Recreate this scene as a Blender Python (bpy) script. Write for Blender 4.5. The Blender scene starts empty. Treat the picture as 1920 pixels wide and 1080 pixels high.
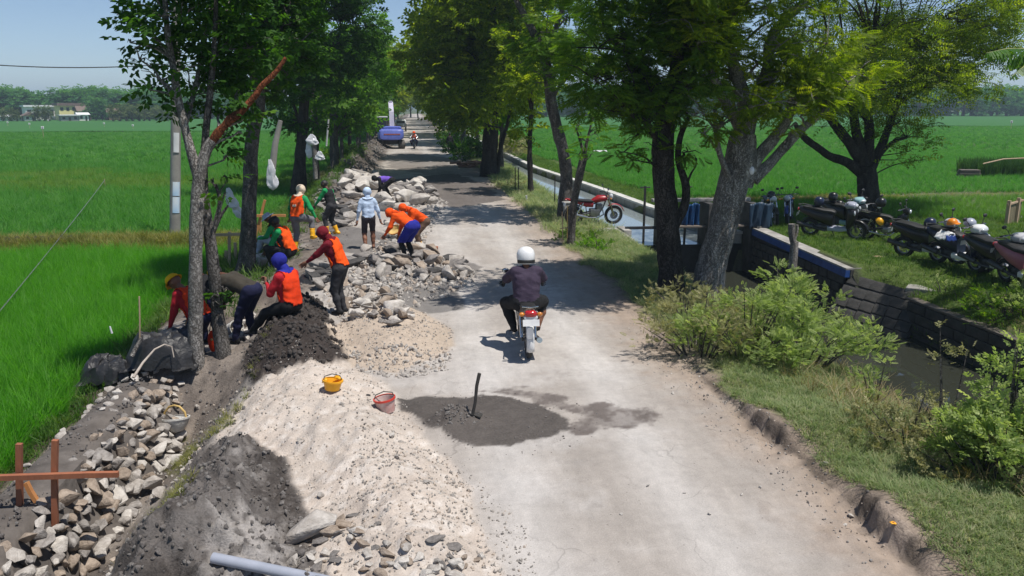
import bpy, bmesh, math, random
import numpy as np
from mathutils import Vector, Matrix, Quaternion
random.seed(7)
rs = np.random.RandomState(7)
SC = bpy.context.scene
C = SC.collection
R = math.radians

# ------------------------------------------------------------------ camera
CAM_H = 3.8
F_PX = 1500.0
PITCH = math.atan(340 / F_PX)
YAW = math.atan(185 * math.cos(PITCH) / F_PX)
cam_d = bpy.data.cameras.new('camera')
cam_d.sensor_width = 36.0
cam_d.lens = 36.0 * F_PX / 1920.0
cam_d.clip_start = 0.1
cam_d.clip_end = 6000.0
cam = bpy.data.objects.new('camera', cam_d)
C.objects.link(cam)
cam.location = (0, 0, CAM_H)
cam.rotation_euler = (math.pi / 2 - PITCH, 0, -YAW)
SC.camera = cam

# ------------------------------------------------------------------ light
SUN_EL = R(69)
SUN_AZ = math.atan2(0.80, -0.60)          # from the right, a little behind the camera
sun_dir = Vector((math.sin(SUN_AZ) * math.cos(SUN_EL), math.cos(SUN_AZ) * math.cos(SUN_EL), math.sin(SUN_EL)))
sd = bpy.data.lights.new('sun', 'SUN')
sd.energy = 4.6
sd.angle = R(0.53)
sd.color = (1.0, 0.95, 0.88)
sun = bpy.data.objects.new('sun', sd)
C.objects.link(sun)
sun.location = (20, -10, 40)
sun.rotation_euler = sun_dir.to_track_quat('Z', 'Y').to_euler()
W = bpy.data.worlds.new('World')
SC.world = W
W.use_nodes = True
wn = W.node_tree
wn.nodes.clear()
wo = wn.nodes.new('ShaderNodeOutputWorld')
wb = wn.nodes.new('ShaderNodeBackground')
sk = wn.nodes.new('ShaderNodeTexSky')
sk.sky_type = 'NISHITA'
sk.sun_disc = False
sk.sun_elevation = SUN_EL
sk.sun_rotation = SUN_AZ
sk.air_density = 0.7
sk.dust_density = 0.15
sk.ozone_density = 2.0
wb.inputs['Strength'].default_value = 0.10
wn.links.new(sk.outputs[0], wb.inputs['Color'])
wn.links.new(wb.outputs[0], wo.inputs['Surface'])
SC.view_settings.view_transform = 'Standard'
SC.view_settings.look = 'None'
SC.view_settings.exposure = 0.2
SC.view_settings.gamma = 1.0
SC.view_settings.use_curve_mapping = False
SC.render.engine = 'CYCLES'
SC.cycles.use_denoising = True
try:
    SC.cycles.denoiser = 'OPENIMAGEDENOISE'
    SC.cycles.denoising_prefilter = 'ACCURATE'
except Exception:
    pass
SC.cycles.max_bounces = 6
SC.cycles.diffuse_bounces = 3
SC.cycles.glossy_bounces = 3
SC.cycles.transmission_bounces = 4
SC.cycles.transparent_max_bounces = 6
SC.cycles.volume_bounces = 0
SC.cycles.sample_clamp_indirect = 6.0

# ------------------------------------------------------------------ where a traced point of the photograph stands in the place
_F = Vector((math.sin(YAW) * math.cos(PITCH), math.cos(YAW) * math.cos(PITCH), -math.sin(PITCH)))
_R = Vector((math.cos(YAW), -math.sin(YAW), 0))
_U = _R.cross(_F)
def ray(px, py):
    return _F + _R * ((px - 960) / F_PX) + _U * ((540 - py) / F_PX)
def G(px, py, z=0.0):
    d = ray(px, py); t = (z - CAM_H) / d.z
    return Vector((d.x * t, d.y * t, z))
def AT(px, py, Y):
    d = ray(px, py); t = Y / d.y
    return Vector((d.x * t, Y, CAM_H + d.z * t))

# ------------------------------------------------------------------ noise
def _h3(ix, iy, iz, seed):
    n = (ix * 374761393 + iy * 668265263 + iz * 2147483647 + seed * 1274126177) & 0xFFFFFFFF
    n = ((n ^ (n >> 13)) * 1274126177) & 0xFFFFFFFF
    n = (n ^ (n >> 16)) & 0xFFFFFFFF
    return n.astype(np.float64) / 4294967295.0
def vnoise(x, y, z=None, seed=0):
    x = np.asarray(x, float); y = np.asarray(y, float)
    z = np.zeros_like(x) if z is None else np.asarray(z, float)
    fx, fy, fz = np.floor(x), np.floor(y), np.floor(z)
    ix, iy, iz = fx.astype(np.int64), fy.astype(np.int64), fz.astype(np.int64)
    u, v, w = x - fx, y - fy, z - fz
    u = u * u * (3 - 2 * u); v = v * v * (3 - 2 * v); w = w * w * (3 - 2 * w)
    def c(a, b, d): return _h3(ix + a, iy + b, iz + d, seed)
    def pl(d):
        return (c(0, 0, d) * (1 - u) + c(1, 0, d) * u) * (1 - v) + (c(0, 1, d) * (1 - u) + c(1, 1, d) * u) * v
    if not np.any(w):
        return pl(0) * 2 - 1
    return (pl(0) * (1 - w) + pl(1) * w) * 2 - 1
def fbm(x, y, z=None, seed=0, oct=4, gain=0.5):
    s = 0; a = 1.0; t = 0
    for o in range(oct):
        k = 2.03 ** o
        s = s + a * vnoise(np.asarray(x) * k + 17.3 * o, np.asarray(y) * k - 9.1 * o, None if z is None else np.asarray(z) * k, seed + o)
        t += a; a *= gain
    return s / t
def sm(a, b, t):
    t = np.clip((t - a) / (b - a), 0, 1)
    return t * t * (3 - 2 * t)
def poly_sd(P, x, y):
    """signed distance to a polygon, positive inside"""
    P = [(p[0], p[1]) for p in P]
    d = np.full(x.shape, 1e9); ins = np.zeros(x.shape, bool)
    n = len(P)
    for i in range(n):
        ax, ay = P[i]; bx, by = P[(i + 1) % n]
        ex, ey = bx - ax, by - ay
        wx, wy = x - ax, y - ay
        t = np.clip((wx * ex + wy * ey) / (ex * ex + ey * ey + 1e-12), 0, 1)
        d = np.minimum(d, (wx - t * ex) ** 2 + (wy - t * ey) ** 2)
        cond = ((ay <= y) != (by <= y)) & (x < (bx - ax) * (y - ay) / ((by - ay) if abs(by - ay) > 1e-12 else 1e-12) + ax)
        ins ^= cond
    d = np.sqrt(d)
    return np.where(ins, d, -d)

# ------------------------------------------------------------------ materials
MATS = {}
def nd(t, kind, **kw):
    n = t.nodes.new(kind)
    for k, v in kw.items():
        setattr(n, k, v)
    return n
def pm(name, c1, c2=None, scale=6.0, rough=0.7, bump=0.0, bscale=None, metal=0.0, spec=0.5, coat=0.0, detail=5.0, coord='Object', stretch=None, contrast=(0.35, 0.65)):
    """a procedural surface: two tones mixed by noise, with optional fine relief"""
    if name in MATS: return MATS[name]
    m = bpy.data.materials.new(name); m.use_nodes = True
    t = m.node_tree; t.nodes.clear()
    o = nd(t, 'ShaderNodeOutputMaterial'); b = nd(t, 'ShaderNodeBsdfPrincipled')
    t.links.new(b.outputs[0], o.inputs['Surface'])
    b.inputs['Roughness'].default_value = rough
    b.inputs['Metallic'].default_value = metal
    b.inputs['Specular IOR Level'].default_value = spec
    b.inputs['Coat Weight'].default_value = coat
    c2 = c2 if c2 is not None else tuple(min(1, v * 0.72) for v in c1)
    tc = nd(t, 'ShaderNodeTexCoord'); src = tc.outputs[coord]
    if stretch:
        mp = nd(t, 'ShaderNodeMapping'); mp.inputs['Scale'].default_value = stretch
        t.links.new(src, mp.inputs['Vector']); src = mp.outputs[0]
    n = nd(t, 'ShaderNodeTexNoise'); n.inputs['Scale'].default_value = scale; n.inputs['Detail'].default_value = detail
    n.inputs['Roughness'].default_value = 0.62
    t.links.new(src, n.inputs['Vector'])
    r = nd(t, 'ShaderNodeValToRGB')
    r.color_ramp.elements[0].position = contrast[0]; r.color_ramp.elements[1].position = contrast[1]
    r.color_ramp.elements[0].color = (*c2, 1); r.color_ramp.elements[1].color = (*c1, 1)
    t.links.new(n.outputs['Fac'], r.inputs['Fac'])
    t.links.new(r.outputs['Color'], b.inputs['Base Color'])
    if bump > 0:
        n2 = nd(t, 'ShaderNodeTexNoise'); n2.inputs['Scale'].default_value = bscale or scale * 3; n2.inputs['Detail'].default_value = 6
        t.links.new(src, n2.inputs['Vector'])
        bp = nd(t, 'ShaderNodeBump'); bp.inputs['Strength'].default_value = min(1, bump); bp.inputs['Distance'].default_value = 0.02
        t.links.new(n2.outputs['Fac'], bp.inputs['Height']); t.links.new(bp.outputs[0], b.inputs['Normal'])
    MATS[name] = m
    return m

def terrain_mat(name, bump=0.5, scale=9.0, amount=0.35, rough=0.95, fine=60.0, crack=0.0, spec=0.1):
    m = bpy.data.materials.new(name); m.use_nodes = True
    t = m.node_tree; t.nodes.clear()
    o = nd(t, 'ShaderNodeOutputMaterial'); b = nd(t, 'ShaderNodeBsdfPrincipled')
    t.links.new(b.outputs[0], o.inputs['Surface'])
    b.inputs['Roughness'].default_value = rough; b.inputs['Specular IOR Level'].default_value = spec
    a = nd(t, 'ShaderNodeAttribute', attribute_name='Col')
    tc = nd(t, 'ShaderNodeTexCoord')
    n1 = nd(t, 'ShaderNodeTexNoise'); n1.inputs['Scale'].default_value = scale; n1.inputs['Detail'].default_value = 8; n1.inputs['Roughness'].default_value = 0.7
    n2 = nd(t, 'ShaderNodeTexNoise'); n2.inputs['Scale'].default_value = 0.9; n2.inputs['Detail'].default_value = 5
    n3 = nd(t, 'ShaderNodeTexNoise'); n3.inputs['Scale'].default_value = fine; n3.inputs['Detail'].default_value = 3
    for n in (n1, n2, n3): t.links.new(tc.outputs['Object'], n.inputs['Vector'])
    ad = nd(t, 'ShaderNodeMath', operation='ADD'); t.links.new(n1.outputs['Fac'], ad.inputs[0]); t.links.new(n2.outputs['Fac'], ad.inputs[1])
    ad2 = nd(t, 'ShaderNodeMath', operation='ADD'); t.links.new(ad.outputs[0], ad2.inputs[0]); t.links.new(n3.outputs['Fac'], ad2.inputs[1])
    mr = nd(t, 'ShaderNodeMapRange'); mr.inputs['From Min'].default_value = 1.0; mr.inputs['From Max'].default_value = 2.0
    mr.inputs['To Min'].default_value = 1 - amount; mr.inputs['To Max'].default_value = 1 + amount * 0.8
    t.links.new(ad2.outputs[0], mr.inputs['Value'])
    mul = nd(t, 'ShaderNodeVectorMath', operation='SCALE'); t.links.new(a.outputs['Color'], mul.inputs[0]); t.links.new(mr.outputs[0], mul.inputs['Scale'])
    colo = mul.outputs[0]
    if crack > 0:
        # dragged dust along the travel direction, and fine broken cracks
        mp = nd(t, 'ShaderNodeMapping'); mp.inputs['Scale'].default_value = (2.4, .45, 1); t.links.new(tc.outputs['Object'], mp.inputs['Vector'])
        sn = nd(t, 'ShaderNodeTexNoise'); sn.inputs['Scale'].default_value = 1.6; sn.inputs['Detail'].default_value = 7; sn.inputs['Roughness'].default_value = .68; t.links.new(mp.outputs[0], sn.inputs['Vector'])
        sr = nd(t, 'ShaderNodeMapRange'); sr.inputs['From Min'].default_value = .36; sr.inputs['From Max'].default_value = .64; sr.inputs['To Min'].default_value = .90; sr.inputs['To Max'].default_value = 1.06; t.links.new(sn.outputs['Fac'], sr.inputs['Value'])
        wn_ = nd(t, 'ShaderNodeTexNoise'); wn_.inputs['Scale'].default_value = 1.3; wn_.inputs['Detail'].default_value = 5; t.links.new(tc.outputs['Object'], wn_.inputs['Vector'])
        wv = nd(t, 'ShaderNodeVectorMath', operation='MULTIPLY_ADD'); wv.inputs[1].default_value = (.9, .9, 0); t.links.new(wn_.outputs['Color'], wv.inputs[0]); t.links.new(tc.outputs['Object'], wv.inputs[2])
        vo = nd(t, 'ShaderNodeTexVoronoi', feature='DISTANCE_TO_EDGE'); vo.inputs['Scale'].default_value = 1.25; t.links.new(wv.outputs[0], vo.inputs['Vector'])
        cr = nd(t, 'ShaderNodeMapRange'); cr.inputs['From Min'].default_value = .0; cr.inputs['From Max'].default_value = .016; cr.inputs['To Min'].default_value = 1; cr.inputs['To Max'].default_value = 0; t.links.new(vo.outputs['Distance'], cr.inputs['Value'])
        ms_ = nd(t, 'ShaderNodeMapRange'); ms_.inputs['From Min'].default_value = .50; ms_.inputs['From Max'].default_value = .62; t.links.new(n2.outputs['Fac'], ms_.inputs['Value'])
        cm = nd(t, 'ShaderNodeMath', operation='MULTIPLY'); t.links.new(cr.outputs[0], cm.inputs[0]); t.links.new(ms_.outputs[0], cm.inputs[1])
        ck = nd(t, 'ShaderNodeMath', operation='MULTIPLY_ADD'); ck.inputs[1].default_value = -.5 * crack; ck.inputs[2].default_value = 1.0; t.links.new(cm.outputs[0], ck.inputs[0])
        sp = nd(t, 'ShaderNodeTexVoronoi'); sp.inputs['Scale'].default_value = 7.0; t.links.new(tc.outputs['Object'], sp.inputs['Vector'])
        sr2 = nd(t, 'ShaderNodeMapRange'); sr2.inputs['From Min'].default_value = .03; sr2.inputs['From Max'].default_value = .08; sr2.inputs['To Min'].default_value = .55; sr2.inputs['To Max'].default_value = 1; t.links.new(sp.outputs['Distance'], sr2.inputs['Value'])
        f1 = nd(t, 'ShaderNodeMath', operation='MULTIPLY'); t.links.new(sr.outputs[0], f1.inputs[0]); t.links.new(ck.outputs[0], f1.inputs[1])
        f2 = nd(t, 'ShaderNodeMath', operation='MULTIPLY'); t.links.new(f1.outputs[0], f2.inputs[0]); t.links.new(sr2.outputs[0], f2.inputs[1])
        ml2 = nd(t, 'ShaderNodeVectorMath', operation='SCALE'); t.links.new(colo, ml2.inputs[0]); t.links.new(f2.outputs[0], ml2.inputs['Scale']); colo = ml2.outputs[0]
    t.links.new(colo, b.inputs['Base Color'])
    hs = nd(t, 'ShaderNodeMath', operation='MULTIPLY_ADD'); t.links.new(n3.outputs['Fac'], hs.inputs[0]); hs.inputs[1].default_value = 0.35; t.links.new(n1.outputs['Fac'], hs.inputs[2])
    bp = nd(t, 'ShaderNodeBump'); bp.inputs['Strength'].default_value = bump; bp.inputs['Distance'].default_value = 0.03
    t.links.new(hs.outputs[0], bp.inputs['Height']); t.links.new(bp.outputs[0], b.inputs['Normal'])
    return m

def leaf_mat(name, dark, mid, light, trans=0.35, rough=0.55, inst=False, glow=(2.4, 2.4, 0.7)):
    m = bpy.data.materials.new(name); m.use_nodes = True
    t = m.node_tree; t.nodes.clear()
    o = nd(t, 'ShaderNodeOutputMaterial')
    if inst:
        a = nd(t, 'ShaderNodeObjectInfo'); fac = a.outputs['Random']
    else:
        a = nd(t, 'ShaderNodeAttribute', attribute_name='tone'); fac = a.outputs['Fac']
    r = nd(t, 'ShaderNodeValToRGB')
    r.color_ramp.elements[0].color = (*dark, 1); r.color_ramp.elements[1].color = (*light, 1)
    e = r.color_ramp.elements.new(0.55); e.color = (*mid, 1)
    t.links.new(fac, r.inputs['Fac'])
    b = nd(t, 'ShaderNodeBsdfPrincipled'); b.inputs['Roughness'].default_value = rough; b.inputs['Specular IOR Level'].default_value = 0.18
    tr = nd(t, 'ShaderNodeBsdfTranslucent')
    g = nd(t, 'ShaderNodeMixRGB', blend_type='MULTIPLY'); g.inputs['Fac'].default_value = 1.0; g.inputs['Color2'].default_value = (*glow, 1)
    t.links.new(r.outputs['Color'], g.inputs['Color1'])
    t.links.new(r.outputs['Color'], b.inputs['Base Color']); t.links.new(g.outputs[0], tr.inputs['Color'])
    mx = nd(t, 'ShaderNodeMixShader'); mx.inputs['Fac'].default_value = trans
    t.links.new(b.outputs[0], mx.inputs[1]); t.links.new(tr.outputs[0], mx.inputs[2])
    t.links.new(mx.outputs[0], o.inputs['Surface'])
    return m

# ------------------------------------------------------------------ objects
def tag(o, label=None, cat=None, group=None, kind=None):
    if label: o['label'] = label
    if cat: o['category'] = cat
    if group: o['group'] = group
    if kind: o['kind'] = kind
    return o
def thing(name, label, cat, loc=(0, 0, 0), rot=0.0, group=None):
    o = bpy.data.objects.new(name, None); C.objects.link(o)
    o.empty_display_size = 0.2
    o.location = loc
    o.rotation_euler = (0, 0, rot) if not hasattr(rot, '__len__') else rot
    return tag(o, label, cat, group)
def link(name, me, parent=None, mats=()):
    o = bpy.data.objects.new(name, me); C.objects.link(o)
    for m in (mats if isinstance(mats, (list, tuple)) else [mats]):
        if m is not None: me.materials.append(m)
    if parent: o.parent = parent
    return o
def mesh_np(name, v, f, tone=None, mi=None, smooth=False):
    """numpy verts (n,3) and equal-sized faces (m,k) -> mesh"""
    me = bpy.data.meshes.new(name)
    v = np.asarray(v, np.float32); f = np.asarray(f, np.int32)
    me.vertices.add(len(v)); me.vertices.foreach_set('co', v.ravel())
    k = f.shape[1]
    me.loops.add(f.size); me.loops.foreach_set('vertex_index', f.ravel())
    me.polygons.add(len(f)); me.polygons.foreach_set('loop_start', np.arange(0, f.size, k, dtype=np.int32))
    if mi is not None: me.polygons.foreach_set('material_index', np.asarray(mi, np.int32))
    me.polygons.foreach_set('use_smooth', np.full(len(f), smooth, bool))
    if tone is not None:
        a = me.attributes.new('tone', 'FLOAT', 'POINT'); a.data.foreach_set('value', np.asarray(tone, np.float32))
    me.update(calc_edges=True); me.validate()
    return me

class MB:
    """collects simple shapes into one mesh"""
    def __init__(s): s.v = []; s.f = []; s.m = []; s.M = Matrix.Identity(4); s.mi = 0
    def add(s, vs, fs, M=None):
        b = len(s.v); T = s.M if M is None else s.M @ M
        s.v += [tuple(T @ Vector(p)) for p in vs]
        s.f += [tuple(i + b for i in f) for f in fs]
        s.m += [s.mi] * len(fs); return s
    def box(s, c, d, rot=None, bev=0.0):
        x, y, z = d[0] / 2, d[1] / 2, d[2] / 2
        M = Matrix.Translation(c) @ (Matrix.Identity(4) if rot is None else (rot.to_4x4() if isinstance(rot, Matrix) else Matrix.Rotation(rot, 4, 'Z')))
        if bev <= 0:
            vs = [(a, b, e) for a in (-x, x) for b in (-y, y) for e in (-z, z)]
            return s.add(vs, [(0, 1, 3, 2), (4, 6, 7, 5), (0, 4, 5, 1), (2, 3, 7, 6), (0, 2, 6, 4), (1, 5, 7, 3)], M)
        bm = bmesh.new(); bmesh.ops.create_cube(bm, size=1.0)
        for q in bm.verts: q.co = Vector((q.co.x * d[0], q.co.y * d[1], q.co.z * d[2]))
        bmesh.ops.bevel(bm, geom=bm.edges[:], offset=bev, segments=2, affect='EDGES', profile=0.6)
        bm.verts.index_update()
        vs = [tuple(q.co) for q in bm.verts]; fs = [tuple(q.index for q in f.verts) for f in bm.faces]; bm.free()
        return s.add(vs, fs, M)
    def tube(s, pts, rad, n=8, caps=True, flat=1.0):
        pts = [Vector(p) for p in pts]
        if not hasattr(rad, '__len__'): rad = [rad] * len(pts)
        vs = []; fs = []; prev = None
        for i, p in enumerate(pts):
            d = (pts[min(i + 1, len(pts) - 1)] - pts[max(i - 1, 0)])
            d = d.normalized() if d.length > 1e-9 else Vector((0, 0, 1))
            if prev is None:
                a = Vector((1, 0, 0)) if abs(d.x) < 0.9 else Vector((0, 1, 0))
                u = (a - d * a.dot(d)).normalized()
            else:
                u = (prev - d * prev.dot(d)); u = u.normalized() if u.length > 1e-6 else d.orthogonal().normalized()
            prev = u; w = d.cross(u)
            for k in range(n):
                an = 2 * math.pi * k / n
                vs.append(p + u * (math.cos(an) * rad[i]) + w * (math.sin(an) * rad[i] * flat))
        for i in range(len(pts) - 1):
            for k in range(n):
                a = i * n + k; b = i * n + (k + 1) % n
                fs.append((a, b, b + n, a + n))
        if caps:
            fs.append(tuple(reversed(range(n)))); fs.append(tuple(range((len(pts) - 1) * n, len(pts) * n)))
        return s.add(vs, fs)
    def lathe(s, prof, n=16, M=None, a0=0.0, a1=2 * math.pi):
        """profile of (r, z) turned round z"""
        full = abs(a1 - a0 - 2 * math.pi) < 1e-6
        c = n if full else n + 1
        vs = []; fs = []
        for r_, z in prof:
            for k in range(c):
                an = a0 + (a1 - a0) * k / n
                vs.append((r_ * math.cos(an), r_ * math.sin(an), z))
        for i in range(len(prof) - 1):
            for k in range(n):
                a = i * c + k; b = i * c + (k + 1) % c
                fs.append((a, b, b + c, a + c))
        return s.add(vs, fs, M)
    def ell(s, c, r, n=12, m=8, rot=None):
        prof = [(max(1e-4, math.sin(math.pi * i / m)), -math.cos(math.pi * i / m)) for i in range(m + 1)]
        M = Matrix.Translation(c) @ (rot.to_4x4() if rot is not None else Matrix.Identity(4)) @ Matrix.Diagonal((r[0], r[1], r[2], 1))
        return s.lathe(prof, n, M)
    def prism(s, pts, a, b, axis='x'):
        """outline of 2-D points pushed from a to b along an axis (x: points are (y, z); y: (x, z); z: (x, y))"""
        def P(p, t): return {'x': (t, p[0], p[1]), 'y': (p[0], t, p[1]), 'z': (p[0], p[1], t)}[axis]
        n = len(pts); vs = [P(p, a) for p in pts] + [P(p, b) for p in pts]
        fs = [tuple(range(n)), tuple(reversed(range(n, 2 * n)))] + [(i, (i + 1) % n, (i + 1) % n + n, i + n) for i in range(n)]
        return s.add(vs, fs)
    def loft(s, secs, n=14, power=2.6, axis='y'):
        """sections (y, x centre, z centre, half width, half height) joined as rounded rings"""
        vs = []; fs = []
        for (y, xc, zc, hw, hh) in secs:
            for k in range(n):
                an = 2 * math.pi * k / n; ca, sa = math.cos(an), math.sin(an)
                vs.append((xc + hw * math.copysign(abs(ca) ** (2 / power), ca), y, zc + hh * math.copysign(abs(sa) ** (2 / power), sa)))
        for i in range(len(secs) - 1):
            for k in range(n):
                a = i * n + k; b = i * n + (k + 1) % n
                fs.append((a, a + n, b + n, b))
        fs.append(tuple(range(n))); fs.append(tuple(reversed(range((len(secs) - 1) * n, len(secs) * n))))
        return s.add(vs, fs)
    def sheet(s, fn, nu, nv):
        """grid surface fn(u, v), u and v in 0..1"""
        vs = [fn(i / nu, j / nv) for j in range(nv + 1) for i in range(nu + 1)]
        fs = [(j * (nu + 1) + i, j * (nu + 1) + i + 1, (j + 1) * (nu + 1) + i + 1, (j + 1) * (nu + 1) + i) for j in range(nv) for i in range(nu)]
        return s.add(vs, fs)
    def mesh(s, name, smooth=True, angle=40):
        me = bpy.data.meshes.new(name)
        me.from_pydata(s.v, [], s.f)
        me.polygons.foreach_set('material_index', s.m)
        bm = bmesh.new(); bm.from_mesh(me)
        bmesh.ops.recalc_face_normals(bm, faces=bm.faces[:]); bm.to_mesh(me); bm.free()
        if smooth:
            me.polygons.foreach_set('use_smooth', [True] * len(me.polygons))
            try: me.set_sharp_from_angle(angle=R(angle))
            except Exception: pass
        me.update(); return me
    def build(s, name, mats, parent=None, smooth=True, angle=40):
        return link(name, s.mesh(name, smooth, angle), parent, mats)

def copy_tree(o, parent=None):
    c = o.copy(); C.objects.link(c)
    if parent is not None: c.parent = parent
    for ch in o.children: copy_tree(ch, c)
    return c

# ------------------------------------------------------------------ scatter (for what nobody could count)
def proto(name, me, mats):
    o = bpy.data.objects.new(name, me)
    for m in (mats if isinstance(mats, (list, tuple)) else [mats]): me.materials.append(m)
    return o
def scatter(name, pts, scl, rot, protos, label=None):
    n = len(pts)
    me = bpy.data.meshes.new(name); me.vertices.add(n); me.vertices.foreach_set('co', np.asarray(pts, np.float32).ravel())
    a = me.attributes.new('scl', 'FLOAT', 'POINT'); a.data.foreach_set('value', np.asarray(scl, np.float32))
    a = me.attributes.new('rot', 'FLOAT_VECTOR', 'POINT'); a.data.foreach_set('vector', np.asarray(rot, np.float32).ravel())
    a = me.attributes.new('idx', 'INT', 'POINT'); a.data.foreach_set('value', rs.randint(0, len(protos), n).astype(np.int32))
    me.update()
    o = link(name, me); tag(o, label, kind='stuff')
    g = bpy.data.node_groups.new(name, 'GeometryNodeTree')
    g.interface.new_socket('Geometry', in_out='INPUT', socket_type='NodeSocketGeometry')
    g.interface.new_socket('Geometry', in_out='OUTPUT', socket_type='NodeSocketGeometry')
    gi = g.nodes.new('NodeGroupInput'); go = g.nodes.new('NodeGroupOutput')
    ip = g.nodes.new('GeometryNodeInstanceOnPoints'); jn = g.nodes.new('GeometryNodeJoinGeometry')
    for p in reversed(protos):
        oi = g.nodes.new('GeometryNodeObjectInfo'); oi.inputs['Object'].default_value = p; oi.inputs['As Instance'].default_value = True
        g.links.new(oi.outputs['Geometry'], jn.inputs[0])
    def at(nm, ty):
        q = g.nodes.new('GeometryNodeInputNamedAttribute'); q.data_type = ty; q.inputs['Name'].default_value = nm
        return [s for s in q.outputs if s.enabled][0]
    g.links.new(gi.outputs[0], ip.inputs['Points']); g.links.new(jn.outputs[0], ip.inputs['Instance'])
    ip.inputs['Pick Instance'].default_value = True
    g.links.new(at('idx', 'INT'), ip.inputs['Instance Index'])
    g.links.new(at('rot', 'FLOAT_VECTOR'), ip.inputs['Rotation'])
    g.links.new(at('scl', 'FLOAT'), ip.inputs['Scale'])
    g.links.new(ip.outputs[0], go.inputs[0])
    md = o.modifiers.new('scatter', 'NODES'); md.node_group = g
    return o
# ================================================================== terrain
def px_poly(pts, z=0.0): return [G(a, b, z) for a, b in pts]
PG_mortar = px_poly([(735, 752), (800, 742), (870, 745), (905, 738), (960, 742), (1020, 762), (1075, 785), (1062, 806), (1010, 820), (940, 838), (880, 842), (830, 830), (790, 797)])
PG_stain = px_poly([(905, 735), (960, 724), (1040, 735), (1075, 752), (1140, 745), (1180, 757), (1250, 768), (1262, 788), (1200, 803), (1130, 806), (1090, 812), (1060, 800), (1075, 780), (1010, 760), (950, 746)])
PG_white = px_poly([(480, 700), (560, 668), (650, 672), (720, 700), (760, 740), (800, 800), (850, 842), (880, 900), (910, 990), (980, 1100), (540, 1100), (545, 1000), (575, 960), (540, 870), (480, 820), (400, 810), (420, 760)], 0.12)
PG_dark = px_poly([(410, 800), (480, 820), (530, 860), (575, 950), (560, 1010), (620, 1110), (40, 1130), (130, 1060), (250, 980), (330, 890), (370, 830)], 0.1)
PG_soil = px_poly([(450, 660), (490, 610), (540, 570), (600, 562), (625, 600), (635, 625), (650, 672), (570, 690), (480, 700)], 0.1)
PG_sand = px_poly([(610, 620), (650, 592), (720, 570), (790, 578), (850, 612), (850, 642), (800, 668), (740, 690), (660, 680)], 0.06)
PG_rub = px_poly([(600, 560), (640, 500), (690, 470), (780, 470), (850, 490), (880, 530), (860, 545), (800, 560), (760, 590), (700, 605), (640, 600)], 0.05)
PG_mor2 = px_poly([(680, 525), (730, 505), (800, 520), (850, 535), (885, 565), (870, 580), (800, 588), (750, 578), (720, 548)])
PG_mor3 = px_poly([(600, 430), (660, 425), (740, 440), (760, 470), (690, 478), (630, 470)])
PG_mor4 = px_poly([(780, 470), (830, 478), (900, 500), (890, 520), (840, 508), (790, 495)])
PG_fardark = px_poly([(725, 338), (850, 325), (915, 345), (945, 375), (900, 386), (850, 388), (800, 372), (750, 352)])
PG_fardark2 = px_poly([(720, 290), (780, 285), (860, 300), (920, 318), (905, 332), (800, 328), (730, 315)])
PG_hol = [(-4.0, 13.2), (-3.1, 13.0), (-2.7, 15.0), (-3.0, 17.8), (-4.1, 17.8), (-4.3, 15.0)]

def canal_near(Y): return np.interp(Y, [24, 28, 36, 52, 100, 500], [6.5, 6.2, 6.2, 6.35, 6.3, 6.3])
def canal_far(Y): return np.interp(Y, [24, 30, 39, 52, 100, 500], [10.2, 9.4, 9.0, 7.9, 7.6, 7.6])
def scarp_x(Y): return 4.02 + 0.14 * vnoise(Y * 0.9, Y * 0 + 3.3, seed=5) + 0.09 * vnoise(Y * 3.1, Y * 0 + 8.3, seed=6) + 0.05 * vnoise(Y * 9.0, Y * 0 + 1.3, seed=7) + 0.08 * sm(9, 6, Y)

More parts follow.
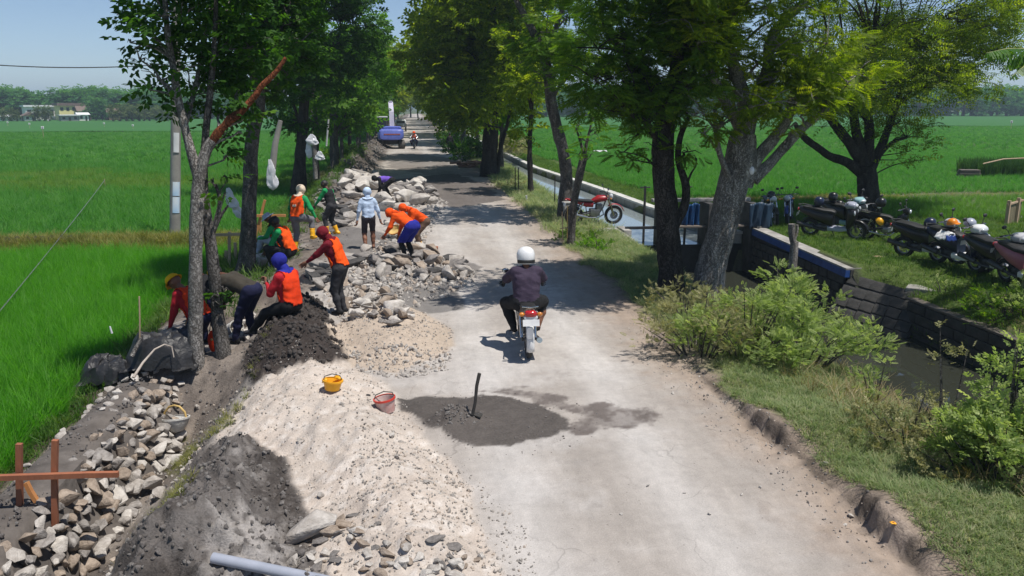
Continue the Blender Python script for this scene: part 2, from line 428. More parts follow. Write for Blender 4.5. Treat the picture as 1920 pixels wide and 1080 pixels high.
def height(x, y):
    x = np.asarray(x, float); y = np.asarray(y, float)
    t1 = 1 - sm(11.6, 13.0, y)
    zl1 = np.interp(x, [-9, -5.3, -4.85, -4.6, -4.4, -3.45, -3.1, -2.55, -2.1, 0], [-.75, -.72, -.55, -.75, -1.1, -1.05, -.8, -.15, 0, 0])
    zl2 = np.interp(x, [-9, -5.9, -5.2, -4.5, -3.2, -2.4, 0], [-.75, -.72, -.42, -.16, -.06, 0, 0])
    zl = zl1 * t1 + zl2 * (1 - t1)
    zl = zl - 0.42 * sm(-.1, .25, poly_sd(PG_hol, x, y))
    # right of the road
    zr1 = np.interp(x, [3.9, 5.4, 6.5, 7.2, 7.9, 9, 11.05, 11.3, 12.1, 13, 22], [0, -.02, -.25, -.8, -1.6, -1.9, -1.9, -.5, -.2, 0, -.05])
    zr2 = np.interp(x, [5.6, 6.2, 6.36, 10.4, 10.6, 22], [0, 0, -1.9, -1.9, 0, 0])
    nb, fb = canal_near(y), canal_far(y)
    zr3 = -0.06 * sm(nb - 1.1, nb - .2, x) - 0.6 * sm(nb - .2, nb + .05, x) - 0.7 * sm(nb, nb + .6, x)
    far = -0.17 + 0 * x
    zr3 = np.where(x > fb - .12, far, zr3) * 1.0
    a = sm(17.0, 18.2, y); b = sm(23.9, 24.3, y)
    zr = zr1 * (1 - a) + zr2 * a; zr = zr * (1 - b) + zr3 * b
    z = np.where(x < 0, zl, zr)
    # banks of grass stand a little over the worn road
    xs = scarp_x(y)
    lvar = np.clip(.62 + .75 * vnoise(y * .8, y * 0 + 6.1, seed=8), .12, 1)
    lift = (0.24 * sm(9.8, 7.4, y) + .06) * lvar * sm(14.5, 11.5, y) + 0.025
    soft = np.where(lvar > .5, .05, .30)
    z = z + lift * sm(xs - .03, xs + soft, x) * sm(7.0, 5.8, x)
    z = z - 0.07 * lvar * sm(.22, 0, np.abs(x - xs + .10)) * sm(13, 8, y)
    # heaps of spoil
    n1 = fbm(x * 1.4, y * 1.4, seed=11); n2 = fbm(x * 6, y * 6, seed=12); n3 = fbm(x * 17, y * 17, seed=13, oct=3)
    dw = poly_sd(PG_white, x, y) + n1 * .1
    z = z + sm(-.1, .9, dw) * (.23 + .14 * n1) + sm(-.1, .1, dw) * (.055 * n2 + .02 * n3)
    dd = poly_sd(PG_dark, x, y) + n1 * .12
    z = z + sm(-.15, .8, dd) * (.36 + .26 * n1) + sm(-.1, .1, dd) * (.15 * n2 + .06 * n3)
    ds = poly_sd(PG_soil, x, y) + n1 * .1
    z = z + sm(-.15, .7, ds) * (.46 + .2 * n1) + sm(-.1, .1, ds) * (.10 * n2 + .07 * n3)
    dn = poly_sd(PG_sand, x, y) + n1 * .1
    z = z + sm(-.1, .7, dn) * (.16 + .08 * n1) + sm(-.1, .1, dn) * (.035 * n2 + .03 * n3)
    dr = poly_sd(PG_rub, x, y) + n1 * .2
    z = z + sm(-.2, .6, dr) * .08 + sm(-.1, .1, dr) * (.05 * n2 + .03 * n3)
    dm = poly_sd(PG_mortar, x, y)
    pile = G(858, 790)
    z = z + sm(-.02, .25, dm) * (.028 + .03 * np.clip(n2, 0, 1) + .012 * n3) + .13 * np.exp(-(((x - pile.x) / .26) ** 2 + ((y - pile.y) / .2) ** 2)) * (1 + .3 * n3 + .35 * n2)
    # windrow of dug earth along the left side, beyond the workers
    yy = sm(31, 34, y) * sm(150, 110, y)
    xr = -3.6 + .25 * vnoise(y * .3, y * 0, seed=21)
    z = z + yy * (.75 + .35 * vnoise(y * .55, y * 0 + 4, seed=22)) * np.exp(-((x - xr) / (.75)) ** 2) * (1 + .35 * n2)
    # heap of broken road by the white-hooded worker
    hb = G(672, 345)
    z = z + .55 * np.exp(-(((x - hb.x) / 1.0) ** 2 + ((y - hb.y) / 2.2) ** 2)) * (1 + .3 * n2)
    # general unevenness
    rough = np.where(x < -2.2, .05, np.where(x > xs, .035, .008))
    rough = np.where(y > 60, rough * .5, rough)
    z = z + rough * n1 + np.where((x < -2.2) | ((x > xs - .3) & (x < 6.5)), .022, .0035) * n2
    # ruts and ragged crust at the road's right edge
    z = z + sm(.55, .1, np.abs(x - xs + .25)) * sm(16, 10, y) * (.03 * n2 + .02 * n3)
    return z
def Hs(x, y): return float(height(np.array([float(x)]), np.array([float(y)]))[0])
def on(px, py, z0=0.0, lift=0.0):
    """the point of the ground seen at a traced point"""
    z = z0
    for _ in range(12):
        p = G(px, py, z); z = z * .4 + Hs(p.x, p.y) * .6
    p = G(px, py, z); p.z = Hs(p.x, p.y) + lift
    return p

def axis_x():
    x = -9.0; out = []
    while x < 22:
        out.append(x)
        s = .034 if -5.0 <= x <= 4.6 else (.06 if -6 < x < 7 else .12)
        x += s if x < 7.6 else .2
    return np.array(out + [22.0])
def axis_y():
    y = 3.6; out = []
    while y < 450:
        out.append(y)
        y += max(.03, .0052 * y) if y < 62 else .03 * y
    return np.array(out + [450.0])
gx, gy = axis_x(), axis_y()
X, Y = np.meshgrid(gx, gy)
Z = height(X, Y)
# -- colours of the ground itself
def lerp(c, col, m): return c * (1 - m[..., None]) + np.array(col) * m[..., None]
nA = fbm(X * .8, Y * .8, seed=31); nB = fbm(X * 4, Y * 4, seed=32); nC = fbm(X * 14, Y * 14, seed=33, oct=3)
col = np.zeros(X.shape + (3,)) + np.array((.355, .32, .288))
col = lerp(col, (.425, .394, .366), sm(-.25, .35, nA + .4 * nB))
col = lerp(col, (.30, .27, .245), sm(.22, .5, nB * .7 + nC * .5) * .5)
# wheel tracks polished paler, and a dusty brown edge on the right
col = lerp(col, (.55, .53, .51), (np.exp(-((X - 2.55 - .1 * nA) / .35) ** 2) + np.exp(-((X - .95 - .1 * nA) / .4) ** 2)) * .45)
xs = scarp_x(Y)
col = lerp(col, (.30, .235, .185), sm(xs - 1.1, xs - .1, X + .45 * nA + .3 * nB) * .85)
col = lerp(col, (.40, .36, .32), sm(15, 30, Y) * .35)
# left bank: dug soil
soil = sm(-2.0, -2.6, X + .5 * nA + .2 * nB)
col = lerp(col, (.20, .17, .145), soil)
col = lerp(col, (.105, .09, .08), soil * sm(-.1, .3, nB + .3 * nC) * .8)
col = lerp(col, (.36, .33, .30), soil * sm(.1, .45, nA) * .5)
gl = sm(.15, .4, fbm(X * 2.2, Y * 1.3, seed=41)) * sm(-2.4, -2.8, X) * sm(-3.9, -3.3, X) * sm(13.5, 11.5, Y)
col = lerp(col, (.17, .165, .085), gl * .5)
col = lerp(col, (.085, .07, .055), sm(-4.75, -4.95, X) * sm(-6.5, -5.4, X))
lv = sm(-3.8, -4.6, X) * sm(16, 18, Y)
col = lerp(col, (.12, .13, .05), lv * sm(-.2, .2, nA + .3 * nB))
# verge and banks on the right
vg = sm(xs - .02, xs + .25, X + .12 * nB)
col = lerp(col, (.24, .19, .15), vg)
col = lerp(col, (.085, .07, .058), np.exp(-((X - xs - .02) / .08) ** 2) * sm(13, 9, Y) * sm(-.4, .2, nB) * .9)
gr = vg * sm(xs + .15, xs + .6, X + .35 * nA + .25 * nB)
col = lerp(col, (.17, .19, .085), gr)
col = lerp(col, (.22, .21, .125), gr * sm(.0, .35, nB + .3 * nA) * .55)
pal = sm(19.5, 21, Y) * sm(34, 28, Y) * sm(.05, .35, nA + .2) * vg * sm(6, 5, X)
col = lerp(col, (.40, .33, .26), pal * .8)
col = lerp(col, (.08, .075, .065), sm(6.6, 7.4, X) * sm(11.4, 11.2, X) * sm(24.5, 24, Y))
bk = sm(10.5, 10.8, X) * sm(34, 32, Y)
col = lerp(col, (.085, .12, .035), bk)
col = lerp(col, (.17, .16, .08), bk * sm(.1, .4, nA))
col = lerp(col, (.10, .14, .05), sm(canal_far(Y) + .1, canal_far(Y) + .3, X) * sm(24, 24.4, Y))
col = lerp(col, (.26, .21, .13), sm(.9, .3, np.abs(Y - 33.3 - .3 * nA)) * sm(12, 14, X) * sm(-.2, .2, nB + .1) * .9)
# heaps
mw = sm(-.05, .07, poly_sd(PG_white, X, Y) + nA * .1 + nB * .07)
col = lerp(col, (.50, .437, .38), mw)
col = lerp(col, (.45, .385, .33), mw * sm(.0, .35, nB + nA * .6) * .7)
col = lerp(col, (.60, .555, .51), mw * sm(.15, .4, nC) * .6)
md_ = sm(-.05, .05, poly_sd(PG_dark, X, Y) + nA * .12 + nB * .06)
col = lerp(col, (.135, .122, .114), md_)
col = lerp(col, (.36, .335, .315), md_ * sm(.0, .3, nA + nB * .5) * .75)
col = lerp(col, (.07, .06, .054), md_ * sm(.42, .12, poly_sd(PG_dark, X, Y) + nA * .25) * sm(-.25, .15, nB + .3) * .85)
col = lerp(col, (.055, .048, .044), md_ * sm(.12, .3, nC + .4 * nB) * .7)
ms = sm(-.05, .05, poly_sd(PG_soil, X, Y) + nA * .1 + nB * .06)
col = lerp(col, (.052, .043, .039), ms)
mn = sm(-.06, .06, poly_sd(PG_sand, X, Y) + nA * .1 + nB * .06)
col = lerp(col, (.44, .365, .295), mn)
mr_ = sm(-.1, .1, poly_sd(PG_rub, X, Y) + nA * .2 + nB * .1)
col = lerp(col, (.37, .34, .315), mr_ * (1 - mn))
wr = sm(31, 34, Y) * sm(150, 110, Y) * np.exp(-((X + 3.6) / 1.0) ** 2)
col = lerp(col, (.115, .098, .085), np.clip(wr * 1.6, 0, 1))
for P, c in ((PG_mor2, (.17, .16, .152)), (PG_mor3, (.15, .14, .135)), (PG_mor4, (.18, .165, .155))):
    col = lerp(col, c, sm(-.05, .05, poly_sd(P, X, Y) + nA * .25 + nB * .1) * .9)
mst = sm(-.04, .05, poly_sd(PG_stain, X, Y) + nA * .25 + nB * .15 + nC * .06)
col = lerp(col, (.135, .115, .105), mst * (.6 + .34 * sm(-.3, .1, nB + .5 * nC)))
mmo = sm(-.02, .03, poly_sd(PG_mortar, X, Y) + nA * .14 + nB * .09 + nC * .03)
col = lerp(col, (.090, .078, .070), mmo)
mas = np.maximum(sm(-.1, .1, poly_sd(PG_fardark, X, Y) + nA * .5 + nB * .2), .7 * sm(-.2, .2, poly_sd(PG_fardark2, X, Y) + nA * .8 + nB * .3))
col = lerp(col, (.115, .10, .092), mas * .9)  # darker brown-grey patches across the far road
# -- which piece of the place each face belongs to
def fm(a): return .25 * (a[:-1, :-1] + a[1:, :-1] + a[:-1, 1:] + a[1:, 1:])
XF, YF = fm(X), fm(Y)
rid = np.zeros(XF.shape, int)
xsF = fm(xs); nF = fm(nA)
rid[(XF > -2.35 + .2 * nF) & (XF <= xsF)] = 1
rid[(XF > xsF) & (XF < 7.6)] = 2
rid[(XF >= 7.6) & (XF < 11.12) & (YF < 24.1)] = 3
rid[(XF >= fm(canal_near(Y))) & (XF < fm(canal_far(Y)) - .1) & (YF >= 24.1)] = 3
rid[(XF > 6.36) & (XF < 10.5) & (YF > 18) & (YF < 24.1)] = 3
rid[(rid == 0) & (XF > 7)] = 2
rid[fm(mw) > .5] = 4
rid[fm(md_) > .5] = 5
rid[fm(mn) > .5] = 6
rid[fm(ms) > .5] = 7
rid[(fm(mmo) > .5)] = 8
rid[(np.clip(fm(wr) * 1.6, 0, 1) > .55) & (YF > 32)] = 9
ny, nx = X.shape
idx = np.arange(nx * ny).reshape(ny, nx)
quads = np.stack([idx[:-1, :-1], idx[:-1, 1:], idx[1:, 1:], idx[1:, :-1]], -1).reshape(-1, 4)
V = np.stack([X, Y, Z], -1).reshape(-1, 3); CV = col.reshape(-1, 3)
T_soft = terrain_mat('road dust', .45, 7.0, .26, .93, 70.0, crack=.55)
T_soil = terrain_mat('dug soil', .9, 11.0, .5, .96, 50.0)
T_lime = terrain_mat('limestone gravel', .7, 11.0, .30, .95, 55.0)
T_wet = terrain_mat('wet mortar', .7, 9.0, .4, .75, 40.0, spec=.3)
REG = [('ground', T_soil, None), ('road', T_soft, None), ('grass_verge', T_soil, None), ('canal_bed', T_soil, None),
       ('gravel_heap', T_lime, ('long heap of pale limestone gravel spread along the road edge', 'gravel heap')),
       ('clay_heap', T_soil, ('dark grey clay mound between the stone trench and the pale gravel', 'soil heap')),
       ('sand_heap', T_lime, ('low tan sand heap beside the worker in the maroon hood', 'sand heap')),
       ('soil_heap', T_soil, ('dark brown soil mound under the seated worker in a blue hood', 'soil heap')),
       ('mortar_patch', T_wet, ('wet grey mortar mixed on the road around an upright hoe handle', 'wet mortar')),
       ('spoil_ridge', T_soil, ('long dark ridge of dug earth running up to the excavator', 'spoil heap'))]
rf = rid.reshape(-1)
REG_OBJ = {}
for i, (nm, mt, lab) in enumerate(REG):
    q = quads[rf == i]
    if not len(q): continue
    u, inv = np.unique(q, return_inverse=True)
    me = mesh_np(nm, V[u], inv.reshape(-1, 4), smooth=True)
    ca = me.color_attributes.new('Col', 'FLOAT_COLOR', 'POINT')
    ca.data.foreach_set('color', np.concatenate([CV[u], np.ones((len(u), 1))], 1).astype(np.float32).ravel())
    o = link(nm, me, None, mt)
    REG_OBJ[nm] = o
    if lab: tag(o, lab[0], lab[1])
    else: tag(o, kind='structure')

# -- land out to the horizon, round the detailed strip
def flat_ground():
    mb = MB(); far = 4000.0
    b = Z[0, :]; t = Z[-1, :]
    def strip(x0, x1, y0, y1, za, zb):
        mb.add([(x0, y0, za), (x1, y0, zb), (x1, y1, zb), (x0, y1, za)], [(0, 1, 2, 3)])
    strip(-far, -9.0, -60, far, -.80, -.78)
    strip(22.0, far, -60, far, -.08, -.30)
    strip(-9.0, 22.0, 450, far, -.5, -.5)
    strip(-9.0, 22.0, -60, 3.62, -1.0, -1.0)
    return mb
fg = flat_ground().build('field_ground', pm('field soil', (.10, .13, .045), (.06, .075, .03), 3.0, .95, .5, 20), None, smooth=False)
tag(fg, kind='structure')
# ================================================================== water, far hill, fields
def water_mat(name, tint, rough=.04, bump=.12, scale=2.2):
    m = bpy.data.materials.new(name); m.use_nodes = True
    t = m.node_tree; b = t.nodes['Principled BSDF']
    b.inputs['Base Color'].default_value = (*tint, 1); b.inputs['Roughness'].default_value = rough
    b.inputs['IOR'].default_value = 1.45; b.inputs['Specular IOR Level'].default_value = .7
    n = nd(t, 'ShaderNodeTexNoise'); n.inputs['Scale'].default_value = scale; n.inputs['Detail'].default_value = 3
    tc = nd(t, 'ShaderNodeTexCoord'); t.links.new(tc.outputs['Object'], n.inputs['Vector'])
    bp = nd(t, 'ShaderNodeBump'); bp.inputs['Strength'].default_value = bump; bp.inputs['Distance'].default_value = .02
    t.links.new(n.outputs['Fac'], bp.inputs['Height']); t.links.new(bp.outputs[0], b.inputs['Normal'])
    return m
WU, WL = -.45, -1.32
mb = MB(); ys = [24.12, 27, 31, 36, 42, 53, 75, 100, 200, 440]
vs = []
for y in ys: vs += [(float(canal_near(y)) - .25, y, WU), (float(canal_far(y)) - .06, y, WU)]
mb.add(vs, [(2 * i, 2 * i + 1, 2 * i + 3, 2 * i + 2) for i in range(len(ys) - 1)])
tag(mb.build('canal_water', water_mat('canal surface', (.25, .29, .30), .05, .06), smooth=False), kind='structure')
mb = MB(); mb.add([(6.38, 3, WL), (11.3, 3, WL), (11.3, 24.0, WL), (6.38, 24.0, WL)], [(0, 1, 2, 3)])
tag(mb.build('stream_water', water_mat('stream surface', (.034, .037, .028), .012, .035, 2.4), smooth=False), kind='structure')

# far blue ridge
mb = MB(); n = 60
vs = []
for i in range(n + 1):
    x = -1900 + 3900 * i / n
    h = 36 + 12 * float(fbm(np.array([i * .12]), np.array([2.0]), seed=3)[0]) - abs(x + 300) * .006
    vs += [(x, 2350, -1), (x, 2500, max(5, h)), (x, 2900, -1)]
mb.add(vs, [(3 * i + k, 3 * i + 3 + k, 3 * i + 4 + k, 3 * i + 1 + k) for i in range(n) for k in (0, 1)])
tag(mb.build('hills', pm('far woods', (.05, .09, .05), (.03, .06, .035), .02, .95)), kind='structure')

# -- rice
def blade_mesh(name, n, h, w, spread, lean, seed, seg=3):
    r_ = np.random.RandomState(seed); vs = []; fs = []
    for i in range(n):
        a = r_.rand() * 6.283; rr = spread * math.sqrt(r_.rand()); bx, by = rr * math.cos(a), rr * math.sin(a)
        a2 = a + r_.randn() * .6; L = h * (.65 + .45 * r_.rand()); le = lean * (.4 + r_.rand())
        px_, py_ = -math.sin(a2), math.cos(a2); b0 = len(vs)
        for k in range(seg + 1):
            t = k / seg; ww = w * (1 - t ** 1.8) * .5 + .0006
            d = le * L * t * t; z = L * t * (1 - .18 * le * t)
            x, y = bx + math.cos(a2) * d, by + math.sin(a2) * d
            vs += [(x - px_ * ww, y - py_ * ww, z), (x + px_ * ww, y + py_ * ww, z)]
        for k in range(seg):
            q = b0 + 2 * k; fs.append((q, q + 1, q + 3, q + 2))
    return mesh_np(name, vs, fs)
M_rice = leaf_mat('rice blade', (.048, .185, .010), (.075, .245, .016), (.11, .295, .03), .5, .5, inst=True, glow=(1.9, 2.2, .7))
M_rice2 = leaf_mat('rice blade far', (.045, .175, .022), (.068, .215, .032), (.10, .25, .045), .45, .55, inst=True, glow=(1.6, 1.9, .8))
M_rice3 = leaf_mat('bund grass', (.09, .11, .025), (.17, .18, .05), (.28, .26, .10), .3, .6, inst=True)
rice_p = [proto('rice_tuft', blade_mesh('rice_tuft', 34, .64, .0105, .08, .60, 50 + i), M_rice) for i in range(3)]
rice_f = [proto('rice_tuft_far', blade_mesh('rice_tuft_far', 22, .5, .03, .16, .8, 60 + i, 2), M_rice2) for i in range(3)]
rice_g = [proto('rice_clump_far', blade_mesh('rice_clump_far', 26, .5, .075, .34, .85, 63 + i, 2), M_rice2) for i in range(3)]
bund_p = [proto('bund_tuft', blade_mesh('bund_tuft', 20, .30, .012, .10, .9, 70 + i), M_rice3) for i in range(3)]
def grid_pts(x0, x1, y0, y1, s, keep, z=None):
    a = np.arange(x0, x1, s); b = np.arange(y0, y1, s)
    A, B = np.meshgrid(a, b); A = A.ravel() + rs.uniform(-.35, .35, A.size) * s; B = B.ravel() + rs.uniform(-.35, .35, B.size) * s
    k = keep(A, B); A, B = A[k], B[k]
    zz = np.full(A.shape, -.76) if z is None else z(A, B)
    return np.stack([A, B, zz], 1)
def rots(n, tilt=.12): return np.stack([rs.normal(0, tilt, n), rs.normal(0, tilt, n), rs.rand(n) * 6.28], 1)
def bund_y(x): return 26.6 + .35 * vnoise(x * .35, x * 0 + 2, seed=91) + (x + 8) * .02
left_edge = lambda y: -5.25 + .16 * vnoise(y * 1.3, y * 0, seed=92) - .45 * sm(13, 17, y)
p = grid_pts(-21, -4.9, 5.5, 26.5, .17, lambda a, b: (a < left_edge(b)) & (b < bund_y(a) - 1.75 + .3 * vnoise(a * .9, a * 0 + 4, seed=99)) & (a > -.66 * b - 2.5))
o = scatter('rice_plants', p, rs.uniform(.85, 1.15, len(p)), rots(len(p)), rice_p)
p = grid_pts(-62, -4.9, 26.5, 66, .33, lambda a, b: (a < -5.9 - .02 * (b - 27)) & (b > bund_y(a) + .85) & (a > -.66 * b - 3) )
yel = np.abs(p[:, 1] - 49 - 1.5 * fbm(p[:, 0] * .15, p[:, 1] * .15, seed=101)) < 5.0 * (.35 + .8 * rs.rand(len(p)))
yel |= (fbm(p[:, 0] * .09, p[:, 1] * .2, seed=102) + rs.normal(0, .12, len(p))) > .30
rice_y = [proto('rice_tuft_pale', blade_mesh('rice_tuft_pale', 22, .48, .03, .16, .85, 66 + i, 2), leaf_mat('pale rice blade %s' % 'ab'[i], (.075, .17, .022), (.105, .21, .032), (.15, .25, .045), .45, .55, inst=True, glow=(1.7, 1.9, .8))) for i in range(2)]
q_ = p[~yel]; scatter('rice_plants', q_, rs.uniform(.9, 1.2, len(q_)), rots(len(q_)), rice_f)
q_ = p[yel]; scatter('rice_plants', q_, rs.uniform(.85, 1.1, len(q_)), rots(len(q_)), rice_y)
p = grid_pts(-120, -7, 66, 150, .8, lambda a, b: (a > -.66 * b - 3))
scatter('rice_plants', p, rs.uniform(.9, 1.25, len(p)), rots(len(p)), rice_g)
p = grid_pts(-21, -5.0, 24.5, 28, .13, lambda a, b: (b > bund_y(a) - 1.75) & (b < bund_y(a) + .9) & (a > -.66 * b - 2.5) & (fbm(a * 1.1, b * 1.5, seed=93) > -.55), lambda a, b: -.70 + .30 * sm(1.5, .3, np.abs(b - bund_y(a))))
scatter('bund_grass', p, rs.uniform(.6, 1.2, len(p)), rots(len(p), .25), bund_p)
p = grid_pts(12.5, 36, 32.6, 34.1, .15, lambda a, b: (np.abs(b - 33.4) < .42 + .25 * vnoise(a * .7, a * 0 + 1, seed=98)), lambda a, b: height(a, b) - .01)
scatter('bund_grass', p, rs.uniform(.4, .9, len(p)), rots(len(p), .35), [proto('dry_bund_tuft', blade_mesh('dry_bund_tuft', 18, .26, .012, .12, 1.0, 76, 2), leaf_mat('dry bund grass', (.16, .13, .06), (.27, .22, .11), (.36, .31, .16), .3, .7, inst=True))])
# bund itself and the torn black sheeting lying on it
mb = MB()
def bund(x0, x1, fy, w, h, z0):
    return lambda u, v: (x0 + (x1 - x0) * u, float(fy(np.array([x0 + (x1 - x0) * u]))[0]) + w * (v - .5), z0 + h * math.sin(math.pi * v))
mb.sheet(bund(-40, -5.2, bund_y, 3.2, .36, -.79), 90, 8)
tag(mb.build('field_bund', pm('bund earth', (.17, .185, .055), (.11, .115, .04), 4, .95, .6, 20)), kind='structure')
fieldL2 = lambda u, v: (-7 - 400 * u * (.12 + .88 * v), 145 + 235 * v, -.34)
# the right-hand fields
rz = lambda a, b: np.full(a.shape, -.14)
def right_keep(a, b): return (a > canal_far(b) + 1.7 + .4 * sm(40, 60, b)) & (b > 34.0 + .25 * vnoise(a * .6, a * 0, seed=95)) & (a < .78 * b + 6) & (a > 10.5 + (b > 60) * -2)
p = grid_pts(9, 60, 33.5, 68, .33, right_keep, rz)
scatter('rice_plants', p, rs.uniform(.55, .8, len(p)), rots(len(p)), rice_f)
p = grid_pts(9, 130, 68, 150, .8, lambda a, b: (a > canal_far(b) + 2) & (a < .78 * b + 6), rz)
scatter('rice_plants', p, rs.uniform(.6, .85, len(p)), rots(len(p)), rice_g)
p = grid_pts(13.4, 34, 24.5, 33.2, .2, lambda a, b: (a > 13.6 + (28 - b) * -.15 + np.where(b > 29.5, 0, 2.2)) & (a < .78 * b + 5) & (b > 26.5 + .3 * vnoise(a, a * 0, seed=96) - (a - 18) * .42 * (a > 18)) & (b < 32.5 + .2 * vnoise(a, a * 0 + 5, seed=97)), lambda a, b: np.full(a.shape, -.12))
scatter('rice_seedlings', p, rs.uniform(.45, .7, len(p)), rots(len(p)), [proto('seedling', blade_mesh('seedling', 18, .5, .012, .09, .5, 80 + i), leaf_mat('seedling%d' % i, (.06, .15, .02), (.095, .22, .03), (.13, .28, .05), .38, .5, inst=True)) for i in range(2)])
# far crop, where plants can no longer be told apart: rough canopy sheets at plant height
def crop_sheet(name, x0, x1, y0, y1, z, c1, c2, seed):
    mb = MB(); nu, nv = 110, 46
    def fn(u, v):
        y = y0 + (y1 - y0) * v ** 1.6
        return (x0 + (x1 - x0) * u, y, z + .06 * math.sin(u * 140 + v * 60))
    mb.sheet(fn, nu, nv)
    m = pm(name + ' leaf', c1, c2, 1.0, .8, .6, 3.0, spec=.2, stretch=(.035, .35, 1), contrast=(.3, .7))
    return tag(mb.build(name, m), kind='stuff')
crop_sheet('rice_crop', -520, -7.5, 148, 560, -.32, (.044, .15, .027), (.032, .118, .022), 1)
crop_sheet('rice_crop', 12.0, 620, 148, 560, .16, (.05, .155, .03), (.038, .122, .025), 2)
# ================================================================== stones, walls, weir, houses
def rock_mesh(name, seed, n=14, flat=.7):
    r_ = np.random.RandomState(seed); bm = bmesh.new()
    for i in range(n):
        v = r_.randn(3); v /= np.linalg.norm(v); v *= .74 + .42 * r_.rand()
        bm.verts.new((v[0] * .5, v[1] * .5 * .85, v[2] * .5 * flat))
    g = bmesh.ops.convex_hull(bm, input=bm.verts[:])
    bmesh.ops.delete(bm, geom=[x for x in g['geom_interior'] if isinstance(x, bmesh.types.BMVert)], context='VERTS')
    bmesh.ops.bevel(bm, geom=bm.edges[:], offset=.022, segments=1, affect='EDGES', profile=.5)
    me = bpy.data.meshes.new(name); bm.to_mesh(me); bm.free()
    me.polygons.foreach_set('use_smooth', [True] * len(me.polygons)); me.set_sharp_from_angle(angle=R(38)); me.update(); return me
M_lime = pm('limestone', (.50, .465, .425), (.30, .27, .24), 4.0, .92, .7, 18, spec=.2)
M_limeW = pm('limestone pale', (.60, .565, .52), (.42, .385, .345), 5.0, .92, .6, 18, spec=.2)
M_stone = pm('grey stone', (.36, .335, .31), (.19, .17, .155), 4.5, .9, .7, 18, spec=.25)
M_slab = pm('broken asphalt', (.30, .275, .255), (.17, .155, .145), 7.0, .92, .8, 40, spec=.2)
M_slabd = pm('dark asphalt lump', (.09, .085, .082), (.05, .048, .046), 7.0, .9, .8, 30, spec=.3)
M_mort = pm('wall mortar', (.15, .132, .118), (.085, .074, .066), 3.0, .95, .8, 14, spec=.2)
ROCK = {}
M_tan = pm('brown limestone', (.40, .33, .265), (.24, .19, .15), 4.5, .92, .7, 18, spec=.2)
for key, m in (('lime', M_lime), ('tan', M_tan), ('pale', M_limeW), ('stone', M_stone), ('slab', M_slab), ('slabd', M_slabd)):
    ROCK[key] = []
    for i in range(7):
        me = rock_mesh('stone', 100 + i, 15, .72 if key in ('lime', 'pale', 'stone', 'tan') else .42); me.materials.append(m); ROCK[key].append(me)
def stone(parent, key, loc, size, rot=None, name='stone', sx=1.0):
    o = bpy.data.objects.new(name, random.choice(ROCK[key])); C.objects.link(o)
    if parent: o.parent = parent
    o.location = loc; o.scale = (size * sx, size * random.uniform(.75, 1.05), size * random.uniform(.8, 1.1))
    o.rotation_euler = rot if rot is not None else (random.uniform(-.4, .4), random.uniform(-.4, .4), random.uniform(0, 6.28))
    return o

# -- the retaining wall being built
wall = thing('stone_wall', 'unfinished rubble stone retaining wall with mortared top beside the rice', 'stone wall', (0, 0, 0))
mb = MB()
prof = [(-4.72, -.85), (-4.60, -.34), (-4.50, -.26), (-4.22, -.23), (-3.98, -.27), (-3.86, -.5), (-3.70, -.8), (-3.52, -1.15)]
ysW = np.arange(3.6, 12.75, .07)
vs = []
for y in ysW:
    for j, (a, b) in enumerate(prof):
        n_ = float(fbm(np.array([y * 2.2]), np.array([j * 1.7]), seed=201)[0])
        low = .0 if y < 12.0 else (y - 12.0) * .6
        vs.append((a + .09 * n_, y, b + .085 * n_ - (low if 0 < j < 6 else 0)))
k = len(prof)
fs = [(i * k + j, (i + 1) * k + j, (i + 1) * k + j + 1, i * k + j + 1) for i in range(len(ysW) - 1) for j in range(k - 1)]
fs.append(tuple(range((len(ysW) - 1) * k, len(ysW) * k)))
mb.add(vs, fs); mb.build('mortar_core', M_mort, wall, angle=70)
for r_i in range(5):
    y = 5.2 + random.uniform(0, .1)
    while y < 12.6:
        s = (r_i + .35 + random.uniform(-.2, .2)) / 5
        px_ = -3.93 + s * .40; pz = -.30 - s * .78
        size = random.choice([random.uniform(.14, .22), random.uniform(.2, .34)])
        stone(wall, random.choice(['stone', 'stone', 'lime', 'tan', 'tan', 'pale']), (px_ + random.uniform(-.04, .05), y, pz + random.uniform(-.04, .04)), size)
        y += size * random.uniform(.62, .86)
y = 5.5
while y < 12.8:                                        # pale stones set along the field-side edge of the top
    stone(wall, random.choice(['pale', 'lime']), (-4.58 + random.uniform(-.06, .06), y, -.30), random.uniform(.11, .2)); y += random.uniform(.18, .5)
for _ in range(9):
    stone(wall, random.choice(['pale', 'lime']), (random.uniform(-4.4, -4.05), random.uniform(10.6, 12.6), -.24), random.uniform(.12, .22))

for _ in range(46):                                    # stones still standing out of the raw mortar top
    stone(wall, random.choice(['stone', 'tan', 'stone']), (random.uniform(-4.16, -3.9), random.uniform(5.6, 12.3), -.27 + random.uniform(-.05, .03)), random.uniform(.12, .24))

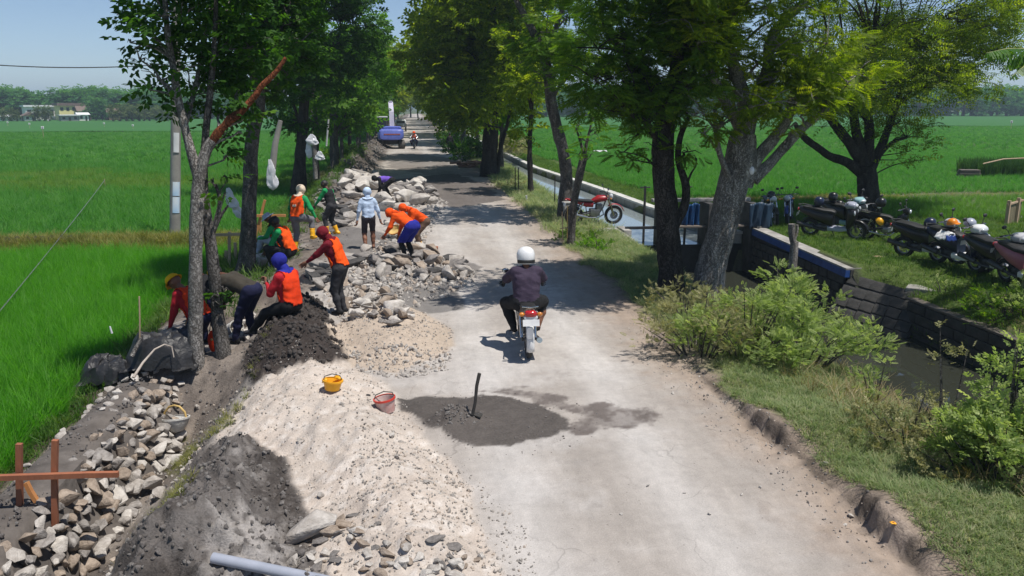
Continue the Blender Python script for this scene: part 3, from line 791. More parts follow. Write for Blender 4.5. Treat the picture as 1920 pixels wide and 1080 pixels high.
# -- loose blocks in the trench and round the works: each lies free
def loose(px, py, key, size, z0=0.0, dz=.25, parent=None, sx=1.0, tilt=.35):
    p = on(px, py, z0)
    return stone(parent, key, (p.x, p.y, p.z + size * dz * .5), size, (random.uniform(-tilt, tilt), random.uniform(-tilt, tilt), random.uniform(0, 6.28)), sx=sx)
trench = thing('rubble_heap', 'pale limestone blocks tumbled along the bottom of the foreground trench', 'rubble', (0, 0, 0))
for px, py, s in [(200, 965, .62), (160, 900, .34), (135, 950, .36), (285, 925, .42), (235, 915, .5), (255, 935, .40), (170, 985, .36), (290, 890, .34), (265, 905, .30), (310, 880, .26), (325, 870, .24), (150, 1010, .34), (110, 1035, .3), (60, 1050, .3), (225, 900, .26), (340, 935, .2), (300, 930, .22), (190, 920, .3), (120, 985, .26), (240, 980, .28), (90, 1075, .36), (330, 775, .16), (345, 765, .14), (300, 755, .2), (370, 770, .13), (250, 860, .2), (275, 845, .16), (225, 845, .2), (205, 875, .2), (165, 940, .26), (40, 1010, .24)]:
    loose(px, py, random.choice(['pale', 'lime', 'pale']), s, -.9, .5, trench)
REGO = REG_OBJ
big = thing('boulder', 'large flat limestone boulder half buried at the foot of the clay mound', 'boulder', (0, 0, 0))
q = on(585, 1015, .15)
big.location = q + Vector((0, 0, .06))
bmr = rock_mesh('boulder', 317, 13, .8); o = link('block', bmr, big, M_lime); o.scale = (.60, .40, .40); o.rotation_euler = (.1, -.12, .35); o.location = (0, 0, .07)

# -- broken slabs of old road piled by the workers
slabs = thing('rubble_heap', 'broken grey road slabs strewn between the maroon hooded worker and the carriageway', 'rubble', (0, 0, 0))
def fill(P, n, keys, smin, smax, parent, z0=.1, dz=.5, sx=(1, 1.5)):
    k = 0; P2 = [(a, b) for a, b in P]; xs_ = [a for a, b in P2]; ys_ = [b for a, b in P2]
    while k < n:
        px, py = random.uniform(min(xs_), max(xs_)), random.uniform(min(ys_), max(ys_))
        if float(poly_sd(P2, np.array([px]), np.array([py]))[0]) < 0: continue
        loose(px, py, random.choice(keys), random.uniform(smin, smax) , z0, dz, parent, random.uniform(*sx), .3); k += 1
fill([(640, 500), (690, 470), (780, 468), (850, 485), (880, 520), (820, 535), (760, 520), (700, 530)], 62, ['slab', 'slab', 'lime', 'tan', 'slabd'], .24, .62, slabs)
fill([(620, 545), (680, 525), (740, 560), (780, 590), (740, 615), (690, 600), (640, 590), (655, 560)], 85, ['lime', 'slab', 'pale', 'tan'], .13, .36, slabs)
for px, py, k_, s in [(838, 515, 'pale', .4), (815, 500, 'slab', .75), (795, 530, 'lime', .35), (870, 520, 'lime', .3), (885, 515, 'pale', .2), (735, 480, 'slabd', .55), (655, 495, 'slab', .5), (740, 590, 'pale', .55), (770, 598, 'pale', .22)]:
    loose(px, py, k_, s, .1, .5, slabs)
heap2 = thing('rubble_heap', 'heap of large broken concrete slabs behind the worker in a pale blue hood', 'rubble', (0, 0, 0))
fill([(640, 350), (665, 322), (700, 325), (720, 345), (700, 360), (660, 362)], 26, ['pale', 'lime', 'slab'], .6, 1.2, heap2, .4, .5)
fill([(590, 380), (640, 362), (690, 370), (670, 430), (630, 425), (600, 420)], 46, ['slab', 'slabd', 'slab', 'lime'], .3, .7, heap2, .2, .5)
fill([(705, 372), (760, 345), (800, 352), (825, 372), (815, 385), (770, 388), (730, 400)], 40, ['lime', 'slab', 'pale', 'slab'], .4, .95, heap2, .1, .5)
fill([(715, 400), (745, 395), (765, 440), (745, 470), (730, 440)], 26, ['pale', 'pale', 'lime'], .16, .34, heap2, .1, .8)
fill([(575, 505), (620, 500), (625, 530), (590, 545)], 18, ['slabd', 'slabd', 'stone'], .25, .5, heap2, .1, .5)
fill([(430, 600), (470, 590), (480, 640), (440, 650)], 14, ['pale', 'lime'], .18, .34, heap2, -.3, .6)
fill([(470, 440), (520, 470), (525, 520), (480, 500)], 24, ['pale', 'lime', 'slab'], .2, .45, heap2, -.2, .6)
# single pieces on the road and the gravel
for px, py, k_, s in [(1216, 912, 'pale', .06), (1283, 925, 'pale', .05), (1390, 928, 'pale', .05), (1425, 915, 'pale', .05), (1545, 870, 'lime', .12), (1560, 845, 'pale', .07), (1595, 970, 'pale', .08), (1585, 985, 'pale', .05), (1262, 738, 'pale', .07), (1325, 800, 'pale', .05), (1330, 965, 'pale', .05), (1165, 965, 'pale', .05),
                          (735, 818, 'pale', .11), (752, 830, 'lime', .07), (720, 765, 'pale', .12), (660, 970, 'slab', .16), (710, 985, 'slab', .09), (640, 760, 'lime', .08), (690, 742, 'slabd', .09), (560, 830, 'lime', .1), (745, 858, 'lime', .08), (800, 905, 'lime', .09), (850, 905, 'lime', .07), (600, 930, 'lime', .1), (690, 1040, 'lime', .14), (760, 1030, 'lime', .13), (840, 960, 'lime', .09), (900, 1045, 'pale', .09), (610, 1040, 'pale', .12), (550, 1060, 'lime', .18)]:
    loose(px, py, k_, s, 0, .3, REG_OBJ['road'] if px > 900 else REG_OBJ['gravel_heap'])
fill([(600, 960), (700, 1000), (820, 1010), (900, 1040), (880, 1090), (560, 1090), (560, 1030)], 60, ['lime', 'pale', 'slab', 'tan'], .06, .17, REG_OBJ['gravel_heap'], .05, .3)
# fine rubble nobody could count
peb = [proto('pebble', rock_mesh('pebble', 400 + i, 12, .6), M_lime) for i in range(3)] + [proto('pebble', rock_mesh('pebble', 404, 12, .6), pm('gravel tan', (.46, .39, .32), (.34, .28, .23), 5, .95)), proto('pebble', rock_mesh('pebble', 405, 12, .6), M_limeW)]
def rubble(P, n, smin, smax, lift=.1):
    xs_ = [a[0] for a in P]; ys_ = [a[1] for a in P]
    a = rs.uniform(min(xs_), max(xs_), n * 3); b = rs.uniform(min(ys_), max(ys_), n * 3)
    k = poly_sd(P, a, b) > 0; a, b = a[k][:n], b[k][:n]
    s = smin + (smax - smin) * rs.rand(len(a)) ** 3
    return np.stack([a, b, height(a, b) + s * lift], 1), s
PP, SS = [], []
for P, n, a, b in ((PG_white, 3600, .006, .045), (px_poly([(700, 820), (860, 860), (1000, 1000), (1010, 1090), (640, 1090), (600, 980)]), 2200, .008, .05), (PG_sand, 2200, .006, .06), (px_poly([(640, 660), (700, 665), (850, 650), (840, 690), (760, 705), (680, 695)], .05), 420, .03, .12),
                   (PG_rub, 2600, .02, .19), (px_poly([(690, 460), (800, 360), (840, 380), (790, 470), (900, 520), (840, 560), (690, 530)]), 1700, .02, .19), (px_poly([(1180, 600), (1240, 640), (1480, 830), (1700, 1040), (1640, 1080), (1400, 860), (1160, 640)]), 900, .008, .045),
                   ([(-4.4, 5), (-2.6, 5), (-2.7, 12), (-3.8, 12.3)], 700, .02, .1)):
    p_, s_ = rubble(P, n, a, b); PP.append(p_); SS.append(s_)
PP, SS = np.concatenate(PP), np.concatenate(SS)
scatter('gravel', PP, SS, rs.rand(len(PP), 3) * 6.28, peb)

M_clod = pm('soil clod', (.20, .18, .168), (.11, .097, .088), 6, .96, .7, 20)
M_clodg = pm('grey clod', (.27, .25, .235), (.13, .12, .11), 6, .96, .7, 20)
clod = [proto('clod', rock_mesh('clod', 420 + i, 16, .75), M_clod) for i in range(2)] + [proto('clod', rock_mesh('clod', 424, 16, .75), M_clodg)]
PP, SS = [], []
for P, n, a, b in ((PG_dark, 1500, .010, .085), ([(-4.2, 31), (-2.6, 31), (-2.6, 90), (-4.4, 90)], 1800, .04, .3), (PG_mortar, 120, .006, .025), ([(-4.3, 5), (-2.3, 5), (-2.3, 13), (-3.6, 13)], 1500, .012, .09), ([(3.75, 6), (4.35, 6), (4.3, 13), (3.7, 13)], 450, .006, .045), ([(-3.6, 13), (-2.0, 13), (-2.0, 30), (-4.0, 30)], 1200, .015, .10)):
    p_, s_ = rubble(P, n, a, b); PP.append(p_); SS.append(s_)
pile = G(858, 790); pa = rs.normal(0, .13, (140, 2)); p_ = np.stack([pile.x + pa[:, 0], pile.y + pa[:, 1], height(pile.x + pa[:, 0], pile.y + pa[:, 1])], 1); PP.append(p_); SS.append(rs.uniform(.02, .07, 140))
a_, b_ = rs.uniform(-4.5, -4.0, 900), rs.uniform(4.5, 12.3, 900); PP.append(np.stack([a_, b_, np.full(900, -.235)], 1)); SS.append(.012 + .06 * rs.rand(900) ** 3)
ang = rs.uniform(0, 6.28, 260); rr_ = rs.uniform(.7, 1.5, 260); pc = G(880, 795); a_, b_ = pc.x + 1.1 * rr_ * np.cos(ang), pc.y + .75 * rr_ * np.sin(ang); PP.append(np.stack([a_, b_, height(a_, b_)], 1)); SS.append(.008 + .03 * rs.rand(260) ** 2)
PP, SS = np.concatenate(PP), np.concatenate(SS)
p_, s_ = rubble(PG_soil, 2200, .012, .12)
scatter('soil_crumbs', p_, s_, rs.rand(len(p_), 3) * 6.28, [proto('dark_clod', rock_mesh('dark_clod', 430 + i, 16, .75), pm('dark clod', (.085, .072, .065), (.04, .034, .031), 6, .96, .7, 20)) for i in range(2)])
scatter('soil_crumbs', PP, SS, rs.rand(len(PP), 3) * 6.28, clod)['kind'] = 'stuff'

# -- canal walls, weir
M_conc = pm('weathered concrete', (.38, .365, .34), (.22, .205, .19), 3.0, .9, .4, 20)
M_concd = pm('dark wet concrete', (.075, .072, .068), (.04, .038, .036), 3.0, .8, .5, 18)
M_blk = pm('dark mossy shaded block', (.07, .065, .06), (.035, .034, .032), 3.5, .85, .7, 16)  # near-black holds both wet moss and the shade on these walls
M_blue = pm('blue paint', (.025, .085, .30), (.015, .05, .19), 5, .5, .1)
M_lip = pm('pale coping', (.62, .61, .58), (.42, .41, .38), 2.5, .8, .3, 15)
lw = thing('canal_wall', 'concrete far bank wall of the upper canal with a white coping', 'canal wall')
for nm, off0, off1, z0, z1, mt in (('wall_face', -.1, .12, -1.4, -.16, M_conc), ('coping', -.16, .2, -.158, -.08, M_lip)):
    mb = MB(); yy_ = [24.2, 27, 31, 36, 42, 53, 75, 100, 160]
    vs = []
    for y in yy_:
        f_ = float(canal_far(y)); vs += [(f_ + off0, y, z0), (f_ + off1, y, z0), (f_ + off1, y, z1), (f_ + off0, y, z1)]
    fs = [(4 * i + a, 4 * i + (a + 1) % 4, 4 * i + 4 + (a + 1) % 4, 4 * i + 4 + a) for i in range(len(yy_) - 1) for a in range(4)] + [(3, 2, 1, 0), tuple(range(len(vs) - 4, len(vs)))]
    mb.add(vs, fs).build(nm, mt, lw, smooth=False)
BLK = {}
def block(parent, loc, dim, rotz, mt, name='block'):
    key = (round(dim[0], 2), round(dim[1], 2), round(dim[2], 2), mt.name)
    if key not in BLK:
        mb = MB(); mb.box((0, 0, 0), dim, None, min(dim) * .18); me = mb.mesh('block', True, 30); me.materials.append(mt); BLK[key] = me
    o = bpy.data.objects.new(name, BLK[key]); C.objects.link(o); o.parent = parent
    o.location = loc; o.rotation_euler = (random.uniform(-.02, .02), random.uniform(-.02, .02), rotz + random.uniform(-.02, .02)); return o
ww = thing('wing_wall', 'dark stone wing wall with a blue painted cap running down from the weir', 'wing wall')
MB().box((10.60, 21.0, -.98), (.16, 5.9, 1.76)).build('backing', M_concd, ww)
mb = MB(); mb.prism([(18.05, -.10), (23.95, .08), (23.95, -.10), (18.05, -.28)], 10.385, 10.50, 'x'); mb.build('painted_cap', M_blue, ww, smooth=False)
mb = MB(); mb.prism([(18.05, -.055), (23.95, .125), (23.95, .083), (18.05, -.097)], 10.40, 10.80, 'x'); mb.build('coping', M_conc, ww, smooth=False)
for r_i in range(6):
    y = 18.2 + (r_i % 2) * .2
    while y < 23.7:
        z = -.38 - r_i * .235
        if y < 23.55: block(ww, (10.49 + random.uniform(-.012, .012), y + .2, z), (.12, .38, .215), 0, M_blk)
        y += .41
sw = thing('canal_wall', 'low dark banded wall along the far side of the lower stream', 'canal wall')
MB().box((11.30, 9.9, -1.15), (.18, 13.4, 1.24)).build('backing', M_concd, sw)
MB().box((11.27, 9.9, -.505), (.26, 13.5, .05), None, .012).build('coping', pm('brown coping', (.15, .125, .105), (.08, .07, .062), 3, .9, .4, 18), sw)
for r_i in range(4):
    y = 8.6 + (r_i % 2) * .33
    while y < 16.4:
        block(sw, (11.19, y + .33, -.65 - r_i * .225), (.10, .655, .21), 0, M_blk); y += .67
ap = thing('stone_apron', 'sloping pitched stone apron between the wing wall and the stream wall', 'stone apron')
A0, A1, B0, B1 = Vector((10.62, 18.15, -.22)), Vector((11.55, 16.75, -.42)), Vector((9.75, 17.9, -1.45)), Vector((10.95, 16.2, -1.45))
mb = MB(); mb.add([A0, A1, B1, B0, A0 - Vector((0, 0, .6)), A1 - Vector((0, 0, .6)), B1 - Vector((0, 0, .6)), B0 - Vector((0, 0, .6))], [(0, 1, 2, 3), (0, 4, 5, 1), (1, 5, 6, 2), (2, 6, 7, 3), (3, 7, 4, 0)]); mb.build('bed', M_concd, ap, smooth=False)
nrm = (A1 - A0).cross(B0 - A0).normalized()
if nrm.z < 0: nrm = -nrm
for i in range(6):
    for j in range(5):
        u, v = (i + .5) / 6, (j + .5) / 5
        p_ = A0.lerp(A1, u).lerp(B0.lerp(B1, u), v) + nrm * .02
        o = block(ap, p_, (.30, .245, .08), 0, M_blk, 'pitching_stone'); ux = (A1 - A0).normalized(); uy = nrm.cross(ux); o.rotation_euler = Matrix((ux, uy, nrm)).transposed().to_euler()
MB().box((11.75, 16.9, -.36), (.8, .5, .1), R(-40), .02).build('landing', M_conc, ap)
wr_ = thing('weir', 'concrete sluice weir across the canal with dark steel gates and walkway', 'weir')
M_steel = pm('dark gate steel', (.035, .035, .037), (.02, .02, .02), 6, .6, .3, 30)
M_wood = pm('grey plank', (.20, .17, .14), (.11, .09, .075), 3, .85, .5, 20, stretch=(1, 8, 8))
for x in (6.42, 7.62, 9.08, 10.44):
    MB().box((x, 24.12, -.52), (.24, .92, 2.8) if x > 6.5 else (.24, .92, 1.26), None, .02).build('pier', M_conc if x < 7 else M_concd, wr_)
for x in (7.07, 8.4, 9.76):
    MB().box((x, 24.2, -1.2), (1.08, .07, 1.48)).build('gate', M_steel, wr_)
    mb = MB(); mb.box((x, 24.2, .35), (.06, .06, 2.1)); mb.tube([(x - .16, 24.2, 1.36), (x + .16, 24.2, 1.36)], .02); mb.build('gate_spindle', M_steel, wr_)
MB().box((6.98, 24.0, .13), (1.1, .12, .08)).build('gate_beam', M_steel, wr_)
for i, x in enumerate((8.4, 9.76)):
    MB().box((x, 23.95, .16 - i * .004), (1.12, .34, .06), None, .012).build('walkway_plank', M_wood, wr_)
MB().box((8.96, 24.4, .93), (3.2, .22, .10), None, .012).build('top_beam', M_conc, wr_)
ab = MB(); ab.add([(5.5, 24.6, .06), (6.3, 24.6, .06), (6.3, 22.4, .02), (5.9, 22.2, .02), (5.9, 21.6, -.3), (6.34, 21.4, -1.5), (6.34, 24.6, -1.5), (5.5, 24.6, -1.5), (5.9, 21.6, -1.5)], [(0, 1, 2, 3), (3, 2, 5, 4), (1, 6, 5, 2), (0, 3, 4, 8, 7), (4, 5, 8)])
ab.build('abutment', M_conc, wr_, smooth=False)
M_tarp = pm('blue tarpaulin', (.012, .07, .19), (.008, .04, .12), 3.0, .45, .4, 9)
M_tarpd = pm('faded blue tarpaulin', (.02, .05, .09), (.012, .03, .06), 3.0, .55, .4, 9)
def tarp(x0, x1, y, z0, z1, mt, label, seed):
    t = thing('tarpaulin', label, 'tarpaulin', ((x0 + x1) / 2, y, z0))
    mb = MB(); w = x1 - x0
    def fn(u, v):
        d = .05 * math.sin(u * 17 + seed) * (.3 + v) + .03 * math.sin(u * 31 + v * 4)
        return ((u - .5) * w * (1 + .06 * v), -.05 + d, z1 - z0 - (z1 - z0) * v + .03 * math.sin(u * 9 + seed))
    mb.sheet(fn, 26, 10)
    o = mb.build('cloth', mt, t); sdm = o.modifiers.new('thickness', 'SOLIDIFY'); sdm.thickness = .012
tarp(AT(1272, 410, 24.35).x, AT(1302, 410, 24.35).x, 24.02, .16, .86, M_tarp, 'bright blue tarpaulin hanging from the weir beam beside the dark trunk', 1)
tarp(AT(1386, 410, 24.35).x, AT(1428, 410, 24.35).x, 23.62, .14, .9, M_tarpd, 'faded dull blue tarpaulin hanging at the far pier of the weir', 4)
hb_ = thing('padlock', 'small brass padlock on the weir top beam', 'padlock', (8.1, 24.36, .86))
mb = MB(); mb.box((0, 0, 0), (.07, .03, .06), None, .008); mb.build('body', pm('brass', (.6, .42, .1), None, 9, .35, metal=1.0), hb_)
mb = MB(); mb.tube([(-.022, 0, .03), (-.022, 0, .06), (0, 0, .078), (.022, 0, .06), (.022, 0, .03)], .006, 6); mb.build('shackle', pm('steel', (.5, .5, .5), None, 9, .3, metal=1.0), hb_)

# -- village beyond the field
M_white = pm('whitewash', (.86, .85, .82), (.74, .72, .69), .5, .85)
M_yel = pm('yellow plaster', (.86, .76, .36), (.76, .66, .30), .5, .85)
M_roofb = pm('brown roof tile', (.20, .145, .12), (.12, .09, .075), 1.5, .85, .5, 6, stretch=(1, 4, 1))
M_roofw = pm('pale sheet roof', (.80, .80, .80), (.66, .66, .66), 1.0, .6)
M_win = pm('dark pane', (.04, .05, .06), None, 3, .2)
M_dark = pm('dark timber', (.06, .05, .04), None, 3, .8)
def house(px0, px1, pyb, pyt, Yd, depth, wallm, roofm, label, roof='gable', wins=3, floors=1, roofh=.28, cat='house'):
    a = AT(px0, pyb, Yd); b = AT(px1, pyb, Yd); t = AT(px0, pyt, Yd)
    w = b.x - a.x; hgt = t.z - a.z; base = min(a.z, -.3)
    h = thing('house', label, cat, ((a.x + b.x) / 2, Yd + depth / 2, base), R(30)); hgt = t.z - base
    hw = hgt * (1 - roofh)
    MB().box((0, 0, hw / 2), (w, depth, hw)).build('wall', wallm, h, smooth=False)
    mb = MB(); e = .5
    if roof == 'gable':
        mb.prism([(-depth / 2 - e, hw - .05), (depth / 2 + e, hw - .05), (0, hgt)], -w / 2 - e, w / 2 + e, 'x')
    elif roof == 'side':
        mb.prism([(-w / 2 - e, hw - .05), (w / 2 + e, hw - .05), (0, hgt)], -depth / 2 - e, depth / 2 + e, 'y')
    else:
        mb.box((0, 0, (hw + hgt) / 2), (w + 1, depth + 1, hgt - hw))
    mb.build('roof', roofm, h, smooth=False)
    fl = hw / floors
    for f_ in range(floors):
        for i in range(wins):
            x = (-.5 + (i + .5) / wins) * w
            if f_ == 0 and i == wins // 2:
                MB().box((x, -depth / 2 - .03, f_ * fl + fl * .36), (w / wins * .4, .08, fl * .7)).build('door', M_dark, h)
            else:
                fr = MB().box((x, -depth / 2 - .03, f_ * fl + fl * .55), (w / wins * .5, .08, fl * .45)).build('window', M_dark, h)
                MB().box((x, -depth / 2 - .08, f_ * fl + fl * .55), (w / wins * .42, .03, fl * .36)).build('pane', M_win, fr)
    return h
hz = 262.0
house(36, 88, 223, 197, hz + 14, 9, M_white, M_roofw, 'long white house with a pale flat roof in the village beyond the rice', 'flat', 4, 1, .12)
hh = house(98, 140, 222, 193, hz + 8, 9, M_yel, M_roofb, 'yellow plastered two storey house with a brown roof beyond the rice', 'flat', 4, 2, .16)
house(137, 158, 222, 196, hz + 7, 7, pm('brown wall', (.24, .17, .14)), M_roofb, 'brown house with a tiled roof joined to the yellow house', 'gable', 2, 1, .42)
house(140, 157, 224, 211, hz - 4, 5, M_white, M_roofw, 'small white hut in front of the brown tiled house', 'gable', 2, 1, .25)
house(36, 56, 224, 210, hz - 6, 6, M_white, M_roofb, 'little white hut with a brown gable before the long white house', 'side', 2, 1, .4)
house(-10, 13, 224, 215, hz - 2, 6, M_white, M_roofw, 'low white hut at the edge of the picture beyond the rice', 'gable', 2, 1, .3)
house(18, 35, 224, 217, hz - 4, 3, M_white, M_white, 'low white garden wall hut beside the little gabled hut', 'flat', 3, 1, .1)
house(108, 139, 223, 215, hz - 8, 4, pm('grey wall', (.4, .39, .38)), M_roofw, 'low grey shed before the yellow house', 'flat', 3, 1, .15)
house(193, 214, 222, 203, hz + 6, 7, pm('brick wall', (.25, .14, .10)), M_roofb, 'brick house half hidden by the banana grove', 'gable', 2, 1, .4)
house(484, 512, 224, 208, hz + 30, 7, M_white, M_roofb, 'white house glimpsed between the roadside trunks across the rice', 'gable', 3, 1, .4)
# ================================================================== trees, bushes, grass
def bark(name, c1, c2, scale=5.0):
    m = pm(name, c1, c2, scale, .92, 0, spec=.2, stretch=(1, 1, .28), contrast=(.36, .64))
    t = m.node_tree; b = [n for n in t.nodes if n.type == 'BSDF_PRINCIPLED'][0]
    src = [n for n in t.nodes if n.type == 'MAPPING'][0].outputs[0]; tc = [n for n in t.nodes if n.type == 'TEX_COORD'][0].outputs['Object']
    old = b.inputs['Base Color'].links[0].from_socket
    v = nd(t, 'ShaderNodeTexVoronoi', feature='DISTANCE_TO_EDGE'); v.inputs['Scale'].default_value = scale * 4.2
    wp = nd(t, 'ShaderNodeTexNoise'); wp.inputs['Scale'].default_value = 9; wp.inputs['Detail'].default_value = 4; t.links.new(tc, wp.inputs['Vector'])
    ad = nd(t, 'ShaderNodeVectorMath', operation='MULTIPLY_ADD'); ad.inputs[1].default_value = (.22, .22, .22); t.links.new(wp.outputs['Color'], ad.inputs[0]); t.links.new(src, ad.inputs[2]); t.links.new(ad.outputs[0], v.inputs['Vector'])
    cr = nd(t, 'ShaderNodeValToRGB'); cr.color_ramp.elements[0].color = (.28, .27, .26, 1); cr.color_ramp.elements[1].color = (1, 1, 1, 1); cr.color_ramp.elements[1].position = .16; t.links.new(v.outputs['Distance'], cr.inputs['Fac'])
    mx = nd(t, 'ShaderNodeMixRGB', blend_type='MULTIPLY'); mx.inputs['Fac'].default_value = .8; t.links.new(old, mx.inputs['Color1']); t.links.new(cr.outputs['Color'], mx.inputs['Color2'])
    n2 = nd(t, 'ShaderNodeTexNoise'); n2.inputs['Scale'].default_value = 7; n2.inputs['Detail'].default_value = 7; n2.inputs['Roughness'].default_value = .75; t.links.new(tc, n2.inputs['Vector'])
    r2 = nd(t, 'ShaderNodeValToRGB'); r2.color_ramp.elements[0].position = .56; r2.color_ramp.elements[1].position = .70; r2.color_ramp.elements[0].color = (0, 0, 0, 1); r2.color_ramp.elements[1].color = (.75, .75, .75, 1); t.links.new(n2.outputs['Fac'], r2.inputs['Fac'])
    m2 = nd(t, 'ShaderNodeMixRGB'); t.links.new(r2.outputs['Color'], m2.inputs['Fac']); t.links.new(mx.outputs[0], m2.inputs['Color1']); m2.inputs['Color2'].default_value = (*[min(1, k * 1.55) for k in c1], 1)
    t.links.new(m2.outputs[0], b.inputs['Base Color'])
    hm = nd(t, 'ShaderNodeMath', operation='MULTIPLY_ADD'); hm.inputs[1].default_value = .5; t.links.new(n2.outputs['Fac'], hm.inputs[0]); t.links.new(cr.outputs['Color'], hm.inputs[2])
    bp = nd(t, 'ShaderNodeBump'); bp.inputs['Strength'].default_value = .9; bp.inputs['Distance'].default_value = .03; t.links.new(hm.outputs[0], bp.inputs['Height']); t.links.new(bp.outputs[0], b.inputs['Normal'])
    return m
M_barkg = bark('grey bark', (.20, .185, .17), (.085, .077, .07))
M_barkl = bark('pale grey bark', (.40, .375, .345), (.19, .175, .16))
M_barkd = bark('dark bark', (.085, .075, .068), (.04, .035, .032))
M_peel = bark('stripped red wood', (.27, .085, .035), (.12, .042, .022), 4.0)
M_lfD = leaf_mat('leaf deep green', (.020, .060, .010), (.042, .115, .014), (.12, .24, .028), .42)
M_lfM = leaf_mat('leaf mid green', (.035, .088, .010), (.075, .15, .014), (.20, .27, .026), .48)
M_lfY = leaf_mat('leaf yellow green', (.055, .105, .008), (.14, .20, .012), (.36, .40, .03), .54)
M_lfB = leaf_mat('leaf bright green', (.06, .15, .012), (.10, .22, .018), (.17, .30, .03), .46)
M_lfS = leaf_mat('shrub leaf', (.15, .22, .065), (.27, .34, .12), (.45, .49, .23), .45, glow=(1.9, 2.0, 1.0))
M_lfO = leaf_mat('olive shrub leaf', (.16, .165, .075), (.27, .265, .125), (.46, .43, .25), .38, glow=(1.8, 1.8, 1.1))
M_lfF = leaf_mat('distant leaf', (.035, .12, .04), (.065, .185, .055), (.12, .25, .07), .38)
M_lfFb = leaf_mat('distant light leaf', (.06, .10, .03), (.10, .14, .04), (.15, .18, .06), .25)

def sprig_tpl(kind):
    """one spray of leaflets along +x, lying in xy; returns (n,4,3)"""
    q = []
    if kind == 'fern':           # feathery compound leaf
        n = 7
        for i in range(n):
            t = .15 + .85 * i / (n - 1); L = .30 * (1 - .45 * abs(t - .45)); w = .06
            for s_ in (-1, 1):
                bx = t * .9; ang = R(62) ; ca, sa = math.cos(ang), math.sin(ang) * s_
                dz = -.10 * t * t
                p0 = (bx, 0, dz); p2 = (bx + ca * L, sa * L, dz - .04)
                mx, my = bx + ca * L * .5, sa * L * .5
                q.append([p0, (mx + sa * w * -s_ * s_ , my + ca * w, dz - .005), p2, (mx + sa * w, my - ca * w, dz - .03)] if s_ > 0 else [p0, (mx + sa * w, my - ca * w, dz - .03), p2, (mx - sa * w, my + ca * w, dz - .005)])
        q.append([(.9, 0, -.1), (1.05, .06, -.12), (1.22, 0, -.17), (1.05, -.06, -.12)])
    else:                        # broader alternate leaves
        n = 5
        for i in range(n):
            t = i / (n - 1); s_ = 1 if i % 2 else -1; L = .42; w = .14; bx = t * .75
            ang = R(50) * s_; ca, sa = math.cos(ang), math.sin(ang)
            p0 = (bx, 0, 0); p2 = (bx + ca * L, sa * L, -.1); mx, my = bx + ca * L * .45, sa * L * .45
            q.append([p0, (mx - sa * w, my + ca * w, .02), p2, (mx + sa * w, my - ca * w, -.06)])
        q.append([(.75, 0, 0), (.95, .13, .02), (1.2, 0, -.08), (.95, -.13, -.04)])
    return np.array(q, float)
M_lfA = leaf_mat('avenue leaf', (.065, .115, .010), (.15, .21, .015), (.36, .39, .035), .55)
TPL = {'fern9': sprig_tpl('fern')[[0, 1, 4, 5, 8, 9, 12, 13, 14]], 'fern': sprig_tpl('fern'), 'broad': sprig_tpl('broad')}
def sprays(name, ctr, dirs, size, mat, kind='fern', tone=None, seed=0, upw=.8):
    r_ = np.random.RandomState(seed); n = len(ctr)
    d = dirs / (np.linalg.norm(dirs, axis=1, keepdims=True) + 1e-9)
    up = np.array([0, 0, 1.0]) * upw + r_.normal(0, .62, (n, 3))
    nn = up - d * (up * d).sum(1, keepdims=True); nn /= (np.linalg.norm(nn, axis=1, keepdims=True) + 1e-9)
    b = np.cross(nn, d)
    T = TPL[kind]; m = T.shape[0]; tv = T.reshape(-1, 3)
    s = np.asarray(size).reshape(-1, 1, 1) if np.ndim(size) else size
    v = ctr[:, None, :] + s * (tv[None, :, 0:1] * d[:, None, :] + tv[None, :, 1:2] * b[:, None, :] + tv[None, :, 2:3] * nn[:, None, :])
    v = v.reshape(-1, 3); f = np.arange(n * m * 4).reshape(-1, 4)
    rv = r_.rand(n) if tone is None else tone
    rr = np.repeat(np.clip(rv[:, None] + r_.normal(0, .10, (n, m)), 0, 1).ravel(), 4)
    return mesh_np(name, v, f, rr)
def cluster_pts(cl, per, seed, flat=.62):
    """sprays through the volume of leaf clusters (x, y, z, r)"""
    r_ = np.random.RandomState(seed); P = []; D = []; T = []
    for (x, y, z, r) in cl:
        n = max(3, int(per * r ** 2.2))
        u = r_.randn(n, 3); u /= np.linalg.norm(u, axis=1, keepdims=True)
        rad = r * (.35 + .65 * r_.rand(n, 1) ** .55)
        # clumpy: pull towards a few sub-centres
        k = max(2, int(4 * r)); sc = r_.randn(k, 3); sc /= np.linalg.norm(sc, axis=1, keepdims=True); sc *= r * .62
        pick = sc[r_.randint(0, k, n)]
        p = np.where(r_.rand(n, 1) < .72, pick + u * r * .42 * r_.rand(n, 1) ** .5, u * rad)
        p[:, 2] *= flat
        P.append(p + np.array([x, y, z])); dd = p / r + r_.normal(0, .45, (n, 3)); dd[:, 2] = dd[:, 2] * .4 - .12; D.append(dd)
        base = r_.rand(k); T.append(np.clip(.18 + .5 * r_.rand(n) ** 1.4 + .3 * (p[:, 2] / r), 0, 1))  # random tone, lighter towards the top of each cluster
    return np.concatenate(P), np.concatenate(D), np.concatenate(T)
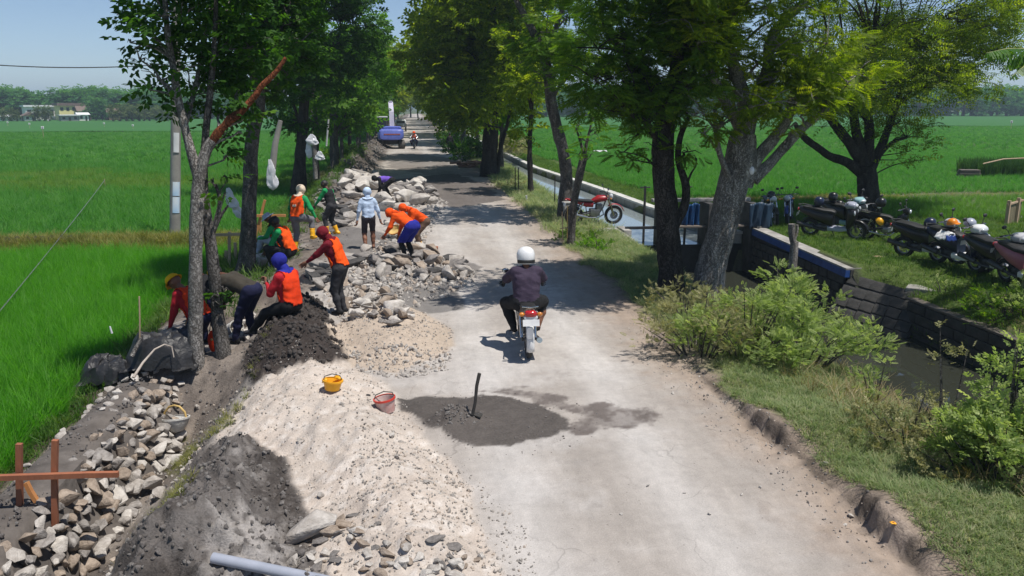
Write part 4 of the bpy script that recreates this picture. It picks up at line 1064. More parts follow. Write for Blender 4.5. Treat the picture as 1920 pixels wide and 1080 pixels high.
def knobbly(mb, pts, rad, n=10, seed=0, amp=.10, sub=5):
    """limb with an uneven, slightly fluted surface"""
    P = [Vector(p) for p in pts]; Q = []; RR = []
    for i in range(len(P) - 1):
        p0 = P[max(0, i - 1)]; p1 = P[i]; p2 = P[i + 1]; p3 = P[min(len(P) - 1, i + 2)]
        for s_ in range(sub):
            t = s_ / sub
            c = .5 * ((2 * p1) + (p2 - p0) * t + (2 * p0 - 5 * p1 + 4 * p2 - p3) * t * t + (3 * p1 - p0 - 3 * p2 + p3) * t ** 3)
            Q.append(c); RR.append(rad[i] * (1 - t) + rad[i + 1] * t)
    Q.append(P[-1]); RR.append(rad[-1])
    b0 = len(mb.v); mb.tube(Q, RR, n)
    m = len(Q) * n; arr = np.array([mb.v[b0 + i] for i in range(m)])
    cen = np.repeat(np.array([list(q) for q in Q]), n, 0); rr = np.repeat(np.array(RR), n)
    ns = fbm(arr[:, 0] * 5, arr[:, 1] * 5, arr[:, 2] * 2.2, seed=seed, oct=3)
    arr = arr + (arr - cen) * (ns * amp * 2.2)[:, None]
    for i in range(m): mb.v[b0 + i] = tuple(arr[i])
def limb_to(mb, start, end, r0, r1, seed, sag=.0):
    r_ = random.Random(seed); L = (Vector(end) - Vector(start)).length
    s, e = Vector(start), Vector(end)
    m1 = s.lerp(e, .35) + Vector((r_.uniform(-.08, .08) * L, r_.uniform(-.08, .08) * L, L * .10)); m2 = s.lerp(e, .7) + Vector((r_.uniform(-.07, .07) * L, r_.uniform(-.07, .07) * L, L * .06))
    knobbly(mb, [s, m1, m2, e], [r0, r0 * .72, r0 * .45, r1], 6, seed, .05, 3)
def nearest_start(nodes, c, below=.3):
    best = None; bd = 1e9
    for p, r_ in nodes:
        dz = c.z - p.z
        d = (p - c).length + (1.5 * max(0, below - dz))
        if d < bd: bd = d; best = (p, r_)
    return best
def big_tree(name, label, Yd, trunk, limbs, crown, barkm, leafm, per=110, size=.42, kind='fern', group=None, base=None, dY=1.2, extra=(), seed=1, cat='tree', flat=.62, parts=()):
    """trunk and limbs: [(px, py, radius in m[, dy])]; crown: [(px, py, depth offset, r m)] - all at the tree's own distance"""
    b0 = AT(trunk[0][0], trunk[0][1], Yd) if base is None else base
    t = thing(name, label, cat, b0, 0, group)
    inv = -Vector(b0)
    def W(p): return AT(p[0], p[1], Yd + (p[3] if len(p) > 3 else 0)) + inv
    nodes = []
    mb = MB(); tp = [W(p) for p in trunk]; tr = [p[2] for p in trunk]
    tp = [tp[0] - Vector((0, 0, .35))] + tp; tr = [tr[0] * 1.25] + tr
    knobbly(mb, tp, tr, 14, seed, .12, 6)
    nodes += list(zip(tp[2:], tr[2:]))
    tk = mb.build('trunk', barkm, t, angle=60)
    for i, l in enumerate(limbs):
        mb = MB(); lp = [W(p) for p in l]; lr = [p[2] for p in l]
        knobbly(mb, lp, lr, 10, seed + 7 * i, .10, 5); nodes += list(zip(lp[1:], lr[1:]))
        mb.build('limb', barkm, t, angle=60)
    for pt, mt, nm in parts:
        mb = MB(); lp = [W(p) for p in pt]; lr = [p[2] for p in pt]
        knobbly(mb, lp, lr, 10, seed + 91, .12, 5); nodes += list(zip(lp[1:], lr[1:])); mb.build(nm, mt, t, angle=60)
    cl = []
    r_ = random.Random(seed)
    for c in crown:
        v = AT(c[0], c[1], Yd + c[2]) + inv; cl.append((v.x, v.y, v.z, c[3]))
    for c in extra: cl.append(c)
    mb = MB()
    for i, c in enumerate(cl):
        e = Vector(c[:3]); s = nearest_start(nodes, e)
        if s is not None:
            limb_to(mb, s[0], e, min(s[1] * .5, .028 + .014 * c[3]), .012, seed + i)
        for j in range(3):
            d = Vector((r_.uniform(-1, 1), r_.uniform(-1, 1), r_.uniform(-.3, .5))).normalized() * c[3] * .8
            mb.tube([e, e + d * .5 + Vector((0, 0, .05)), e + d], [.014, .009, .004], 4)
    if mb.v: mb.build('branches', barkm, t)['kind'] = 'stuff'
    P, D, T = cluster_pts(cl, per, seed + 3, flat)
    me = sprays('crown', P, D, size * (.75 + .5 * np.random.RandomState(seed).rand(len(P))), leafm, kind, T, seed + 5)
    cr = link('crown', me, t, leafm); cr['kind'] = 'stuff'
    return t
rnd_ = random.Random(5)
def mass(cx, cy, rx, ry, n, dy, r0, r1, seed):
    """n clusters spread inside an oval of the picture's crown"""
    q = random.Random(seed); out = []
    while len(out) < n:
        a, b = q.uniform(-1, 1), q.uniform(-1, 1)
        if a * a + b * b > 1: continue
        out.append((cx + a * rx, cy + b * ry, q.uniform(-dy, dy), q.uniform(r0, r1)))
    return out
ROWL = 'trees along the field side of the road'; ROWR = 'trees along the canal side of the road'

# --- left, near
b = on(370, 700, -.15); Y1 = b.y
big_tree('roadside_tree', 'slim forked grey tree with one stripped reddish limb leaning over the workers', Y1,
    [(371, 700, .125), (367, 600, .11), (367, 480, .105), (371, 380, .10), (373, 330, .095)],
    [[(372, 335, .085), (352, 260, .07), (335, 190, .06), (322, 110, .05), (312, 40, .04), (306, -60, .03)],
     [(374, 335, .085), (384, 290, .08), (398, 262, .075)], [(345, 240, .05), (362, 180, .04, .3), (380, 100, .03, .5), (395, 20, .025, .6)]],
    [(255, 40, .1, .35), (232, 32, 0, .2), (285, 85, .2, .42), (262, 112, .1, .25), (300, 30, -.2, .5), (245, 80, .1, .18), (300, 150, .1, .35), (325, 95, .2, .45), (280, 168, 0, .2), (340, 40, .3, .55), (350, 130, .4, .4), (385, 60, .4, .6), (385, 175, .3, .42), (410, 215, .3, .38), (440, 180, .4, .42), (395, 130, .5, .5), (330, 215, .1, .22), (415, 265, .2, .28), (455, 225, .2, .28), (438, 255, .1, .22), (420, 300, .1, .16), (355, 200, .2, .28), (310, -40, 0, .7), (380, -60, .3, .9), (260, -50, 0, .6), (425, 20, .6, .6)],
    M_barkl, M_lfD, 190, .26, 'broad', ROWL, b, seed=11, parts=[([(397, 268, .055), (408, 250, .070), (420, 236, .05), (432, 224, .062), (442, 217, .066), (458, 203, .05), (478, 180, .05), (492, 160, .044), (515, 138, .036), (536, 108, .026)], M_peel, 'stripped_limb')])
b = on(416, 662, -.1); Y2 = b.y
big_tree('roadside_tree', 'thin crooked second stem leaning against the slim forked tree', Y2,
    [(418, 662, .13), (408, 590, .10), (401, 510, .09), (394, 450, .085), (386, 400, .08), (380, 345, .075), (384, 270, .06), (392, 190, .05), (400, 110, .04), (405, 0, .03)],
    [[(396, 440, .05), (408, 405, .04), (412, 375, .03), (404, 345, .02)], [(396, 445, .04), (412, 408, .03), (428, 385, .015)]],
    [(400, 345, 0, .16), (418, 372, 0, .14), (425, 335, .1, .12), (410, 555, -.2, .16), (398, 570, -.2, .14), (420, 545, -.1, .10), (430, 120, .5, .5), (415, 60, .5, .6), (445, -10, .5, .7), (470, 90, .4, .45), (392, 150, .4, .4), (440, 60, .5, .5)],
    M_barkg, M_lfD, 190, .26, 'broad', ROWL, b, seed=12)
b = on(465, 512, -.1); Y3 = b.y
big_tree('roadside_tree', 'straight dark grey tree with a flared foot above the bending worker', Y3,
    [(462, 512, .25), (464, 470, .20), (467, 400, .17), (469, 320, .165), (474, 250, .16), (484, 200, .155), (490, 120, .14), (498, 40, .12), (504, -60, .09)],
    [[(486, 190, .09), (470, 130, .07), (450, 60, .05), (440, -10, .03)], [(490, 120, .08), (520, 60, .06), (550, 0, .04)]],
    mass(500, 50, 90, 110, 26, 1.2, .45, .85, 21) + [(445, 125, .3, .6), (560, 75, .2, .5), (580, 55, .1, .3), (430, 90, .4, .7), (540, 140, .3, .45), (420, 170, .6, .45), (520, 160, .5, .5), (445, 175, .5, .4), (470, 150, .5, .5)] + mass(500, -90, 110, 70, 14, 1.5, .7, 1.1, 22),
    M_barkg, M_lfD, 120, .32, 'broad', ROWL, b, seed=13)
b = on(562, 372, -.05); Y4 = b.y
big_tree('roadside_tree', 'thick dark tree with a bulging whitened foot beside the man in yellow boots', Y4,
    [(561, 372, .40), (560, 340, .36), (563, 300, .28), (568, 230, .24), (572, 150, .22), (576, 60, .19), (580, -30, .14)],
    [[(570, 200, .12), (600, 120, .09), (640, 60, .06)], [(572, 160, .12), (545, 90, .09), (520, 20, .06)], [(568, 250, .09), (548, 190, .06), (530, 150, .04)]],
    mass(610, 70, 95, 105, 30, 2.0, .8, 1.5, 31) + mass(560, 200, 45, 45, 9, 1.2, .5, .9, 32) + mass(600, -100, 120, 80, 16, 2.5, 1.2, 1.9, 33),
    M_barkd, M_lfD, 85, .38, 'broad', ROWL, b, seed=14)
b = on(630, 325, 0)
big_tree('roadside_tree', 'bright leaved young tree with a lit lower crown behind the rubble heap', b.y,
    [(630, 325, .2), (631, 290, .17), (629, 240, .15), (634, 180, .12), (640, 110, .09)],
    [[(630, 250, .08), (655, 200, .05)]],
    [(640, 195, -.5, .8), (625, 200, -.8, .5), (668, 190, -.5, .7), (690, 182, -.3, .6), (650, 165, 0, .9), (620, 175, .3, .7), (636, 225, -.4, .5), (680, 210, 0, .5)] + mass(665, 100, 70, 70, 14, 2, 1.1, 1.9, 36),
    M_barkg, M_lfB, 46, .5, 'broad', ROWL, b, seed=15)

# --- right, near
b = on(1256, 548, -.05)
big_tree('canal_tree', 'dark trunked tree at the bank with a low feathery bough beside the gates', b.y,
    [(1258, 548, .29), (1256, 480, .25), (1250, 400, .235), (1245, 330, .225), (1243, 260, .21), (1256, 190, .19), (1272, 120, .16), (1290, 40, .13), (1305, -40, .09)],
    [[(1262, 430, .10), (1282, 390, .10), (1286, 350, .085), (1272, 300, .07), (1276, 255, .055), (1292, 220, .04)], [(1248, 290, .09), (1215, 235, .06, -.4), (1185, 215, .04, -.6)], [(1258, 185, .1), (1200, 120, .08, .4), (1140, 70, .05, .6)]],
    [(1195, 255, -.4, .42), (1170, 285, -.5, .34), (1215, 240, -.4, .45), (1225, 275, -.5, .30), (1185, 300, -.5, .24), (1160, 215, -.2, .36), (1290, 285, -.5, .34), (1305, 300, -.5, .26), (1130, 205, -.2, .3), (1110, 175, 0, .35)] + mass(1200, 120, 115, 85, 30, 1.3, .5, .85, 41) + mass(1210, -60, 130, 90, 16, 1.8, .8, 1.2, 42) + mass(1235, 200, 60, 30, 8, .8, .35, .5, 43),
    M_barkd, M_lfM, 165, .27, 'fern', ROWR, b, seed=16)
b = on(1325, 558, -.05)
big_tree('canal_tree', 'big pale leaning trunk with deep bark and many grey limbs at the bank', b.y,
    [(1326, 558, .36), (1332, 510, .31), (1346, 455, .30), (1362, 400, .30), (1376, 340, .31), (1388, 290, .31), (1396, 250, .26)],
    [[(1396, 262, .2), (1398, 200, .16), (1388, 160, .14), (1372, 110, .12), (1362, 40, .09), (1355, -40, .07)], [(1398, 255, .17), (1415, 190, .15), (1440, 130, .12, .3), (1452, 60, .10, .4), (1548, -30, .07, .5)],
     [(1398, 350, .15), (1418, 300, .13), (1452, 258, .12), (1475, 225, .10), (1490, 170, .08)], [(1412, 338, .13), (1445, 305, .11), (1478, 268, .10), (1505, 240, .09), (1550, 205, .06)], [(1366, 330, .07, -.2), (1350, 290, .06, -.3), (1342, 245, .045, -.3), (1340, 200, .03)], [(1384, 240, .10), (1350, 170, .08, -.4), (1320, 110, .05, -.6)]],
    [(1345, 235, -.6, .42), (1320, 250, -.6, .34), (1370, 225, -.6, .36), (1300, 215, -.4, .45), (1290, 180, -.4, .45), (1400, 200, -.7, .34), (1470, 195, -.7, .45), (1505, 215, -.6, .42), (1440, 205, -.6, .36), (1530, 185, -.5, .48), (1480, 240, -.5, .26)] + mass(1400, 95, 170, 105, 52, 1.5, .45, .85, 44) + mass(1420, -80, 190, 90, 22, 1.9, .8, 1.2, 45) + mass(1560, 150, 60, 60, 9, 1.0, .4, .7, 46),
    M_barkl, M_lfY, 150, .27, 'fern', ROWR, b, seed=17)
b = on(1632, 408, 0)
big_tree('field_tree', 'spreading dark limbed tree shading the parked motorcycles at the field edge', b.y,
    [(1632, 408, .44), (1630, 370, .38), (1626, 335, .36), (1624, 310, .34)],
    [[(1616, 325, .2), (1590, 305, .17), (1560, 295, .15), (1535, 278, .13), (1505, 255, .11), (1490, 230, .07)], [(1620, 312, .22), (1600, 278, .19), (1575, 245, .17), (1555, 220, .13), (1530, 170, .09)], [(1622, 310, .2), (1606, 250, .17), (1598, 200, .14), (1580, 130, .1)],
     [(1628, 305, .2), (1630, 240, .17), (1625, 180, .14), (1640, 90, .1)], [(1634, 312, .19), (1650, 280, .16), (1662, 250, .13), (1680, 200, .11), (1694, 150, .08), (1705, 100, .05)], [(1640, 300, .1), (1672, 268, .07), (1700, 258, .04)]],
    [(1700, 255, -.8, .7), (1715, 235, -.6, .6), (1730, 300, -.6, .32), (1700, 285, -.7, .45), (1740, 260, -.4, .5), (1688, 225, -1, .6), (1760, 230, 0, .5), (1680, 300, -.8, .4)] + mass(1640, 110, 155, 110, 52, 3.2, .8, 1.5, 47) + mass(1790, 110, 80, 75, 20, 2.5, .6, 1.2, 48) + mass(1860, 50, 70, 75, 20, 2.4, .5, 1.0, 50) + mass(1900, -40, 80, 60, 10, 2.4, .8, 1.3, 57) + mass(1680, -90, 220, 90, 20, 4, 1.4, 2.2, 49),
    M_barkd, M_lfY, 120, .34, 'fern9', None, b, seed=18)
b = on(1056, 412, 0)
big_tree('canal_tree', 'tall leaning grey tree with a long bare bough beside the red motorcycle', b.y,
    [(1056, 412, .27), (1060, 370, .23), (1062, 320, .21), (1050, 260, .19), (1036, 205, .18), (1030, 160, .17), (1024, 120, .15), (1004, 70, .12), (984, 30, .10), (962, -12, .08), (948, -60, .05)],
    [[(1024, 118, .12), (1040, 60, .09), (1060, 0, .06)], [(1034, 190, .07), (1050, 160, .05), (1070, 140, .03)]],
    [(1012, 85, -.8, .55), (1020, 78, -.7, .45), (1005, 135, -.5, .3), (1030, 140, -.5, .4), (1012, 155, -.3, .3)] + mass(1060, 60, 70, 75, 18, 1.5, .6, 1.1, 51) + mass(1020, -60, 90, 50, 9, 2, .9, 1.3, 52),
    M_barkg, M_lfM, 80, .42, 'fern', ROWR, b, seed=19)
b = on(1072, 460, 0)
big_tree('canal_tree', 'small lopped tree with a bright green tuft in front of the leaning tree', b.y,
    [(1071, 460, .12), (1073, 410, .105), (1080, 360, .11), (1089, 320, .115), (1096, 290, .10)],
    [[(1095, 292, .05), (1088, 265, .035), (1080, 240, .02)], [(1096, 290, .05), (1104, 250, .03), (1115, 215, .02)]],
    [(1105, 225, -.2, .42), (1125, 215, 0, .36), (1085, 235, 0, .34), (1140, 235, .1, .26), (1100, 265, -.3, .30), (1115, 250, -.2, .3), (1095, 205, .2, .32), (1085, 290, -.1, .16), (1108, 290, -.1, .16), (1150, 215, .2, .2)],
    M_barkg, M_lfB, 120, .30, 'fern', ROWR, b, seed=20)
b = on(995, 362, -.1)
big_tree('canal_tree', 'slender tree with yellowing low leaves standing at the canal water', b.y,
    [(995, 362, .14), (994, 320, .12), (993, 280, .11), (996, 220, .09), (1000, 150, .06)],
    [], [(985, 245, -.3, .5), (1000, 240, -.2, .45), (978, 225, .2, .5), (1005, 215, 0, .5), (980, 255, 0, .35), (1003, 262, 0, .25), (992, 190, 0, .7), (975, 275, .2, .3)] + mass(985, 120, 50, 60, 9, 1.4, .7, 1.2, 53),
    M_barkd, M_lfY, 62, .44, 'broad', ROWR, b, seed=23)
b = on(916, 330, 0)
big_tree('canal_tree', 'massive dark trunk with a white scrap nailed to it at the road bend', b.y,
    [(915, 332, .55), (917, 300, .45), (920, 250, .42), (922, 200, .40), (924, 140, .36), (920, 60, .28), (925, -30, .2)],
    [[(921, 200, .2), (880, 130, .15), (840, 70, .1)], [(922, 180, .2), (960, 120, .15), (985, 60, .09)], [(932, 330, .14), (938, 280, .12), (952, 230, .10), (962, 180, .07)]],
    mass(890, 110, 105, 115, 44, 3.5, 1.2, 2.2, 54) + mass(870, 205, 55, 28, 8, 2.5, .8, 1.3, 55) + mass(905, -70, 120, 70, 14, 4, 1.8, 2.6, 56) + [(960, 200, -1, .9), (970, 180, -1, 1.0), (955, 160, -1, 1.1)],
    M_barkd, M_lfA, 40, .48, 'broad', ROWR, b, seed=24)

M_lfG = leaf_mat('avenue green leaf', (.035, .10, .012), (.075, .17, .018), (.16, .28, .035), .5)
# --- the avenue beyond: four kinds of grown tree, copied
def row_tree(seed, h, r, leafm, n, size, trunk_r):
    q = random.Random(seed)
    t = thing('avenue_tree', '', 'tree')
    mb = MB(); pts = [(0, 0, -.3), (0, 0, 0), (q.uniform(-.1, .1), q.uniform(-.1, .1), h * .2), (q.uniform(-.2, .2), q.uniform(-.2, .2), h * .45), (q.uniform(-.3, .3), q.uniform(-.3, .3), h * .8)]
    knobbly(mb, pts, [trunk_r * 1.3, trunk_r, trunk_r * .85, trunk_r * .6, .05], 9, seed, .1, 3)
    cl = []
    for i in range(n):
        a = q.uniform(0, 6.28); hh = q.uniform(.42, 1.0); rr = r * math.sin(math.pi * min(1, (hh - .28) / .8)) ** .6 * q.uniform(.3, 1)
        cl.append((rr * math.cos(a), rr * math.sin(a), h * hh, q.uniform(.7, 1.25) * r * .33))
    for i, c in enumerate(cl[: n // 2]):
        limb_to(mb, (0, 0, max(h * .3, c[2] - .25 * h)), c[:3], trunk_r * .4, .02, seed + i)
    mb.build('trunk', M_barkd if seed % 2 else M_barkg, t)
    P, D, T = cluster_pts(cl, 17, seed + 2, .75)
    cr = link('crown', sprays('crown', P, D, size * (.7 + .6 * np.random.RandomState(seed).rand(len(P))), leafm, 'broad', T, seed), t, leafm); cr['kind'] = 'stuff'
    return t
kinds = [row_tree(301, 10.0, 4.6, M_lfA, 44, .8, .28), row_tree(302, 11.0, 4.8, M_lfA, 46, .85, .3), row_tree(303, 9.0, 3.4, M_lfG, 34, .8, .22), row_tree(304, 7.5, 2.9, M_lfG, 28, .75, .18)]
used = set()
LBL_L = 'leafy tree in the row above the spoil ridge on the field side'
LBL_R = 'leafy tree in the row between the far road and the canal'
q = random.Random(77)
def place(kind, x, y, s, label, group):
    z = Hs(x, y)
    o = kinds[kind] if kind not in used else copy_tree(kinds[kind]); used.add(kind)
    o.location = (x, y, z - .05); o.scale = (s, s, s * q.uniform(.92, 1.12)); o.rotation_euler = (0, 0, q.uniform(0, 6.28)); tag(o, label, 'tree', group)
    return o
y = 47.5
while y < 250:
    place(q.choice([2, 3, 3]) if y < 105 else q.choice([0, 1, 2]), -5.4 + q.uniform(-.4, .3), y, q.uniform(.85, 1.1), LBL_L, ROWL); y += q.uniform(5, 7.5) if y < 120 else q.uniform(9, 13)
y = 50.0
while y < 250:
    place(q.choice([0, 0, 1, 3]), 4.9 + q.uniform(-.3, .6), y, q.uniform(.85, 1.12), LBL_R, ROWR); y += q.uniform(8, 12) if y < 120 else q.uniform(9, 13)
for i in range(6):
    place(q.choice([0, 1, 2]), -9 + i * 3.6 + q.uniform(-1, 1), 262 + q.uniform(0, 40), 1.1, 'tree closing the far end of the road', 'trees at the end of the road')

# --- far belts of trees round the fields
def belt_tree(seed, leafm):
    q_ = random.Random(seed); t = thing('distant_tree', '', 'tree')
    mb = MB(); knobbly(mb, [(0, 0, -.5), (0, 0, 2), (q_.uniform(-.5, .5), 0, 6)], [.4, .3, .1], 6, seed, .05, 2); mb.build('trunk', M_barkd, t)
    cl = []
    for i in range(16):
        a = q_.uniform(0, 6.28); hh = q_.uniform(.12, 1); rr = 4.2 * q_.uniform(.1, 1) * (1 - .55 * hh)
        cl.append((rr * math.cos(a), rr * math.sin(a), 1 + 8.0 * hh, q_.uniform(1.2, 2.1)))
    P, D, T = cluster_pts(cl, 4.6, seed, .8)
    cr = link('crown', sprays('crown', P, D, 1.5, leafm, 'broad', T, seed), t, leafm); cr['kind'] = 'stuff'; return t
belt = [belt_tree(401, M_lfF), belt_tree(402, M_lfF), belt_tree(403, M_lfF)]
light = [belt_tree(404, M_lfFb)]
ub = set()
def far_tree(kindlist, px, Yd, h, label, group, wide=1.0, z0=-.4):
    kd = q.choice(kindlist)
    p = AT(px, 222, Yd); o = kd if kd.name not in ub else copy_tree(kd); ub.add(kd.name)
    s = h / 9.5; o.location = (p.x, Yd, z0); o.scale = (s * wide, s * wide, s); o.rotation_euler = (0, 0, q.uniform(0, 6.28)); tag(o, label, 'tree', group); return o
GV = 'trees behind the village'
def topline(px):
    return np.interp(px, [-60, 0, 40, 70, 85, 110, 140, 170, 200, 235, 250, 280, 330, 400, 520], [168, 166, 168, 180, 186, 170, 172, 168, 170, 178, 168, 166, 168, 172, 190])
for row, Yd in ((0, 292), (1, 305)):
    px = -70 + row * 6
    while px < 620:
        h = (3.8 - (float(topline(px)) - 200) / F_PX * Yd * 1.03) + .4
        far_tree(belt, px, Yd + q.uniform(-5, 5), max(5, h) * q.uniform(.85, 1.08), 'blue green tree in the belt behind the village houses', GV, q.uniform(1.0, 1.5)); px += q.uniform(14, 23)
px = 168
while px < 196:
    far_tree(belt, px, 266, 7.2, 'dark tree standing between the yellow house and the brick house', 'dark trees beside the yellow house', .8); px += 12
px = 212
while px < 330:
    far_tree(light, px, 250 + q.uniform(-3, 3), q.uniform(4.0, 5.4), 'pale yellow green tree of the grove at the rice edge', 'pale grove beside the village', .9); px += q.uniform(9, 14)
for px, h in ((66, 4.0), (74, 4.4), (84, 4.2), (92, 4.4), (6, 4.0), (22, 3.8), (32, 3.2)):
    far_tree(light, px, 254, h, 'low garden tree in front of the white village houses', 'garden trees in the village', .8)
GR = 'trees beyond the right hand fields'
for row, Yd in ((0, 300), (1, 318)):
    px = 1000 + row * 8
    while px < 2150:
        far_tree(belt, px, Yd + q.uniform(-6, 6), q.uniform(9.5, 12.5), 'dark blue green tree in the belt across the canal side fields', GR, q.uniform(1.2, 1.8), .1); px += q.uniform(21, 32)

# --- shrubs
def shrub(label, base, clusters, leafm, per, size, kind='fern', group=None, stems=True, seed=1, name='bush', cat='bush', flat=.75, upw=.6):
    """clusters: offsets (x, y, z, r) from the base"""
    t = thing(name, label, cat, base, 0, group); mb = MB(); q_ = random.Random(seed)
    for i, c in enumerate(clusters):
        mb.tube([(c[0] * .25, c[1] * .25, -.15), (c[0] * .55, c[1] * .55, c[2] * .5), (c[0], c[1], c[2] + c[3] * .3)], [.016, .012, .004], 5)
    mb.build('stem', M_barkg, t)['kind'] = 'stuff'
    P, D, T = cluster_pts(clusters, per, seed, flat)
    D[:, 2] += .5
    cr = link('foliage', sprays('foliage', P, D, size * (.7 + .6 * np.random.RandomState(seed).rand(len(P))), leafm, kind, T, seed, upw), t, leafm); cr['kind'] = 'stuff'
    return t
def dome(w, d, h, n, r0, r1, seed):
    q_ = random.Random(seed); out = []
    for i in range(n):
        a = q_.uniform(0, 6.28); rr = math.sqrt(q_.random()); z = h * q_.uniform(.10, 1) * (1 - .5 * rr)
        out.append((w * rr * math.cos(a), d * rr * math.sin(a), z, q_.uniform(r0, r1)))
    return out
def on2(px, py, z): return on(px, py, z)
SB = 'bushes along the stream bank'
b = on(1310, 660, .05); shrub('grey green scrubby bush spilling toward the road edge below the leaning trunk', b, dome(.95, .9, 1.15, 26, .2, .38, 1), M_lfO, 798, 0.088, 'fern', SB, seed=61)
b = on(1400, 668, .05); shrub('lacy light green bush in the middle of the thicket under the big trunk', b, dome(1.0, 1.0, 1.4, 28, .24, .40, 2), M_lfS, 798, 0.095, 'fern', SB, seed=62)
b = on(1500, 680, 0); shrub('tall feathery bush with arching yellow green sprays beside the sawn stump', b, dome(1.0, 1.0, 1.4, 28, .25, .40, 3), M_lfS, 760, 0.102, 'fern', SB, seed=63)
b = on(1552, 650, -.3); shrub('feathery bush leaning out over the stream water', b, dome(.6, .8, 1.1, 15, .2, .34, 4) + [(.8, .2, 1.1, .24), (1.0, .1, .95, .18)], M_lfS, 760, 0.102, 'fern', SB, seed=64)
b = on(1450, 640, 0); shrub('dense green bush close behind the lacy thicket at the water', b, dome(1.1, .7, 1.45, 24, .25, .4, 5), M_lfS, 627, 0.102, 'fern', SB, seed=65)
b = on(1285, 590, .05); shrub('thin dry scrub round the foot of the big leaning trunk', b, dome(.9, .6, .85, 18, .18, .30, 6), M_lfO, 798, 0.082, 'fern', SB, seed=66)
b = on(1640, 760, -.3); shrub('small blue green bush on the bank before the stream', b, dome(.36, .4, .7, 12, .14, .22, 7), M_lfS, 1064, 0.075, 'fern', SB, seed=67)
b = on(1700, 830, -.2); shrub('olive weedy bush with dry stems on the grassy bank', b, dome(.6, .5, .7, 16, .15, .26, 8), M_lfO, 912, 0.075, 'broad', SB, seed=68)
b = on(1770, 850, -.2); shrub('tall spindly bush with pale lit tips rising before the water', b, dome(.45, .35, .85, 15, .11, .19, 9) + [(-.18, 0, 1.15, .12), (.2, .1, 1.15, .14), (-.22, 0, 1.35, .09), (-.24, 0, 1.5, .06)], M_lfO, 1178, 0.075, 'broad', SB, seed=69)
b = on(1885, 915, -.1); shrub('broad leaved bush with glossy leaves cut by the picture edge', b, dome(.75, .55, 1.4, 44, .19, .30, 10) + [(-.35, 0, 1.2, .2), (-.1, 0, 1.65, .15), (-.05, 0, 1.4, .14), (-.12, 0, 1.55, .09), (.2, 0, 1.3, .16)], M_lfS, 988, 0.102, 'broad', SB, seed=70)
b = on(1830, 905, -.1); shrub('dark leaved low bush at the foot of the glossy bush', b, dome(.7, .45, .85, 24, .16, .26, 11), M_lfO, 1064, 0.082, 'broad', SB, seed=71)
b = on(1770, 548, -.1); shrub('round weed clump on the grass above the stream wall', b, dome(.35, .3, .4, 8, .13, .2, 12), M_lfS, 798, 0.082, 'broad', SB, seed=72)
b = on(1800, 562, -.1); shrub('dark green weed clump beside the round one above the wall', b, dome(.35, .25, .25, 7, .1, .16, 13), M_lfM, 912, 0.075, 'broad', SB, seed=73)
b = on(1875, 600, -.3); shrub('tangled green bush hanging over the stream wall by the parked scooters', b, dome(.7, .7, .75, 18, .18, .3, 14), M_lfM, 798, 0.095, 'broad', SB, seed=74)
b = on(1930, 590, -.3); shrub('leafy bush at the picture edge above the stream wall', b, dome(.6, .6, .9, 14, .2, .3, 15), M_lfS, 760, 0.095, 'broad', SB, seed=75)
b = on(1120, 470, 0); shrub('low sunlit weeds in the shade below the red motorcycle', b, dome(.5, .5, .4, 10, .16, .26, 16), M_lfB, 627, 0.102, 'broad', SB, seed=76)
b = on(1095, 450, 0); shrub('dark weed patch at the foot of the lopped tree', b, dome(.7, .6, .3, 10, .16, .26, 17), M_lfM, 627, 0.102, 'broad', SB, seed=77)
b = on(880, 300, 0); shrub('dusty dark bush by the road opposite the excavator', b, dome(1.6, 2.0, 1.7, 16, .5, .8, 18), M_lfD, 60, 0.42, 'broad', None, seed=78)
b = on(842, 276, 0); shrub('clipped dark hedge bush at the far road edge', b, dome(.7, 1.0, 1.9, 10, .5, .7, 19), M_lfD, 60, 0.5, 'broad', None, seed=79)
b = on(955, 352, 0); shrub('cut branches with grey green leaves lying by the road', b, dome(1.0, .6, .35, 12, .2, .3, 20), M_lfO, 240, 0.2, 'fern', None, seed=80)
b = on(960, 290, 0); shrub('pale dry undergrowth between the massive trunk and the canal', b, dome(.9, 5, 1.5, 20, .5, .9, 21), M_lfO, 40, 0.45, 'broad', None, seed=81)
b = on(595, 345, 0); shrub('yellowish weeds under the thick tree by the scarecrow post', b, dome(.5, 1.2, .9, 12, .25, .4, 22), M_lfO, 160, 0.2, 'broad', None, seed=82)
b = on(640, 300, 0); shrub('scrub growing among the trunks above the spoil ridge', b, dome(.9, 6, 1.6, 22, .5, .9, 23), M_lfM, 44, 0.42, 'broad', None, seed=83)
# stump in the thicket
b = on(1478, 590, -.1); b = AT(1478, 590, b.y - .8)
st = thing('sawn_stump', 'pale lichened sawn off stump standing up out of the thicket', 'stump', (b.x, b.y, 0))
def stump_z(py): return AT(1478, py, b.y).z
mb = MB(); knobbly(mb, [(0, 0, -.4), (.02, 0, .3), (.05, 0, stump_z(520)), (.03, 0, stump_z(470)), (-.08, 0, stump_z(440)), (-.10, 0, stump_z(420))], [.12, .105, .09, .09, .09, .085], 12, 501, .12, 4); mb.build('trunk', M_barkl, st, angle=60)
mb = MB(); knobbly(mb, [(.0, 0, stump_z(450)), (.06, 0, stump_z(435)), (.05, 0, stump_z(422))], [.05, .045, .04], 8, 502, .1, 3); mb.build('stub', M_barkl, st, angle=60)
shrub('tuft of fresh leaves sprouting on the sawn stump', (b.x - .02, b.y, stump_z(440)), [(-.1, 0, .02, .09), (.06, 0, .0, .08)], M_lfO, 1710, 0.048, 'broad', None, seed=84, name='sprout', cat='sprout')

